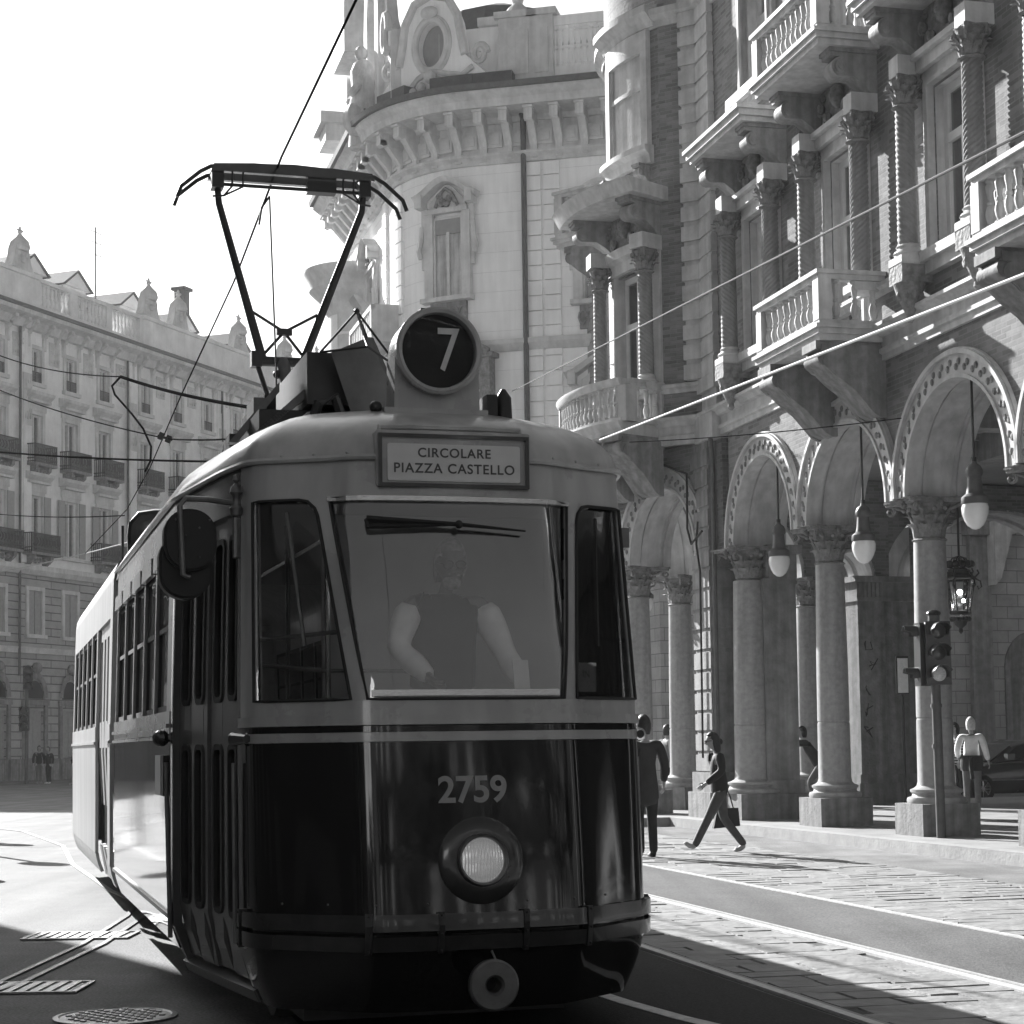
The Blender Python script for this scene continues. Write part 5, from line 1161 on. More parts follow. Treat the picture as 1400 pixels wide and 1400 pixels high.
# left, street-facing wing: narrow windows, shutters and the projecting bay further along
bwin(LA1+3.6, 15.6, 2.5, 1.1); bwin(LA1+3.6, 9.4, 2.8, 1.1)
G = link(None, 'balcony', BAR); G.matrix_world = bT(LA1+2.5, 15.0); b = MB(); b.box(-1.0, 3.3, -.9, 0, -.2, .0); b.box(-1.0, 3.3, -.9, -.75, 0, .15); b.box(-1.0, 3.3, -.9, -.75, .85, 1.0); b.box(-1.0, -.85, -.9, 0, 0, 1); b.box(3.1, 3.3, -.9, 0, 0, 1)
for k in range(12): b.box(-.8+k*.33, -.72+k*.33, -.86, -.78, .15, .85)
b.build('stone_balustrade', 'trim_old', G)
b = MB(); b.prism([(0, 15.0), (-1.1, 16.8), (-1.0, 16.85), (0, 16.0)], (-.0, .9), bT(LA1+2.3, 0), axis='x'); b.build('open_shutter', 'shutter', BAR)
bay = BE+ev*6.9; nb_ = Vector((-.969, -.247))
b = MB(); T = frame((bay.x, bay.y, 0), (.247, -.969, 0), (-.969, -.247, 0), (0, 0, 1))
b.lathe([(.2, 15.4), (.5, 15.8), (.75, 16.6), (.9, 17.1), (1.25, 17.5), (1.3, 17.75), (1.75, 18.2), (1.75, 18.45), (1.95, 18.75), (1.95, 18.9), (1.6, 19.0), (.2, 19.1)], 24, T, cap=False, a0=0, a1=PI); b.build('bay_cornice', 'trim_old', BAR, True)
b = MB(); b.lathe([(1.05, 3), (1.05, 17.4)], 20, T, cap=False, a0=0, a1=PI); b.build('bay', 'plaster', BAR, True)
b = MB()
for z in [3+.8*k for k in range(18)]: b.lathe([(1.1, z), (1.1, z+.7)], 20, T, cap=False, a0=.15, a1=.9); b.lathe([(1.1, z), (1.1, z+.7)], 20, T, cap=False, a0=2.2, a1=2.9)
b.build('bay_quoins', 'trim_old', BAR)
# attic: parapet, pedestals, scrolled gable with oval window, balustrade
b = MB(); p_end = px_t(668); bs_(b, [(.0, 22.0), (.35, 22.0), (.35, 22.5), (.25, 22.6), (.25, 24.2), (.0, 24.2)], [AL.at(px_t(760)+(LA1-px_t(760))*i/30)[0] for i in range(31)]); b.build('parapet', 'plaster', BAR, True, ang=25)
b = MB(); bs_(b, [(.2, 24.2), (.42, 24.2), (.46, 24.35), (.46, 24.45), (-.1, 24.45), (-.1, 24.2)], [AL.at(px_t(765)+(px_t(668)-px_t(765))*i/10)[0] for i in range(11)]); b.build('parapet_coping', 'trim_old', BAR)
G = link(None, 'gable', BAR); G.matrix_world = bT(px_t(612), 22.0, .3)
out_ = [(-1.9, 0), (-1.9, 1.3), (-1.55, 1.5), (-1.45, 1.1), (-1.2, 1.2), (-1.05, 1.9), (-.95, 2.5), (-.6, 3.1), (0, 3.3), (.6, 3.1), (.95, 2.5), (1.05, 1.9), (1.2, 1.2), (1.6, 1.0), (1.75, 1.3), (2.1, 1.2), (2.1, 0)]
ov = [(.52*math.cos(2*PI*i/32), 1.75+.72*math.sin(2*PI*i/32)) for i in range(32)]
b = MB()
# gable slab around the oval: triangulated between outline and oval by angle
outl = []
for i in range(32):
    a = 2*PI*i/32; d = Vector((math.cos(a), math.sin(a))); c = Vector((0, 1.75)); best = 3.
    for p, q in zip(out_, out_[1:]+out_[:1]):
        p, q = Vector(p)-c, Vector(q)-c; e = q-p; den = d.x*e.y-d.y*e.x
        if abs(den) > 1e-6:
            tt = (p.x*e.y-p.y*e.x)/den; ss = (p.x*d.y-p.y*d.x)/den
            if tt > 0 and -1e-6 <= ss <= 1+1e-6: best = min(best, tt) if best != 3. else tt
    outl.append((c.x+d.x*best, c.y+d.y*best))
vs = [(x, -.25, z) for x, z in outl]+[(x, -.25, z) for x, z in ov]+[(x, .15, z) for x, z in outl]+[(x, .15, z) for x, z in ov]
fs = []
for i in range(32): j = (i+1) % 32; fs += [(i, j, 32+j, 32+i), (64+i, 64+j, 96+j, 96+i), (i, 64+i, 64+j, j), (32+i, 96+i, 96+j, 32+j)]
b.add(vs, fs); b.build('gable_wall', 'plaster', G)
b = MB(); b.tube([(x*1.12, -.3, 1.75+(z-1.75)*1.12) for x, z in ov], .11, 8, closed=True); b.tube([(x*1.3, -.27, 1.75+(z-1.75)*1.28) for x, z in ov], .06, 6, closed=True)
b.tube([(x, -.28, z+.05) for x, z in out_[4:13]], .14, 8)
for s_, x0 in ((-1, -1.55), (1, 1.75)): b.tube([(x0+s_*0+.28*math.cos(q)*(1-q/14), -.28, 1.15+.34*math.sin(q)*(1-q/14)) for q in [j*.5 for j in range(18)]], .09, 6)
b.tube([(-.9, -.3, .35), (-.5, -.3, .75), (0, -.32, .95), (.5, -.3, .75), (1.1, -.3, .6), (1.5, -.3, .8)], .09, 6); b.sphere((0, -.4, .7), .22, 8, 6); b.sphere((-.7, -.3, .3), .2, 8, 6); b.sphere((-.35, -.35, .45), .16, 8, 6)
b.sphere((0, -.4, 2.75), .2, 8, 6, (1.6, 1, 1)); b.build('gable_scroll', 'trim_old', G, True)
b = MB(); b.prism([(x, z) for x, z in ov], (.05, .1)); b.build('oval_pane', 'blind', G)
# the tall crowning niche towards the street, with a statue
G = link(None, 'crowning_niche', BAR); G.matrix_world = bT(LA1+.2, 22.0, .35)
b = MB(); b.prism([(-.7, 0), (-.7, 4.0), (-.55, 4.6), (0, 4.9), (.55, 4.6), (.7, 4.0), (.7, 0), (1.3, 0), (1.3, 3.6), (1.1, 4.8), (.6, 5.6), (0, 5.9), (-.6, 5.6), (-1.1, 4.8), (-1.3, 3.6), (-1.3, 0)], (-.3, .3)); b.build('niche_frame', 'trim_old', G)
b = MB(); b.box(-.7, .7, .2, .3, 0, 4.8); b.build('niche_back', 'shutter', G)
b = MB(); b.lathe([(.5, -.6), (.45, .2), (.5, .5), (.38, 1.3), (.42, 1.9), (.3, 2.2), (.12, 2.35)], 12, TR(-.1, -.55, 0)); b.sphere((-.1, -.6, 2.55), .22, 9, 7, (1, 1, 1.2)); b.tube([(-.4, -.6, 1.9), (-.75, -.75, 1.3), (-.4, -.95, 1.0)], .13, 7); b.tube([(.2, -.6, 1.9), (.45, -.8, 1.3), (.1, -1.0, 1.1)], .13, 7); b.sphere((.3, -.9, .2), .4, 8, 6, (1, 1, 1.4)); b.build('statue', 'stone_light', G, True)
b = MB(); b.prism([(1.0, 0), (2.4, 0), (2.4, 2.5), (2.0, 3.0), (1.6, 4.2), (1.0, 4.6)], (-.1, .25)); b.tube([(2.2+.4*math.cos(q), -.2, 2.4+.6*math.sin(q)) for q in [j*.4 for j in range(14)]], .13, 7); b.build('niche_wing', 'trim_old', G, True)
# cornice of the wing top projecting further along
b = MB(); b.box(-.8, .8, -1.2, .2, 23.6, 24.2, bT(LA1+7.2, 0)); b.box(-1.0, 1.0, -1.4, .2, 24.2, 24.6, bT(LA1+7.2, 0)); b.box(-.7, .7, -.4, .2, 22.0, 26, bT(LA1+7.2, 0)); b.box(-1.2, 1.2, -.9, .4, 26, 28.5, bT(LA1+5.2, 0)); b.build('wing_attic', 'trim_old', BAR)
for px, w_ in ((722, 1.1), (758, .7)):
    b = MB(); T = bT(px_t(px), 0, .2); b.box(-w_/2, w_/2, -.35, .3, 22.0, 24.3, T); b.box(-w_/2-.12, w_/2+.12, -.45, .4, 24.3, 24.5, T); b.box(-w_/2+.15, w_/2-.15, -.39, -.3, 22.5, 23.9, T)
    if w_ > 1: b.lathe([(.45, 24.5), (.3, 24.7), (.15, 24.85), (.2, 25.0), (.42, 25.3), (.45, 25.6), (.1, 25.8)], 14, T)
    b.build('pedestal', 'trim_old', BAR)
b = MB(); tA, tB = px_t(860), px_t(767); pp = [AL.at(tA)[0], AL.at(tB)[0]]; bs_(b, [(.0, 22.0), (.3, 22.0), (.3, 22.7), (0, 22.7)], pp); bs_(b, [(.0, 24.0), (.36, 24.0), (.36, 24.3), (0, 24.3)], pp); b.build('attic_rail', 'plaster', BAR)
b = MB()
for k in range(11): b.lathe([(r*2.6, z) for r, z in baluster_prof(1.3)], 9, bT(tA+(tB-tA)*(k+.5)/11, 22.7, .15), cap=False)
b.build('attic_balusters', 'plaster', BAR, True)
b = MB(); rp = [p+Vector((0, 0)) for p in BFULL]; cen = Vector((4, 66)); b.prism([(p.x, p.y) for p in BFULL]+[(8, 75)], (21.9, 22.3), axis='z'); b.lathe([(3.4, 22.3), (3.0, 24.6), (2.0, 26), (.6, 26.6), (.001, 26.7)], 14, TR(-.1, 62.6)); b.prism([(2.0, 22), (4.6, 22), (4.6, 24.2), (3.3, 25.4), (2.0, 24.2)], (60, 64)); b.build('attic_roof', 'slate', BAR)
for k, px in enumerate((540, 575, 640, 690)):
    b = MB(); b.box(-.7, .7, -.1, .4, 21.95, 22.5, bT(px_t(px), 0, .9)); b.build('dark_hatch', 'slate', BAR)
# ------------------------------------------------------------------ long palace on the left
LO = Vector((-25.9, 97.0, 0)); LROT = math.atan2(.927, .374)
LP = thing('long_palace', 'long pale stuccoed palace with rows of windows, iron balconies and dormers, far left', 'building', LO, LROT)
# local x along the facade (away to the right), y into the building (left of travel) -> outwards is -y
X0, X1 = -9, 62
rows = [('attic', 20.9, 22.7, .95), ('second', 16.6, 19.2, 1.15), ('first', 11.9, 14.9, 1.15), ('mezzanine', 7.6, 9.9, 1.15)]
cols = [2.45+3.15*k for k in range(-3, 3)]+[12.9+3.45*k for k in range(0, 14)]
def lwall(z0, z1, ops, m, name):
    b = MB(); xs = sorted({X0, X1, *[o[0] for o in ops], *[o[1] for o in ops]})
    for xa, xb in zip(xs, xs[1:]):
        cuts = sorted([(o[2], o[3]) for o in ops if o[0] <= xa+1e-6 and o[1] >= xb-1e-6]); z = z0
        for c0, c1 in cuts+[(z1, z1)]:
            if c0 > z+1e-4: b.add([(xa, 0, z), (xb, 0, z), (xb, 0, c0), (xa, 0, c0)], [(0, 1, 2, 3)])
            z = c1
    for o in ops:
        a, c, z_, zz = o; b.add([(a, 0, z_), (a, 0, zz), (a, .35, zz), (a, .35, z_), (c, 0, z_), (c, 0, zz), (c, .35, zz), (c, .35, z_)], [(0, 1, 2, 3), (4, 7, 6, 5), (1, 5, 6, 2), (0, 3, 7, 4)])
    return b.build(name, m, LP)
up_ops = [(c-w_/2, c+w_/2, z0, z1) for c in cols for (nm, z0, z1, w_) in rows[:3]]
lwall(11.0, 24.0, up_ops, 'plaster_old', 'upper_wall')
lw = [(c-.58, c+.58, 7.6, 9.9) for c in cols]+[(c-.8, c+.8, 0, 3.6) for c in cols]; lwall(0, 11.0, lw, 'rustic', 'rusticated_wall')
b = MB(); b.box(X0, X1, .34, 12, 0, 24); b.build('core', 'room_dark', LP)
def lprof(name, pf, m='trim_old', x0=X0, x1=X1): b = MB(); b.prism([(-o, z) for o, z in pf], (x0, x1), axis='x'); return b.build(name, m, LP)
lprof('cornice', [(-.1, 23.6), (.3, 23.6), (.5, 24.0), (1.0, 24.15), (1.05, 24.35), (-.1, 24.4)]); lprof('roof_gutter', [(.9, 24.36), (1.15, 24.36), (1.2, 24.52), (.9, 24.52)], 'gutter')
lprof('string_course', [(-.1, 10.7), (.2, 10.7), (.35, 10.95), (.35, 11.2), (-.1, 11.25)]); lprof('string_course', [(-.1, 6.6), (.15, 6.6), (.2, 6.9), (-.1, 6.95)]); lprof('string_course', [(-.1, 11.7), (.12, 11.7), (.12, 11.85), (-.1, 11.85)])
lprof('plinth', [(-.1, 0), (.12, 0), (.12, 1.1), (-.1, 1.15)], 'stone_dark')
cb = MB(); cb.prism([(0, .3), (-.2, .3), (-.35, .6), (-.7, .8), (-.7, 1.0), (0, 1.0)], (-.13, .13), axis='x'); cb.box(-.1, .1, -.15, 0, -.4, .3); lcon = cb.mesh('cornice_bracket', 'trim_old')
lo_ = MB(); rnd = random.Random(4)
lo_.box(-.45, .45, -.05, .05, -.95, .3)
for k in range(22): lo_.sphere((rnd.uniform(-.35, .35), -.06, rnd.uniform(-.8, .2)), rnd.uniform(.05, .12), 6, 4)
lorn = lo_.mesh('frieze_ornament', 'trim_old', True)
for c in cols:
    for dx in (-1.35, -.7, .7): link(lcon, 'cornice_bracket', LP, (c+dx+.3*0, 0, 23.1))
    link(lorn, 'frieze_ornament', LP, (c+1.65, 0, 23.0))
def lwindow(w_, h, kind):
    W = link(None, 'window', LP)
    b = MB(); b.box(-w_/2, w_/2, .2, .22, 0, h); b.build('pane', 'glass', W)
    b = MB(); b.box(-w_/2+.05, -.02, .28, .3, 0, h); b.box(.05, w_/2-.05, .28, .3, 0, h); b.build('curtain_sky_glare', 'curtain_sky_glare', W)  # sky reflection in the panes put into these pale strips
    b = MB(); f = .09
    b.box(-w_/2, -w_/2+f, .12, .22, 0, h); b.box(w_/2-f, w_/2, .12, .22, 0, h); b.box(-w_/2, w_/2, .12, .22, h-f, h); b.box(-.05, .05, .1, .22, 0, h); b.build('window_frame', 'wood_frame', W)
    b = MB(); 
    b.box(-w_/2-.22, -w_/2, -.09, .02, -.0, h+.2); b.box(w_/2, w_/2+.22, -.09, .02, -.0, h+.2); b.box(-w_/2, w_/2, -.09, .02, h, h+.2); b.box(-w_/2-.3, w_/2+.3, -.2, .02, -.2, 0)
    if kind in ('second', 'first'): b.box(-w_/2-.3, w_/2+.3, -.12, .02, h+.2, h+.75); b.prism([(0, h+.75), (-.25, h+.8), (-.5, h+1.0), (-.55, h+1.15), (0, h+1.25)], (-w_/2-.5, w_/2+.5), axis='x'); b.box(-w_/2-.35, w_/2+.35, -.4, .02, h+.62, h+.75)
    b.build('surround', 'trim_old', W)
    if kind == 'attic':
        b = MB(); 
        for k in range(9): b.box(-w_/2+.02+k*(w_-.06)/8, -w_/2+.05+k*(w_-.06)/8, -.06, -.03, 0, .55)
        b.box(-w_/2, w_/2, -.07, -.03, .55, .6); b.build('railing', 'iron_rail', W)
    if kind in ('mezzanine', 'first'):
        for s_ in (-1, 1):
            b = MB()
            if kind == 'first': b.box(s_*(w_/2+.36)-.28, s_*(w_/2+.36)+.28, -.16, -.11, 0, h)
            else: b.box(s_*(w_/4)-w_/4+.03, s_*(w_/4)+w_/4-.03, .0, .05, 0, h)
            for k in range(1, 4):
                x = s_*(w_/2+.36) if kind == 'first' else s_*w_/4; yy = -.17 if kind == 'first' else -.01
                b.box(x-.24, x+.24, yy-.015, yy, k*h/4-.03, k*h/4+.03)
            b.build('shutter', 'shutter', W)
    return W
def iron_balcony(W_, D=.75):
    B = link(None, 'balcony', LP)
    b = MB(); b.box(-W_/2, W_/2, -D, 0, -.14, 0); b.build('slab', 'stone', B)
    b = MB()
    for s_ in (-1, 1): b.prism([(0, -.14), (-D*.8, -.14), (-D*.75, -.35), (-D*.3, -.6), (-.1, -1.0), (0, -1.0)], (s_*W_*.3-.12, s_*W_*.3+.12), axis='x')
    for k in range(5): b.sphere((-W_*.3+k*W_*.15, -D*.45, -.4), .16, 6, 4)
    b.build('bracket', 'carved', B, True)
    b = MB(); n = int(W_/.085)
    for k in range(n+1): x = -W_/2+.02+k*(W_-.04)/n; b.box(x-.016, x+.016, -D+.01, -D+.04, 0, 1.0)
    for k in range(6): y = -D+.05+k*D/6; b.box(-W_/2, -W_/2+.03, y, y+.03, 0, 1.0); b.box(W_/2-.03, W_/2, y, y+.03, 0, 1.0)
    for z in (.03, .2, .95): b.box(-W_/2, W_/2, -D, -D+.05, z, z+.05); b.box(-W_/2, -W_/2+.05, -D, 0, z, z+.05); b.box(W_/2-.05, W_/2, -D, 0, z, z+.05)
    for k in range(int(W_/.25)): b.tube([(-W_/2+.14+k*.25+.09*math.cos(q), -D, .55+.2*math.sin(q)) for q in [j*PI/4 for j in range(8)]], .02, 4, closed=True)
    b.build('railing', 'iron_rail', B); return B
protos = {k[0]: lwindow(k[3], k[2]-k[1], k[0]) for k in rows}; pb = iron_balcony(1.9); pb2 = iron_balcony(2.5)
used = set()
def put(key, proto, loc):
    o = proto if key not in used else copy_tree(proto, LP); used.add(key); o.parent = LP; o.location = loc; return o
kids = {o.name: [c for c in bpy.data.objects if c.parent == o] for o in list(protos.values())+[pb, pb2]}
def put(key, proto, loc):
    if key not in used: used.add(key); proto.location = loc; return proto
    c = proto.copy(); COL.objects.link(c); c.parent = LP; c.location = loc
    for ch in kids[proto.name]: d = ch.copy(); COL.objects.link(d); d.parent = c
    return c
for i, c in enumerate(cols):
    if not (-3 < c < 45): continue
    for nm, z0, z1, w_ in rows: put(nm, protos[nm], (c, 0, z0))
    put('b1', pb, (c, 0, 16.55))
    if i % 3 != 1: put('b2', pb2 if i % 3 == 0 else pb2, (c, 0, 11.85))
# giant pilasters with carved drops, pipes, ground floor arches and doors
for x in [1.55+9.9*k for k in range(0, 5)]: b = MB(); b.box(x-.45, x+.45, -.14, 0, 11.3, 23.6); b.box(x-.3, x+.3, -.2, 0, 11.8, 22.2); b.build('pilaster', 'plaster_old', LP)
for x in [1.55+9.9*k for k in range(0, 5)]: o = link(lorn, 'pilaster_ornament', LP, (x, -.16, 20.6)); o.scale = (.8, 1, 2.2)
for x in (.15, 10.1, 20.5):
    b = MB(); b.tube([(x+.75, -.22, 5.4), (x+.75, -.22, 23.9)], .07, 8); b.build('downpipe', 'gutter', LP)
for c in cols:
    if not (-4 < c < 30): continue
    b = MB(); b.add([(c+dx, y, z) for dx, z in [(1.05*math.cos(PI*i/16), 4.3+1.35*math.sin(PI*i/16)) for i in range(17)] for y in (-.12,)]+[(c+dx, -.12, z) for dx, z in [(.75*math.cos(PI*i/16), 4.3+1.0*math.sin(PI*i/16)) for i in range(17)]], [(i, i+1, 18+i, 17+i) for i in range(16)])
    b.box(c-1.1, c+1.1, -.18, 0, 3.9, 4.15); b.box(c-1.05, c-.8, -.12, 0, 0, 3.9); b.box(c+.8, c+1.05, -.12, 0, 0, 3.9); b.sphere((c, -.15, 5.85), .3, 8, 6); b.build('portal', 'stone', LP)
    b = MB(); b.prism([(c+.72*math.cos(PI*i/12), 4.25+.95*math.sin(PI*i/12)) for i in range(13)], (-.04, .05)); b.build('lunette', 'room_dark', LP)
    b = MB(); b.box(c-.8, c+.8, .15, .25, 0, 3.6); b.box(c-.7, c-.05, .12, .16, .3, 3.3); b.box(c+.05, c+.7, .12, .16, .3, 3.3); b.build('door', 'shutter', LP)
# parapet, balustrade, dormers, crowned pedestals, chimney, aerial
def seg(x0, x1, solid):
    if solid:
        b = MB(); b.box(x0, x1, -.35, .2, 24.5, 26.3); b.box(x0-.1, x1+.1, -.5, .3, 26.3, 26.5); b.build('parapet', 'plaster_old', LP)
    else:
        b = MB(); b.box(x0, x1, -.3, .15, 24.5, 25.0); b.box(x0, x1, -.35, .2, 26.25, 26.45)
        n = max(1, int((x1-x0)/3.2))
        for k in range(n+1): x = x0+(x1-x0)*k/n; b.box(x-.28, x+.28, -.33, .18, 25.0, 26.25)
        b.build('parapet_rail', 'plaster_old', LP); b = MB()
        m = int((x1-x0)/.34)
        for k in range(m): b.lathe([(r*2.2, z) for r, z in baluster_prof(1.25)], 6, TR(x0+(k+.5)*(x1-x0)/m, -.1, 25.0), cap=False)
        b.build('parapet_balusters', 'plaster_old', LP, True)
seg(-9, 2.2, True); seg(2.2, 12.2, False); seg(12.2, 34, True); seg(34, 60, False)
pm = MB(); pm.box(-1.0, 1.0, -.4, .3, 0, .3); pm.prism([(-1.1, .3), (1.1, .3), (.85, .8), (.7, 1.5), (.45, 2.0), (-.45, 2.0), (-.7, 1.5), (-.85, .8)], (-.3, .25)); pm.lathe([(.55, 1.4), (.65, 1.6), (.55, 2.0), (.25, 2.3), (.1, 2.5), (.2, 2.6), (.1, 2.7), (.08, 2.9), (.001, 3.0)], 12, TR(0, -.1)); pm.box(-.32, .32, -.16, -.04, 2.68, 2.76); pm.sphere((-.45, -.3, 1.2), .2, 7, 5); pm.sphere((.45, -.3, 1.2), .2, 7, 5); pm.sphere((0, -.35, .9), .25, 7, 5)
pm_me = pm.mesh('crowning_urn', 'trim_old', True)
for x in (1.0, 13.2, 16.4, 23.5, 29.5, 34, 42, 50): o = link(pm_me, 'crowning_urn', LP, (x, 0, 26.4)); o.scale = (.85, .85, .85)
dm = MB(); dm.box(-1.2, 1.2, -.2, 3, 0, 1.9); dm.prism([(-1.5, 1.9), (1.5, 1.9), (0, 3.0)], (-.4, 3)); dm_me = dm.mesh('dormer', 'plaster_old')
dr2 = MB(); dr2.prism([(-1.65, 1.88), (-1.5, 1.8), (0, 2.95), (1.5, 1.8), (1.65, 1.88), (0, 3.12)], (-.5, 3.1)); dr_me = dr2.mesh('dormer_roof', 'slate')
for x in (4.9, 9.0, 14.6, 20.5, 27): d = link(dm_me, 'dormer', LP, (x, 2.3, 26.0)); d.scale = (.9, 1, .85); link(dr_me, 'dormer_roof', d); bb = MB(); bb.box(-.5, .5, -.26, -.18, .5, 1.5); bb.build('dormer_window', 'shutter', d)
b = MB(); b.prism([(.5, 24.5), (5.5, 27.6), (12, 27.6), (12, 24.5)], (X0, X1), axis='x'); b.build('roof', 'slate', LP)
b = MB(); b.box(22.0, 22.7, 3.0, 3.7, 26, 30.5); b.box(21.85, 22.85, 2.85, 3.85, 30.5, 30.7); b.build('chimney', 'gutter', LP)
b = MB(); b.tube([(10.9, 2, 27), (10.9, 2, 31.6)], .05, 5); [b.tube([(10.4, 2, z), (11.5, 2, z)], .03, 4) for z in (30.0, 30.7, 31.3)]; b.build('aerial', 'gutter', LP)
# ------------------------------------------------------------------ buildings outside the frame that shade and enclose the street or reflect in the tram
mat('dark_wall', .05, .8, .2, 1); mat('leaf', .05, .6, .4, 3); mat('bark', .07, .9, .3, 10, bump=.01, bscale=20)
def block(name, label, x0, x1, y0, y1, h, rz=0, m='plaster', face='x', n=5):
    t = thing(name, label, 'building', (x0, y0, 0), rz)
    W_, D_ = x1-x0, y1-y0; b = MB(); b.box(0, W_, 0, D_, 0, h); b.build('wall', m, t); b = MB(); b.box(-.4, W_+.4, -.4, D_+.4, h, h+.5); b.build('roof_edge', 'trim_old', t)
    b = MB(); 
    for s in range(int(h/3.8)):
        z = 1.2+s*3.8
        for k in range(int(W_/3.2)):
            x = 1.6+k*3.2; b.box(x-.55, x+.55, -.03, .01, z, z+1.9); b.box(x-.55, x+.55, D_-.01, D_+.03, z, z+1.9)
        for k in range(int(D_/3.2)):
            y = 1.6+k*3.2; b.box(-.03, .01, y-.55, y+.55, z, z+1.9); b.box(W_-.01, W_+.03, y-.55, y+.55, z, z+1.9)
    b.build('windows', 'shutter', t, kind='stuff'); return t
block('street_building', 'plain plastered building on the near left of the street', -34, -12.7, 14.5, 30.2, 17, 0, 'stone_dark')
t = block('street_building', 'unseen pale plastered building behind the viewer, added for a highlight on the tram', -15, -4, -46, -34, 17, 0, 'plaster'); t = block('street_building', 'unseen dark plastered building behind the viewer, added for dark reflections in the tram', 2, 60, -40, -30, 22, 0, 'dark_wall')  # unseen, shaped for tram reflections: pale for a highlight, dark for black paint
t = block('street_building', 'plastered building on the left behind the viewer', -30, -14, -28, 14, 12, 0, 'stone_dark')
# building across the side street seen through the arcade
XB = thing('side_street_building', 'shaded stone building across the side street, seen through the right arches', 'building', (6.0, 53.5, 0), math.atan2(.342, .94))
b = MB(); b.box(-2, 34, 0, 12, 0, 16); b.build('wall', 'ashlar', XB)
b = MB()
for x in (4.2, 8.35, 12.3, 16.0): b.box(x-.35, x+.35, -.2, 0, 0, 7.5); b.box(x-.5, x+.5, -.35, 0, 7.5, 8.0); b.box(x-.45, x+.45, -.3, 0, 0, 1)
b.box(-2, 34, -.4, 0, 8.0, 8.6); b.build('pilaster', 'stone', XB)
b = MB(); b.tube([(8.9+.34*math.cos(q)*(1-q/16), -.45, 7.3+.34*math.sin(q)*(1-q/16)) for q in [j*.5 for j in range(24)]], .09, 7); b.prism([(8.6, 7.9), (9.9, 7.9), (9.7, 7.65), (9.2, 7.5), (8.8, 6.2), (8.6, 6.0)], (-.6, -.2)); b.build('scroll_bracket', 'stone_light', XB)
b = MB()
for x in (6.2-.2, 10.3, 14.2): b.prism([(x+1.1*math.cos(PI*i/12), 3.6+1.1*math.sin(PI*i/12)) for i in range(13)]+[(x-1.1, 0), (x+1.1, 0)], (-.06, .1))
b.build('archway', 'stone_dark', XB)
# ------------------------------------------------------------------ street trees behind the viewer (seen only as reflections in the paint and glass)
def street_tree(loc, h, seed, label):
    t = thing('street_tree', label, 'tree', loc, seed, 'street trees behind the viewer'); rnd = random.Random(seed)
    b = MB(); b.tube([(0, 0, 0), (.05, .03, h*.25), (-.03, .05, h*.5), (0, 0, h*.8)], [.22, .18, .13, .05], 8); cl = []
    for k in range(16):
        a = rnd.uniform(0, 2*PI); z0 = h*rnd.uniform(.28, .7); L_ = h*rnd.uniform(.18, .34); p = Vector((math.cos(a)*L_, math.sin(a)*L_, z0+h*rnd.uniform(.08, .3))); b.tube([(0, 0, z0), p*.5+Vector((0, 0, z0*.5)), p], [.08, .05, .02], 5); cl += [p, p*.6+Vector((0, 0, z0*.42))]
    b.build('trunk', 'bark', t, True)
    b = MB()
    for c in cl:
        r = h*rnd.uniform(.09, .15)
        for k in range(110):
            d = Vector((rnd.gauss(0, 1), rnd.gauss(0, 1), rnd.gauss(0, .8))); d = d.normalized()*r*rnd.random()**.4; q = c+d; u = Vector((rnd.gauss(0, 1), rnd.gauss(0, 1), rnd.gauss(0, 1))).normalized(); v = u.cross(Vector((rnd.gauss(0, 1), .3, rnd.gauss(0, 1)))).normalized(); s = rnd.uniform(.10, .2)
            b.add([q-u*s, q+v*s*.5, q+u*s, q-v*s*.5], [(0, 1, 2, 3)])
    b.build('crown', 'leaf', t)
for i, (x, y, h) in enumerate(((3.5, -17, 9.5), (9, -15, 10.5), (14.5, -12, 10), (19.5, -8, 10.5), (23, -2, 10), (11.5, -21, 12), (-4, -19, 9))):
    street_tree((x, y, 0), h, i+1, 'leafy street tree behind the viewer, %s of the row' % ('first', 'second', 'third', 'fourth', 'fifth', 'sixth', 'seventh')[i])
# ------------------------------------------------------------------ hanging lamps
def pw(a, n, z=0): p = PW(a, n, z); return (p.x, p.y, z)
def hang_lamp(loc, ztop, label, s=1.):
    t = thing('hanging_lamp', label, 'lamp', loc, 0, 'globe lamps hung in the arches')
    b = MB(); b.tube([(0, 0, .62*s), (0, 0, ztop-loc[2])], .018, 8); b.tube([(0, 0, .62*s), (0, 0, .70*s)], .035, 8); b.build('rod', 'iron', t)
    b = MB(); b.lathe([(r*s, z*s) for r, z in ((.03, .66), (.04, .62), (.09, .58), (.115, .52), (.11, .47), (.09, .44), (.10, .30), (.115, .22), (.14, .20), (.175, .17), (.18, .10), (.17, .08), (.05, .08))], 24, cap=False); b.build('shade', 'gutter', t, True)
    b = MB(); b.lathe([(r*s, z*s) for r, z in ((.16, .09), (.178, .03), (.172, -.05), (.145, -.13), (.105, -.20), (.05, -.245), (.001, -.255))], 28, cap=False); b.build('globe', 'opal', t, True)
hang_lamp(pw(-5.0, -.2, 4.44), 6.2, 'white globe lamp hanging in the arch next to the big compound pier')
hang_lamp(pw(-1.72, -.2, 4.34), 6.2, 'white globe lamp hanging in the arch between the two plain columns, behind the walking woman')
hang_lamp(pw(1.72, -.2, 4.46), 6.2, 'nearest white globe lamp, hanging right of the traffic light column')
hang_lamp((2.62, 37.0, 4.22), 5.9, 'small half-hidden globe lamp hanging in the corner arch by the tram', .85)
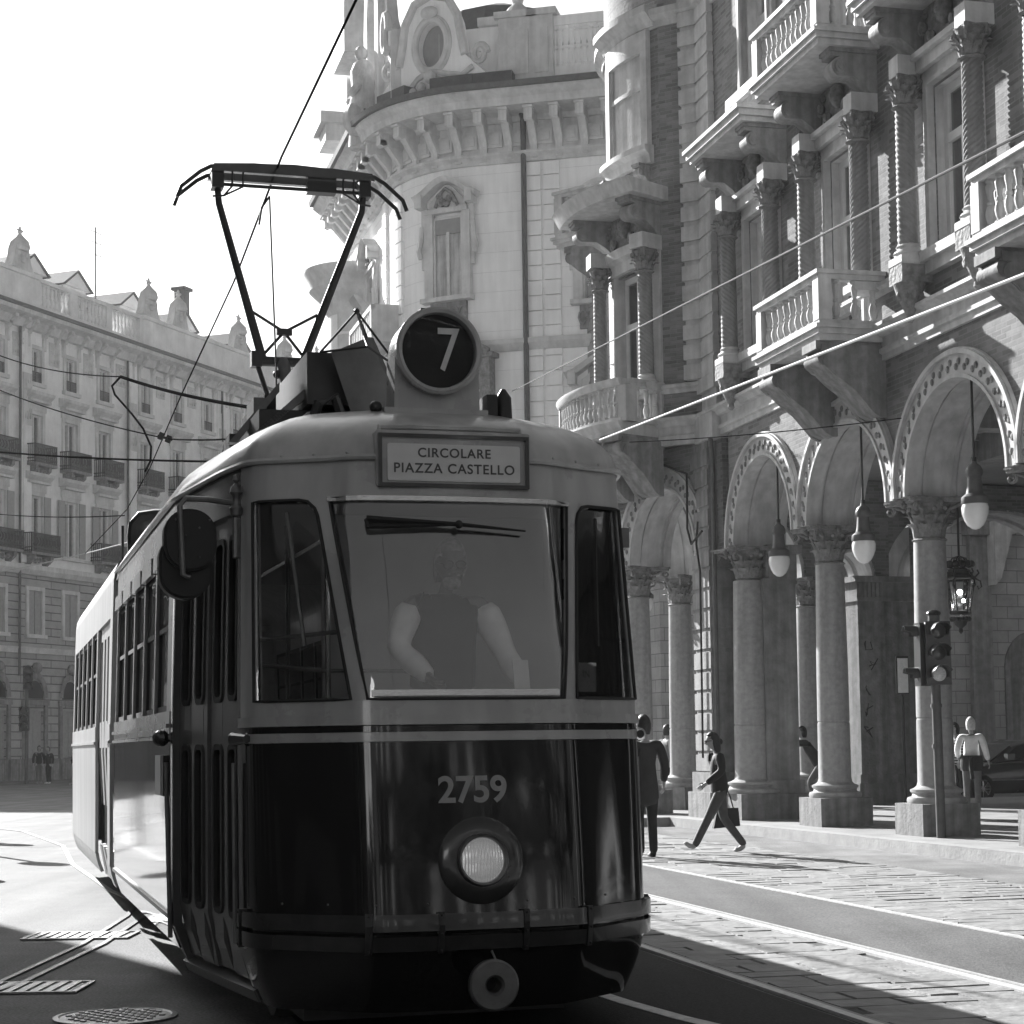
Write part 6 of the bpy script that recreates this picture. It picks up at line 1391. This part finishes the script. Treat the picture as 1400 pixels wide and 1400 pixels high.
# ornate lantern
t = thing('lantern', 'ornate black iron lantern with glass sides hanging inside the arcade', 'lantern', (7.8, 33.0, 3.75))
b = MB(); b.tube([(0, 0, .72), (0, 0, 3.15)], .02, 8); b.build('rod', 'iron', t)
b = MB(); b.lathe([(.26, .48), (.29, .50), (.29, .54), (.25, .56)], 6, cap=False); b.lathe([(.17, -.12), (.19, -.10), (.19, -.06), (.16, -.05)], 6, cap=False); b.lathe([(.10, .70), (.2, .66), (.19, .60), (.25, .56)], 6, cap=False)
for k in range(6):
    a = 2*PI*k/6; c, s = math.cos(a), math.sin(a); b.tube([(c*.17, s*.17, -.08), (c*.27, s*.27, .5), (c*.2, s*.2, .62)], .013, 5)
    b.tube([(c*.28, s*.28, .5), (c*.36, s*.36, .46), (c*.38, s*.38, .36), (c*.33, s*.33, .32), (c*.31, s*.31, .38)], .015, 5); b.tube([(c*.28, s*.28, .54), (c*.34, s*.34, .6), (c*.31, s*.31, .66)], .015, 5)
    for q in range(2): a2 = a+PI/6*q; b.sphere((.22*math.cos(a2), .22*math.sin(a2), .76), .06, 6, 5); b.sphere((.15*math.cos(a2), .15*math.sin(a2), -.2), .045, 6, 5)
    b.tube([(c*.2, s*.2, .7), (c*.12, s*.12, .86), (0, 0, .9)], .015, 5)
b.lathe([(.02, -.12), (.12, -.24), (.1, -.3), (.03, -.36), (.04, -.42), (.001, -.46)], 10, cap=False); b.build('iron_frame', 'iron', t, True)
b = MB(); b.lathe([(.16, -.06), (.255, .48)], 6, cap=False); b.lathe([(.24, .55), (.19, .62), (.19, .66)], 6, cap=False); b.build('pane', 'glass', t)
mat('bulb', .9, .4, .02, emit=6.0)
b = MB(); b.sphere((.0, 0, .27), .05, 10, 7); b.build('bulb', 'bulb', t, True); b = MB(); b.sphere((.06, 0, .12), .035, 10, 7); b.build('bulb', 'bulb', t, True); b = MB(); b.lathe([(.11, -.04), (.15, .35)], 12, cap=False); b.build('frosted_sleeve', 'glass', t)
# ------------------------------------------------------------------ traffic lights
mat('signal_black', .018, .35, .3, 10); mat('signal_lens', .05, .15, .2, 20, coat=.6); mat('signal_lens_lit', .25, .2, .3, 40, emit=.03)
def signal_head(parent, loc, rot, n=3, lit=None, r=.105, skip=()):
    H = link(None, 'signal_head', parent, loc, rot)       # faces -y
    h = n*.285; b = MB(); b.prism(rrect(-.16, .16, -h/2, h/2, .04, 4), (-.06, .12)); b.box(-.17, .17, -.065, -.055, -h/2, h/2); b.build('housing', 'signal_black', H)
    for k in [q for q in range(n) if q not in skip]:
        z = h/2-.142-.285*k; Q = frame((0, -.06, z), (1, 0, 0), (0, 0, 1), (0, -1, 0))
        b = MB(); b.lathe([(r, .0), (r*.7, .02), (.001, .03)], 20, Q, cap=False); b.build('lens', 'signal_lens_lit' if k == lit else 'signal_lens', H, True)
        b = MB(); 
        vs = []
        for i in range(17):
            a = -.35+(PI+.7)*i/16
            for rr, d in ((r+.012, 0), (r+.022, 0), (r+.022, .24 if .2 < a < PI-.2 else .12), (r+.012, .24 if .2 < a < PI-.2 else .12)): vs.append(Q @ Vector((rr*math.cos(a), rr*math.sin(a), d)))
        b.add(vs, [(4*i+k2, 4*i+(k2+1) % 4, 4*i+4+(k2+1) % 4, 4*i+4+k2) for i in range(16) for k2 in range(4)]); b.build('visor', 'signal_black', H, True)
    return H
t = thing('traffic_light', 'black three-lamp traffic light on a slim pole in front of the nearest full column', 'traffic light', (5.72, 25.65, .15))
b = MB(); b.tube([(0, 0, 0), (-.02, 0, 2.1)], .065, 12); b.tube([(-.02, 0, 1.2), (-.02, 0, 1.26)], .075, 12); b.tube([(-.02, 0, 1.75), (-.02, 0, 1.8)], .08, 12); b.tube([(-.02, 0, 2.9), (-.02, 0, 3.0)], .08, 12); b.tube([(-.02, .05, 2.05), (-.02, .05, 2.95)], .05, 10); b.build('pole', 'gutter', t, True)
signal_head(t, (.0, -.06, 2.48), R_(4), lit=2); signal_head(t, (-.19, .08, 2.47), R_(-82), r=.085, skip=(1,)).scale = (.7, .8, 1)
b = MB(); b.box(-.2, .0, -.02, .06, 2.12, 2.17); b.box(-.2, .0, -.02, .06, 2.8, 2.85); b.sphere((-.02, 0, 3.02), .1, 12, 8, (1, 1, .5)); b.build('bracket', 'signal_black', t)
t = thing('traffic_light', 'distant dark traffic light on a pole at the far left, before the long palace', 'traffic light', (-22.5, 88, 0))
b = MB(); b.tube([(0, 0, 0), (0, 0, 5.4)], .09, 8); b.build('pole', 'gutter', t, True); signal_head(t, (-.05, -.2, 3.0), 0, r=.13).scale = (1.3, 1.3, 1.3); signal_head(t, (.1, -.2, 4.9), .3, r=.13).scale = (1.3, 1.3, 1.3)
# ------------------------------------------------------------------ wires
mat('wire', .012, .95, .1, spec=.0); mat('wire_grey', .12, .9, .1, spec=.1); mat('wire_bright', .42, .7, .1, spec=.2)
def sag(p, q, s=.0, n=14): p, q = Vector(p), Vector(q); return [p.lerp(q, i/n)-Vector((0, 0, s*4*(i/n)*(1-i/n))) for i in range(n+1)]
def wire(pts, r, label, m='wire', grp='overhead wires'): 
    b = MB(); b.tube(pts, r, 6); o = b.build('overhead_wire', m, smooth=True, label=label, category='wire', group=grp); return o
wire([(2.4, 1.0, 5.8), (1.0, 4.5, 5.8), (-.854, 10.78, 5.8), (-1.654, 13.79, 5.83), (-2.535, 17.4, 5.8), (-4.0, 23, 5.8), (-5.53, 29.0, 5.8), (-6.9, 34, 5.8), (-9.0, 40.0, 5.64)], .009, 'trolley contact wire running over the tram past its pantograph')
wire(sag((-9.0, 40.0, 5.64), (-14, 36, 4.3), .1), .012, 'pale span wire slanting down to the left edge below the contact wire', 'wire_bright')
wire(sag((-9.0, 40.0, 5.64), (-6.6, 37, 5.75), .0), .012, 'short pale span wire joining the contact wire behind the tram roof', 'wire_bright')
wire(sag((1.58, 33.0, 6.78), (4.5, 9.0, 4.45), .0), .016, 'thick bright cable rising from the bowed balcony to the right edge', 'wire_bright')
wire(sag((.094, 55.0, 11.79), (3.9, 7.0, 4.7), .0), .012, 'thin wire crossing the palace windows up to the top right', 'wire_grey')
wire(sag((2.02, 34.0, 6.89), (5.43, 26.0, 5.9), .05), .009, 'thin cable along the arcade wall above the arches')
wire(sag((-9.6, 35, 8.9), (-5.36, 26, 6.629), .1), .010, 'upper dark span wire from the left edge to the insulated section')
wire(sag((-5.36, 26, 6.629), (-2.2, 19, 4.85), .06), .022, 'thick insulated span wire in front of the long palace')
wire([(-5.36, 26, 6.63), (-5.48, 26, 6.5), (-5.44, 26, 6.38), (-5.2, 26, 6.1), (-5.05, 26, 5.9), (-4.94, 26, 5.65), (-4.95, 26, 5.45), (-5.02, 26, 5.3)], .016, 'looped feeder cable dropping from the insulated span wire')
wire(sag((-10.5, 37, 8.8), (-4.705, 26, 5.753), .1), .010, 'second dark span wire slanting down from the left edge'); wire(sag((-4.705, 26, 5.753), (-2.9, 21, 4.93), .02), .012, 'short dark wire behind the tram roof, past the clamp')
b = MB(); b.box(-.09, -.02, -.03, .03, -.05, .05, TR(-4.75, 26, 5.77, ry=.4)); b.box(.02, .09, -.03, .03, -.05, .05, TR(-4.75, 26, 5.77, ry=.4)); b.tube([(-4.85, 26, 5.8), (-4.65, 26, 5.74)], .02, 6); b.build('wire_clamp', 'rubber', label='small black clamp on the second span wire', category='clamp')
wire(sag((-9.6, 31, 6.55), (-2.9, 19.4, 4.42), .06), .013, 'level dark wire across the long palace at balcony height')
wire(sag((-9.5, 33, 5.7), (-4.9, 24, 4.45), .06), .008, 'lowest faint wire across the long palace')
# signposts just outside the frame whose shadows cross the street
for i, (x, y, h) in enumerate(((-8.6, 29.2, 2.7), (-10.6, 34.8, 2.9), (-7.0, 23.4, 1.1))):
    t = thing('signpost', ('street signpost left of the frame, middle one', 'street signpost left of the frame, farthest one', 'short street post left of the frame, nearest one')[i], 'signpost', (x, y, 0), 0, 'posts left of the frame')
    b = MB(); b.tube([(0, 0, 0), (0, 0, h)], .05, 10); b.build('post', 'gutter', t, True)
    b = MB(); b.lathe([(.30, -.01), (.30, .01)], 24, frame((0, -.06, h-.32), (1, 0, 0), (0, 0, 1), (0, -1, 0))); b.build('disc', 'pale_panel', t)
# ------------------------------------------------------------------ small signs
pp = (6.885, 46.0, 3.15); t = thing('shop_sign', 'dark shop sign with a pale letter A beyond the arcade', 'sign', pp, .35)
b = MB(); b.box(-.8, .8, 0, .06, -.5, .5); b.build('sign_board', 'signal_black', t); b = MB(); vs, fs = text_mesh('A', .5, .004); b.add([Vector((v.x, -.005-v.z, v.y)) for v in vs], fs); b.build('lettering', 'cloth_white', t)
t = thing('notice_board', 'small white notice panel left of the traffic light column', 'notice board', (7.75, 38.4, 0), .3)
b = MB(); b.box(.04, .26, 0, .03, 2.42, 3.12); b.build('panel', 'cloth_white', t); b = MB(); b.box(.01, .29, .03, .06, 2.4, 3.16); b.tube([(.15, .05, .15), (.15, .05, 3.1)], .03, 8); b.build('post', 'iron', t)
# ------------------------------------------------------------------ people
def skin(nodes, edges, sub=1):
    me = bpy.data.meshes.new('s'); me.from_pydata([n[0] for n in nodes], edges, []); o = bpy.data.objects.new('s', me); COL.objects.link(o)
    m = o.modifiers.new('k', 'SKIN'); m.use_smooth_shade = True; m.branch_smoothing = .6
    for v, n in zip(me.skin_vertices[0].data, nodes): v.radius = n[1] if isinstance(n[1], tuple) else (n[1], n[1])
    me.skin_vertices[0].data[0].use_root = True
    s = o.modifiers.new('s', 'SUBSURF'); s.levels = sub; s.render_levels = sub
    bpy.context.view_layer.update(); e = bpy.data.meshes.new_from_object(o.evaluated_get(bpy.context.evaluated_depsgraph_get()))
    vs = [v.co.copy() for v in e.vertices]; fs = [tuple(p.vertices) for p in e.polygons]; bpy.data.objects.remove(o); bpy.data.meshes.remove(e); bpy.data.meshes.remove(me); return vs, fs
def head_mb(b, c, T, s=1.):
    """head facing +x at c"""
    def fn(u, v):
        a = 2*PI*u; t = PI*v; x, y, z = math.sin(t)*math.cos(a), math.sin(t)*math.sin(a), math.cos(t)
        X, Y, Z = x*.095, y*.075, z*.118
        if z < 0: X *= 1-.18*(-z)**1.5; Y *= 1-.32*(-z)**1.4
        if x > .3:
            g = max(0, 1-abs(y)/.16)*max(0, 1-abs(z+.12)/.28); X += .030*g**.8       # nose
            for sy in (-1, 1): X -= .012*max(0, 1-math.hypot((y-sy*.36)/.22, (z-.05)/.18))   # eye sockets
            X -= .006*max(0, 1-abs(z+.42)/.07)*max(0, 1-abs(y)/.4); X += .008*max(0, 1-abs(z+.62)/.2)*max(0, 1-abs(y)/.3)
        if abs(y) > .9 and -.25 < z < .25 and -.3 < x < .3: Y *= 1.14
        return T @ (Vector(c)+Vector((X, Y, Z+.0))*s)
    b.grid(fn, 28, 22)
def person(label, loc, rot, J, H=1.72, top='cloth_black', legs='denim', hair='hair_dark', hairlen=0, shoe='shoe', group=None, skinm='skin', sleeves=None, coat=0., lean=0., beard=False, girth=1., glasses=False, headrot=0, upper=False, scale=1.):
    """J: dict with joints in metres for a 1.72 m figure facing +x; y to its left"""
    t = thing('person', label, 'person', loc, rot, group); s = H/1.72*scale; t.scale = (s, s, s)
    V = Vector; pel = V(J.get('pelvis', (0, 0, .92))); ch = V(J.get('chest', (.01, 0, 1.22))); nk = V(J.get('neck', (.0, 0, 1.44))); hd = V(J.get('head', (.03, 0, 1.61)))
    sh = {k: V(J.get('sh'+k, (nk.x-.01, sg*.185, nk.z-.055))) for k, sg in (('l', 1), ('r', -1))}
    nodes = [(pel, (.13, .10)), (pel.lerp(ch, .45), (.115, .09)), (ch, (.135, .10)), (nk-V((0, 0, .09)), (.10, .08)), (nk, .048), (nk.lerp(hd, .55), .046)]; ed = [(0, 1), (1, 2), (2, 3), (3, 4), (4, 5)]
    tn = [(pel+V((0, 0, -.10-coat*.3)), (.175+coat*.06, .145+coat*.05)), (pel.lerp(ch, .45), (.158, .135)), (ch, (.178, .142)), (nk-V((0, 0, .09)), (.115, .10)), (nk-V((0, 0, .02)), .070)]; te = [(0, 1), (1, 2), (2, 3), (3, 4)]
    ln = [(pel+V((0, 0, .06)), (.135, .11)), (pel, (.145, .12))]; le = [(0, 1)]; sn = []; se = []; hands = []; shoes = []
    for k, sg in (('l', 1), ('r', -1)):
        el, wr = V(J['el'+k]), V(J['wr'+k]); i = len(nodes); d = (wr-el).normalized(); hn = wr+d*.075
        nodes += [(sh[k], .055), (sh[k].lerp(el, .5), .044), (el, .038), (el.lerp(wr, .4), .036), (wr, .025), (wr+d*.035, (.03, .016)), (hn, (.038, .014))]; ed += [(3, i)]+[(i+j, i+j+1) for j in range(6)]
        hands.append((hn, d, sg)); i = len(tn)
        A = [(sh[k], .080), (sh[k].lerp(el, .5), .072), (el, .064), (el.lerp(wr, .55), .058), (wr-d*.01, .048)]
        if sleeves is None: tn += A; te += [(3, i)]+[(i+j, i+j+1) for j in range(4)]
        else:
            sn.append(A); tn.append((sh[k]+V((0, -sg*.03, .0)), .092)); te.append((3, len(tn)-1))
        if not upper:
            hp = pel+V((0, sg*.085, -.03)); kn, an, toe = V(J['kn'+k]), V(J['an'+k]), V(J['toe'+k]); i = len(nodes)
            nodes += [(hp, .085), (hp.lerp(kn, .5), .075), (kn, .052), (kn.lerp(an, .35), .052), (an, .034), (an+(toe-an)*.35+V((0, 0, -.03)), .035), (toe, (.035, .02))]; ed += [(0, i)]+[(i+j, i+j+1) for j in range(6)]
            i = len(ln); ln += [(hp, .10), (hp.lerp(kn, .5), .088), (kn, .066), (kn.lerp(an, .4), .064), (an+(an-kn).normalized()*.03, .056)]; le += [(1, i)]+[(i+j, i+j+1) for j in range(4)]
            shoes.append((an, toe))
    b = MB(); b.add(*skin(nodes, ed)); HT = Matrix.Translation(hd) @ Matrix.Rotation(headrot, 4, 'Z') @ Matrix.Rotation(lean, 4, 'Y'); head_mb(b, (0, 0, 0), HT)
    for hn, d, sg in hands:
        side = d.cross(Vector((1, 0, 0))); side = side.normalized() if side.length > .3 else Vector((0, 1, 0)); f2 = side.cross(d).normalized()
        for q, L_ in ((-1.5, .060), (-.5, .074), (.5, .078), (1.5, .068)):
            p = hn+f2*q*.017-d*.01; b.tube([p, p+d*L_*.4, p+d*L_*.75+side*.012*sg, p+d*L_*.95+side*.028*sg], [.0095, .0085, .008, .006], 6)
        p = hn-d*.05+f2*.03; b.tube([p, p+f2*.022+d*.025, p+f2*.026+d*.055], [.011, .0095, .007], 6)
    b.build('body', skinm, t, True, ang=180)
    tn = [(p, tuple(q*girth for q in r) if isinstance(r, tuple) else r) for p, r in tn]
    b = MB(); b.add(*skin(tn, te, 1)); b.build('jacket' if sleeves is None else 'waistcoat', top, t, True, ang=180)
    for A in sn:
        A = [(p, r*1.12+.008*(j % 2)) for j, (p, r) in enumerate(A)]; e_, w_ = A[2][0], A[4][0]; A = A[:3]+[(e_.lerp(w_, .3), .058), (e_.lerp(w_, .55), .070), (e_.lerp(w_, .8), .060), (w_, .050), (w_+(w_-e_).normalized()*.03, .044)]
        b = MB(); b.add(*skin(A, [(j, j+1) for j in range(len(A)-1)])); b.build('sleeve', sleeves, t, True, ang=180)
    if not upper:
        b = MB(); b.add(*skin(ln, le, 1)); b.build('trousers', legs, t, True, ang=180)
        for an, toe in shoes:
            d = (toe-an); d2 = V((d.x, d.y, 0)); L_ = d.length; b = MB(); b.add(*skin([(an+V((0, 0, .0))-d*.12, .045), (an+d*.25+V((0, 0, -.035)), .046), (an+d*.7+V((0, 0, -.02)), (.05, .034)), (toe+d*.08, (.04, .024))], [(0, 1), (1, 2), (2, 3)])); b.build('shoe', shoe, t, True, ang=180)
    # hair
    b = MB()
    def hf(u, v):
        a = 2*PI*u; tt = PI*v*.70; x, y, z = math.sin(tt)*math.cos(a), math.sin(tt)*math.sin(a), math.cos(tt)
        k = 1.12+.05*noise.noise(Vector((x*4, y*4, z*4)))
        front = x > .15 and z < .62; k = k*.86 if front else k
        low = (-.55 if x < .15 else .35)
        return HT @ Vector((x*.098*k-.006, y*.080*k, max(z, low)*.120*k+.004-(.09*hairlen*(v**3) if x < .2 else 0)-(.04*(v**4) if x < 0 else 0)))
    b.grid(hf, 26, 14)
    if hairlen: b.sphere(HT @ Vector((-.10, 0, -.02)), .05, 10, 8)
    b.build('hair', hair, t, True, ang=180)
    if beard: b = MB(); b.sphere(HT @ Vector((.052, 0, -.092)), .052, 12, 9, (.95, 1.0, .75)); b.sphere(HT @ Vector((.095, 0, -.045)), .022, 8, 6, (.6, 1.5, .5)); b.build('beard', hair, t, True)
    if glasses:
        b = MB()
        for sy in (-1, 1): b.tube([HT @ Vector((.098, sy*.032+.026*math.cos(q), .008+.02*math.sin(q))) for q in [j*PI/6 for j in range(12)]], .004, 5, closed=True); b.tube([HT @ Vector((.095, sy*.058, .01)), HT @ Vector((.0, sy*.082, .01))], .004, 5)
        b.build('glasses', 'rubber', t)
    return t
W_J = dict(pelvis=(0, 0, .90), chest=(.04, 0, 1.20), neck=(.05, 0, 1.43), head=(.10, 0, 1.58), ell=(.02, .26, 1.16), wrl=(.26, .24, .98), elr=(-.08, -.25, 1.16), wrr=(-.02, -.26, .93),
           knl=(.20, .09, .50), anl=(.40, .09, .12), toel=(.55, .09, .16), knr=(-.06, -.08, .48), anr=(-.34, -.08, .11), toer=(-.20, -.08, .03))
wo = person('woman in black jacket and grey trousers striding left across the paving, dark hair tied back', (2.72, 25.2, .018), PI+.1, W_J, H=1.60, top='cloth_black', legs='trouser_grey', hairlen=.6, glasses=True, lean=.12, coat=.22)
t = thing('handbag', 'black bag carried low by the walking woman', 'bag', (2.82, 25.42, .33), .1)
b = MB(); b.prism([(-.19, .0), (.17, .03), (.15, .27), (-.13, .27)], (-.05, .05)); b.build('bag_body', 'coat_dark', t); b = MB(); b.tube([(-.09, 0, .27), (-.06, 0, .42), (0, 0, .56), (.05, 0, .42), (.09, 0, .27)], .01, 6); b.build('handle', 'coat_dark', t)
S_J = dict(ell=(-.04, .25, 1.14), wrl=(.02, .27, .90), elr=(-.04, -.25, 1.14), wrr=(.04, -.27, .90), knl=(.02, .085, .48), anl=(-.01, .085, .08), toel=(.15, .11, .03), knr=(.01, -.085, .48), anr=(-.02, -.085, .08), toer=(.14, -.11, .03))
person('short-haired man in a dark coat and dark trousers standing beside the tram', (1.69, 24.6, .0), R_(112), S_J, H=1.82, top='coat_dark', legs='cloth_black', shoe='rubber', coat=.75)
S2 = dict(S_J); S2.update(ell=(-.05, .25, 1.16), wrl=(.10, .24, .98), elr=(-.05, -.25, 1.14), wrr=(-.02, -.30, .92), knl=(.08, .1, .49), anl=(.06, .1, .09), toel=(.2, .11, .03), knr=(-.04, -.1, .49), anr=(-.12, -.1, .10), toer=(.02, -.11, .03))
person('white-haired man in a pale shirt walking away, pullover tied round his waist', (8.35, 34.8, .15), R_(75), S2, H=1.70, top='cloth_white', legs='denim', hair='hair_white')
b = MB(); b.lathe([(.20, 1.0), (.205, .9), (.19, .78), (.175, .74)], 18, TR(8.35, 34.8, .15)); b.box(-.07, .07, -.2, -.15, .5, .95, TR(8.35, 34.8, .15)); t = thing('pullover', 'dark pullover tied round the waist of the white-haired man', 'pullover', (8.35, 34.8, .15)); b = MB(); b.lathe([(.195, 1.02), (.21, .92), (.20, .80), (.17, .74)], 18, cap=False); b.tube([(-.05, -.2, .98), (-.07, -.23, .8), (-.04, -.2, .6)], .04, 7); b.build('knit', 'cloth_black', t, True)
stripe = mat('cloth_stripe', .3, .8); nt = stripe.node_tree; wv = _n(nt, 'ShaderNodeTexWave'); wv.bands_direction = 'Z'; wv.inputs['Scale'].default_value = 5.5; tcn = _n(nt, 'ShaderNodeTexCoord'); nt.links.new(tcn.outputs['Object'], wv.inputs['Vector']); rp_ = _n(nt, 'ShaderNodeValToRGB'); rp_.color_ramp.interpolation = 'CONSTANT'; rp_.color_ramp.elements[0].color = (.02, .02, .02, 1); rp_.color_ramp.elements[1].position = .5; rp_.color_ramp.elements[1].color = (.5, .5, .5, 1); nt.links.new(wv.outputs['Fac'], rp_.inputs[0]); nt.links.new(rp_.outputs[0], nt.nodes['Principled BSDF'].inputs['Base Color'])
person('person in a black and white striped top half hidden behind the nearest full column', (8.42, 36.3, .15), R_(200), S_J, H=1.62, top='cloth_stripe', legs='cloth_black')
L_J = dict(pelvis=(-.16, 0, .88), chest=(.06, 0, 1.16), neck=(.16, 0, 1.36), head=(.22, 0, 1.52), ell=(.42, .2, 1.30), wrl=(.66, .16, 1.26), elr=(.42, -.2, 1.27), wrr=(.66, -.14, 1.22), knl=(.10, .1, .50), anl=(-.02, .1, .09), toel=(.13, .1, .03), knr=(-.28, -.1, .46), anr=(-.48, -.1, .12), toer=(-.36, -.1, .03))
person('person leaning forward with both arms stretched out behind the middle column', (6.02, 38.4, .15), PI, L_J, H=1.70, top='cloth_black', legs='denim')
person('person in a long dark coat facing the one with stretched arms, beside the compound pier', (5.42, 38.6, .15), .3, S_J, H=1.74, top='coat_dark', legs='cloth_black', coat=.8, shoe='rubber')
person('tall figure in a dark jacket and jeans waiting under the far left traffic light', (-22.3, 89.5, 0), R_(-60), S_J, H=1.75, top='cloth_black', legs='denim')
person('figure in dark top and white shoes, second from left on the far kerb', (-21.6, 88.5, 0), R_(-120), S_J, H=1.70, top='cloth_black', legs='cloth_black', shoe='white_paint')
person('figure in a dark hoodie walking beside the rear of the tram on the far kerb', (-19.6, 85.0, 0), R_(180), S2, H=1.78, top='coat_dark', legs='cloth_grey')
person('figure in a grey jacket between the corner columns behind the standing man', (3.25, 40.5, .15), R_(30), S2, H=1.7, top='cloth_grey', legs='cloth_black')
# driver (standing at the controls, leaning forward)
TM = Matrix.Translation((-.19, 9.3, 0)) @ Matrix.Rotation(math.atan2(.272, .962), 4, 'Z')
D_J = dict(pelvis=(-.10, 0, .90), chest=(-.02, 0, 1.18), neck=(.04, 0, 1.41), head=(.12, 0, 1.55), ell=(.06, .29, 1.12), wrl=(.24, .33, .94), elr=(.05, -.28, 1.12), wrr=(.28, -.17, .96))
D_J.update(knl=(.0, .1, .48), anl=(-.05, .1, .09), toel=(.1, .1, .03), knr=(.0, -.1, .48), anr=(-.05, -.1, .09), toer=(.1, -.1, .03))
dl = TM @ Vector((.10, .98, .86))
person('bearded tram driver in dark waistcoat and white sleeves behind the windscreen', dl, R_(15.8-90), D_J, H=1.76, top='cloth_black', legs='cloth_black', hair='hair_grey', skinm='skin_dark', sleeves='cloth_white', beard=True, girth=1.22, lean=.22, shoe='rubber', glasses=True)
# ------------------------------------------------------------------ dark car in the side street
def car(loc, rot):
    t = thing('parked_car', 'dark hatchback standing in the side street beyond the arcade', 'car', loc, rot)
    ST = [(-2.12, .35, .62, .60), (-2.05, .25, .70, .72), (-1.8, .22, .78, .82), (-1.2, .20, .90, .86), (-.7, .20, .96, .87), (.2, .20, .98, .88), (1.2, .20, 1.0, .87), (1.8, .22, 1.0, .85), (2.05, .28, .95, .78), (2.12, .38, .80, .68)]
    b = MB(); rows = []
    for x, zb, zt, hw in ST:
        sec = [(-hw*.9, zb), (-hw, zb+.12), (-hw*1.0, (zb+zt)/2), (-hw*.97, zt-.08), (-hw*.86, zt), (0, zt+.04), (hw*.86, zt), (hw*.97, zt-.08), (hw, (zb+zt)/2), (hw, zb+.12), (hw*.9, zb)]; rows.append([(x, y, z) for y, z in sec])
    n = len(rows[0]); b.add([p for r in rows for p in r], [(j*n+i, j*n+(i+1) % n, (j+1)*n+(i+1) % n, (j+1)*n+i) for j in range(len(rows)-1) for i in range(n)]+[tuple(range(n)), tuple((len(rows)-1)*n+i for i in range(n))[::-1]])
    b.build('body', 'car_paint', t, True, ang=50)
    CB = [(-1.0, .93, .94, .72), (-.35, .95, 1.34, .66), (.1, .97, 1.44, .64), (.9, .98, 1.45, .64), (1.5, .99, 1.36, .62), (2.0, .98, 1.0, .66)]
    b = MB(); rows = [[(x, -.80, z0), (x, -hw, zt-.05 if zt > 1 else z0+.01), (x, -hw*.8, zt), (x, hw*.8, zt), (x, hw, zt-.05 if zt > 1 else z0+.01), (x, .80, z0)] for x, z0, zt, hw in CB]; b.add([p for r in rows for p in r], [(j*6+i, j*6+i+1, j*6+7+i, j*6+6+i) for j in range(5) for i in range(5)]); b.build('cabin', 'car_paint', t, True, ang=40)
    for sy in (-1, 1):
        for pts in ([(-.72, 1.0), (-.25, 1.30), (.25, 1.36), (.25, 1.02)], [(.33, 1.02), (.33, 1.36), (.95, 1.36), (1.15, 1.04)], [(1.22, 1.05), (1.05, 1.34), (1.4, 1.29), (1.7, 1.08)]):
            b = MB()
            def Y(x, z): hw = interp([(-1, .72), (-.35, .66), (.1, .64), (.9, .64), (1.5, .62), (2, .66)], x); zt = interp([(-1, .94), (-.35, 1.34), (.1, 1.44), (.9, 1.45), (1.5, 1.36), (2, 1.0)], x); return .80+(hw-.80)*min(1, (z-.96)/max(.05, zt-.05-.96))
            b.add([(x, sy*(Y(x, z)+.012), z) for x, z in pts], [tuple(range(4))]); b.build('side_window', 'glass_side', t)
        b = MB(); b.box(-.75, -.55, sy*.86, sy*1.02, .98, 1.12); b.build('wing_mirror', 'car_paint', t); b = MB(); b.sphere((-1.95, sy*.62, .66), .13, 12, 8, (.8, 1.2, .7)); b.build('headlight', 'opal', t, True)
        b = MB(); b.box(-1.5, 1.6, sy*.875, sy*.895, .50, .53); b.build('trim_strip', 'grey_metal', t)
        for x in (-1.35, 1.30):
            Q = frame((x, sy*.80, .32), (1, 0, 0), (0, 0, 1), (0, sy*1., 0)); w = link(None, 'wheel', t); b = MB(); b.lathe([(.22, -.1), (.32, -.09), (.335, -.03), (.335, .06), (.31, .10), (.22, .10)], 24, Q, cap=False); b.build('tyre', 'tyre', w, True)
            b = MB(); b.lathe([(.22, .06), (.20, .10), (.19, .06)], 24, Q, cap=False); b.lathe([(.05, .07), (.04, .10), (.001, .10)], 12, Q, cap=False)
            for k in range(8): a = 2*PI*k/8; b.tube([Q @ Vector((.04*math.cos(a), .04*math.sin(a), .085)), Q @ Vector((.2*math.cos(a), .2*math.sin(a), .075))], .018, 6)
            b.build('rim', 'silver_trim', w); b = MB(); b.lathe([(.21, .02), (.001, .02)], 20, Q, cap=False); b.build('wheel_disc', 'tyre', w)
    b = MB(); b.add([(-1.0, -.70, .95), (-1.0, .70, .95), (-.36, .62, 1.32), (-.36, -.62, 1.32)], [(0, 1, 2, 3)]); o = b.build('windscreen', 'glass_side', t, loc=(-.02, 0, .012)); return t
mat('glass_side', .02, .05, .1, spec=.8, coat=1.); car((11.75, 45.2, 0), math.atan2(.342, .94))
# ------------------------------------------------------------------ haze
hm = bpy.data.materials.new('haze'); hm.use_nodes = True; nt = hm.node_tree; nt.nodes.clear()
o_ = nt.nodes.new('ShaderNodeOutputMaterial'); v_ = nt.nodes.new('ShaderNodeVolumePrincipled'); v_.inputs['Color'].default_value = (.95, .95, .95, 1); v_.inputs['Density'].default_value = HAZE_D; v_.inputs['Anisotropy'].default_value = .25
nt.links.new(v_.outputs[0], o_.inputs['Volume']); M['haze'] = hm
b = MB(); b.box(-70, 60, -50, 150, -1, 34); b.build('haze', 'haze', kind='stuff')
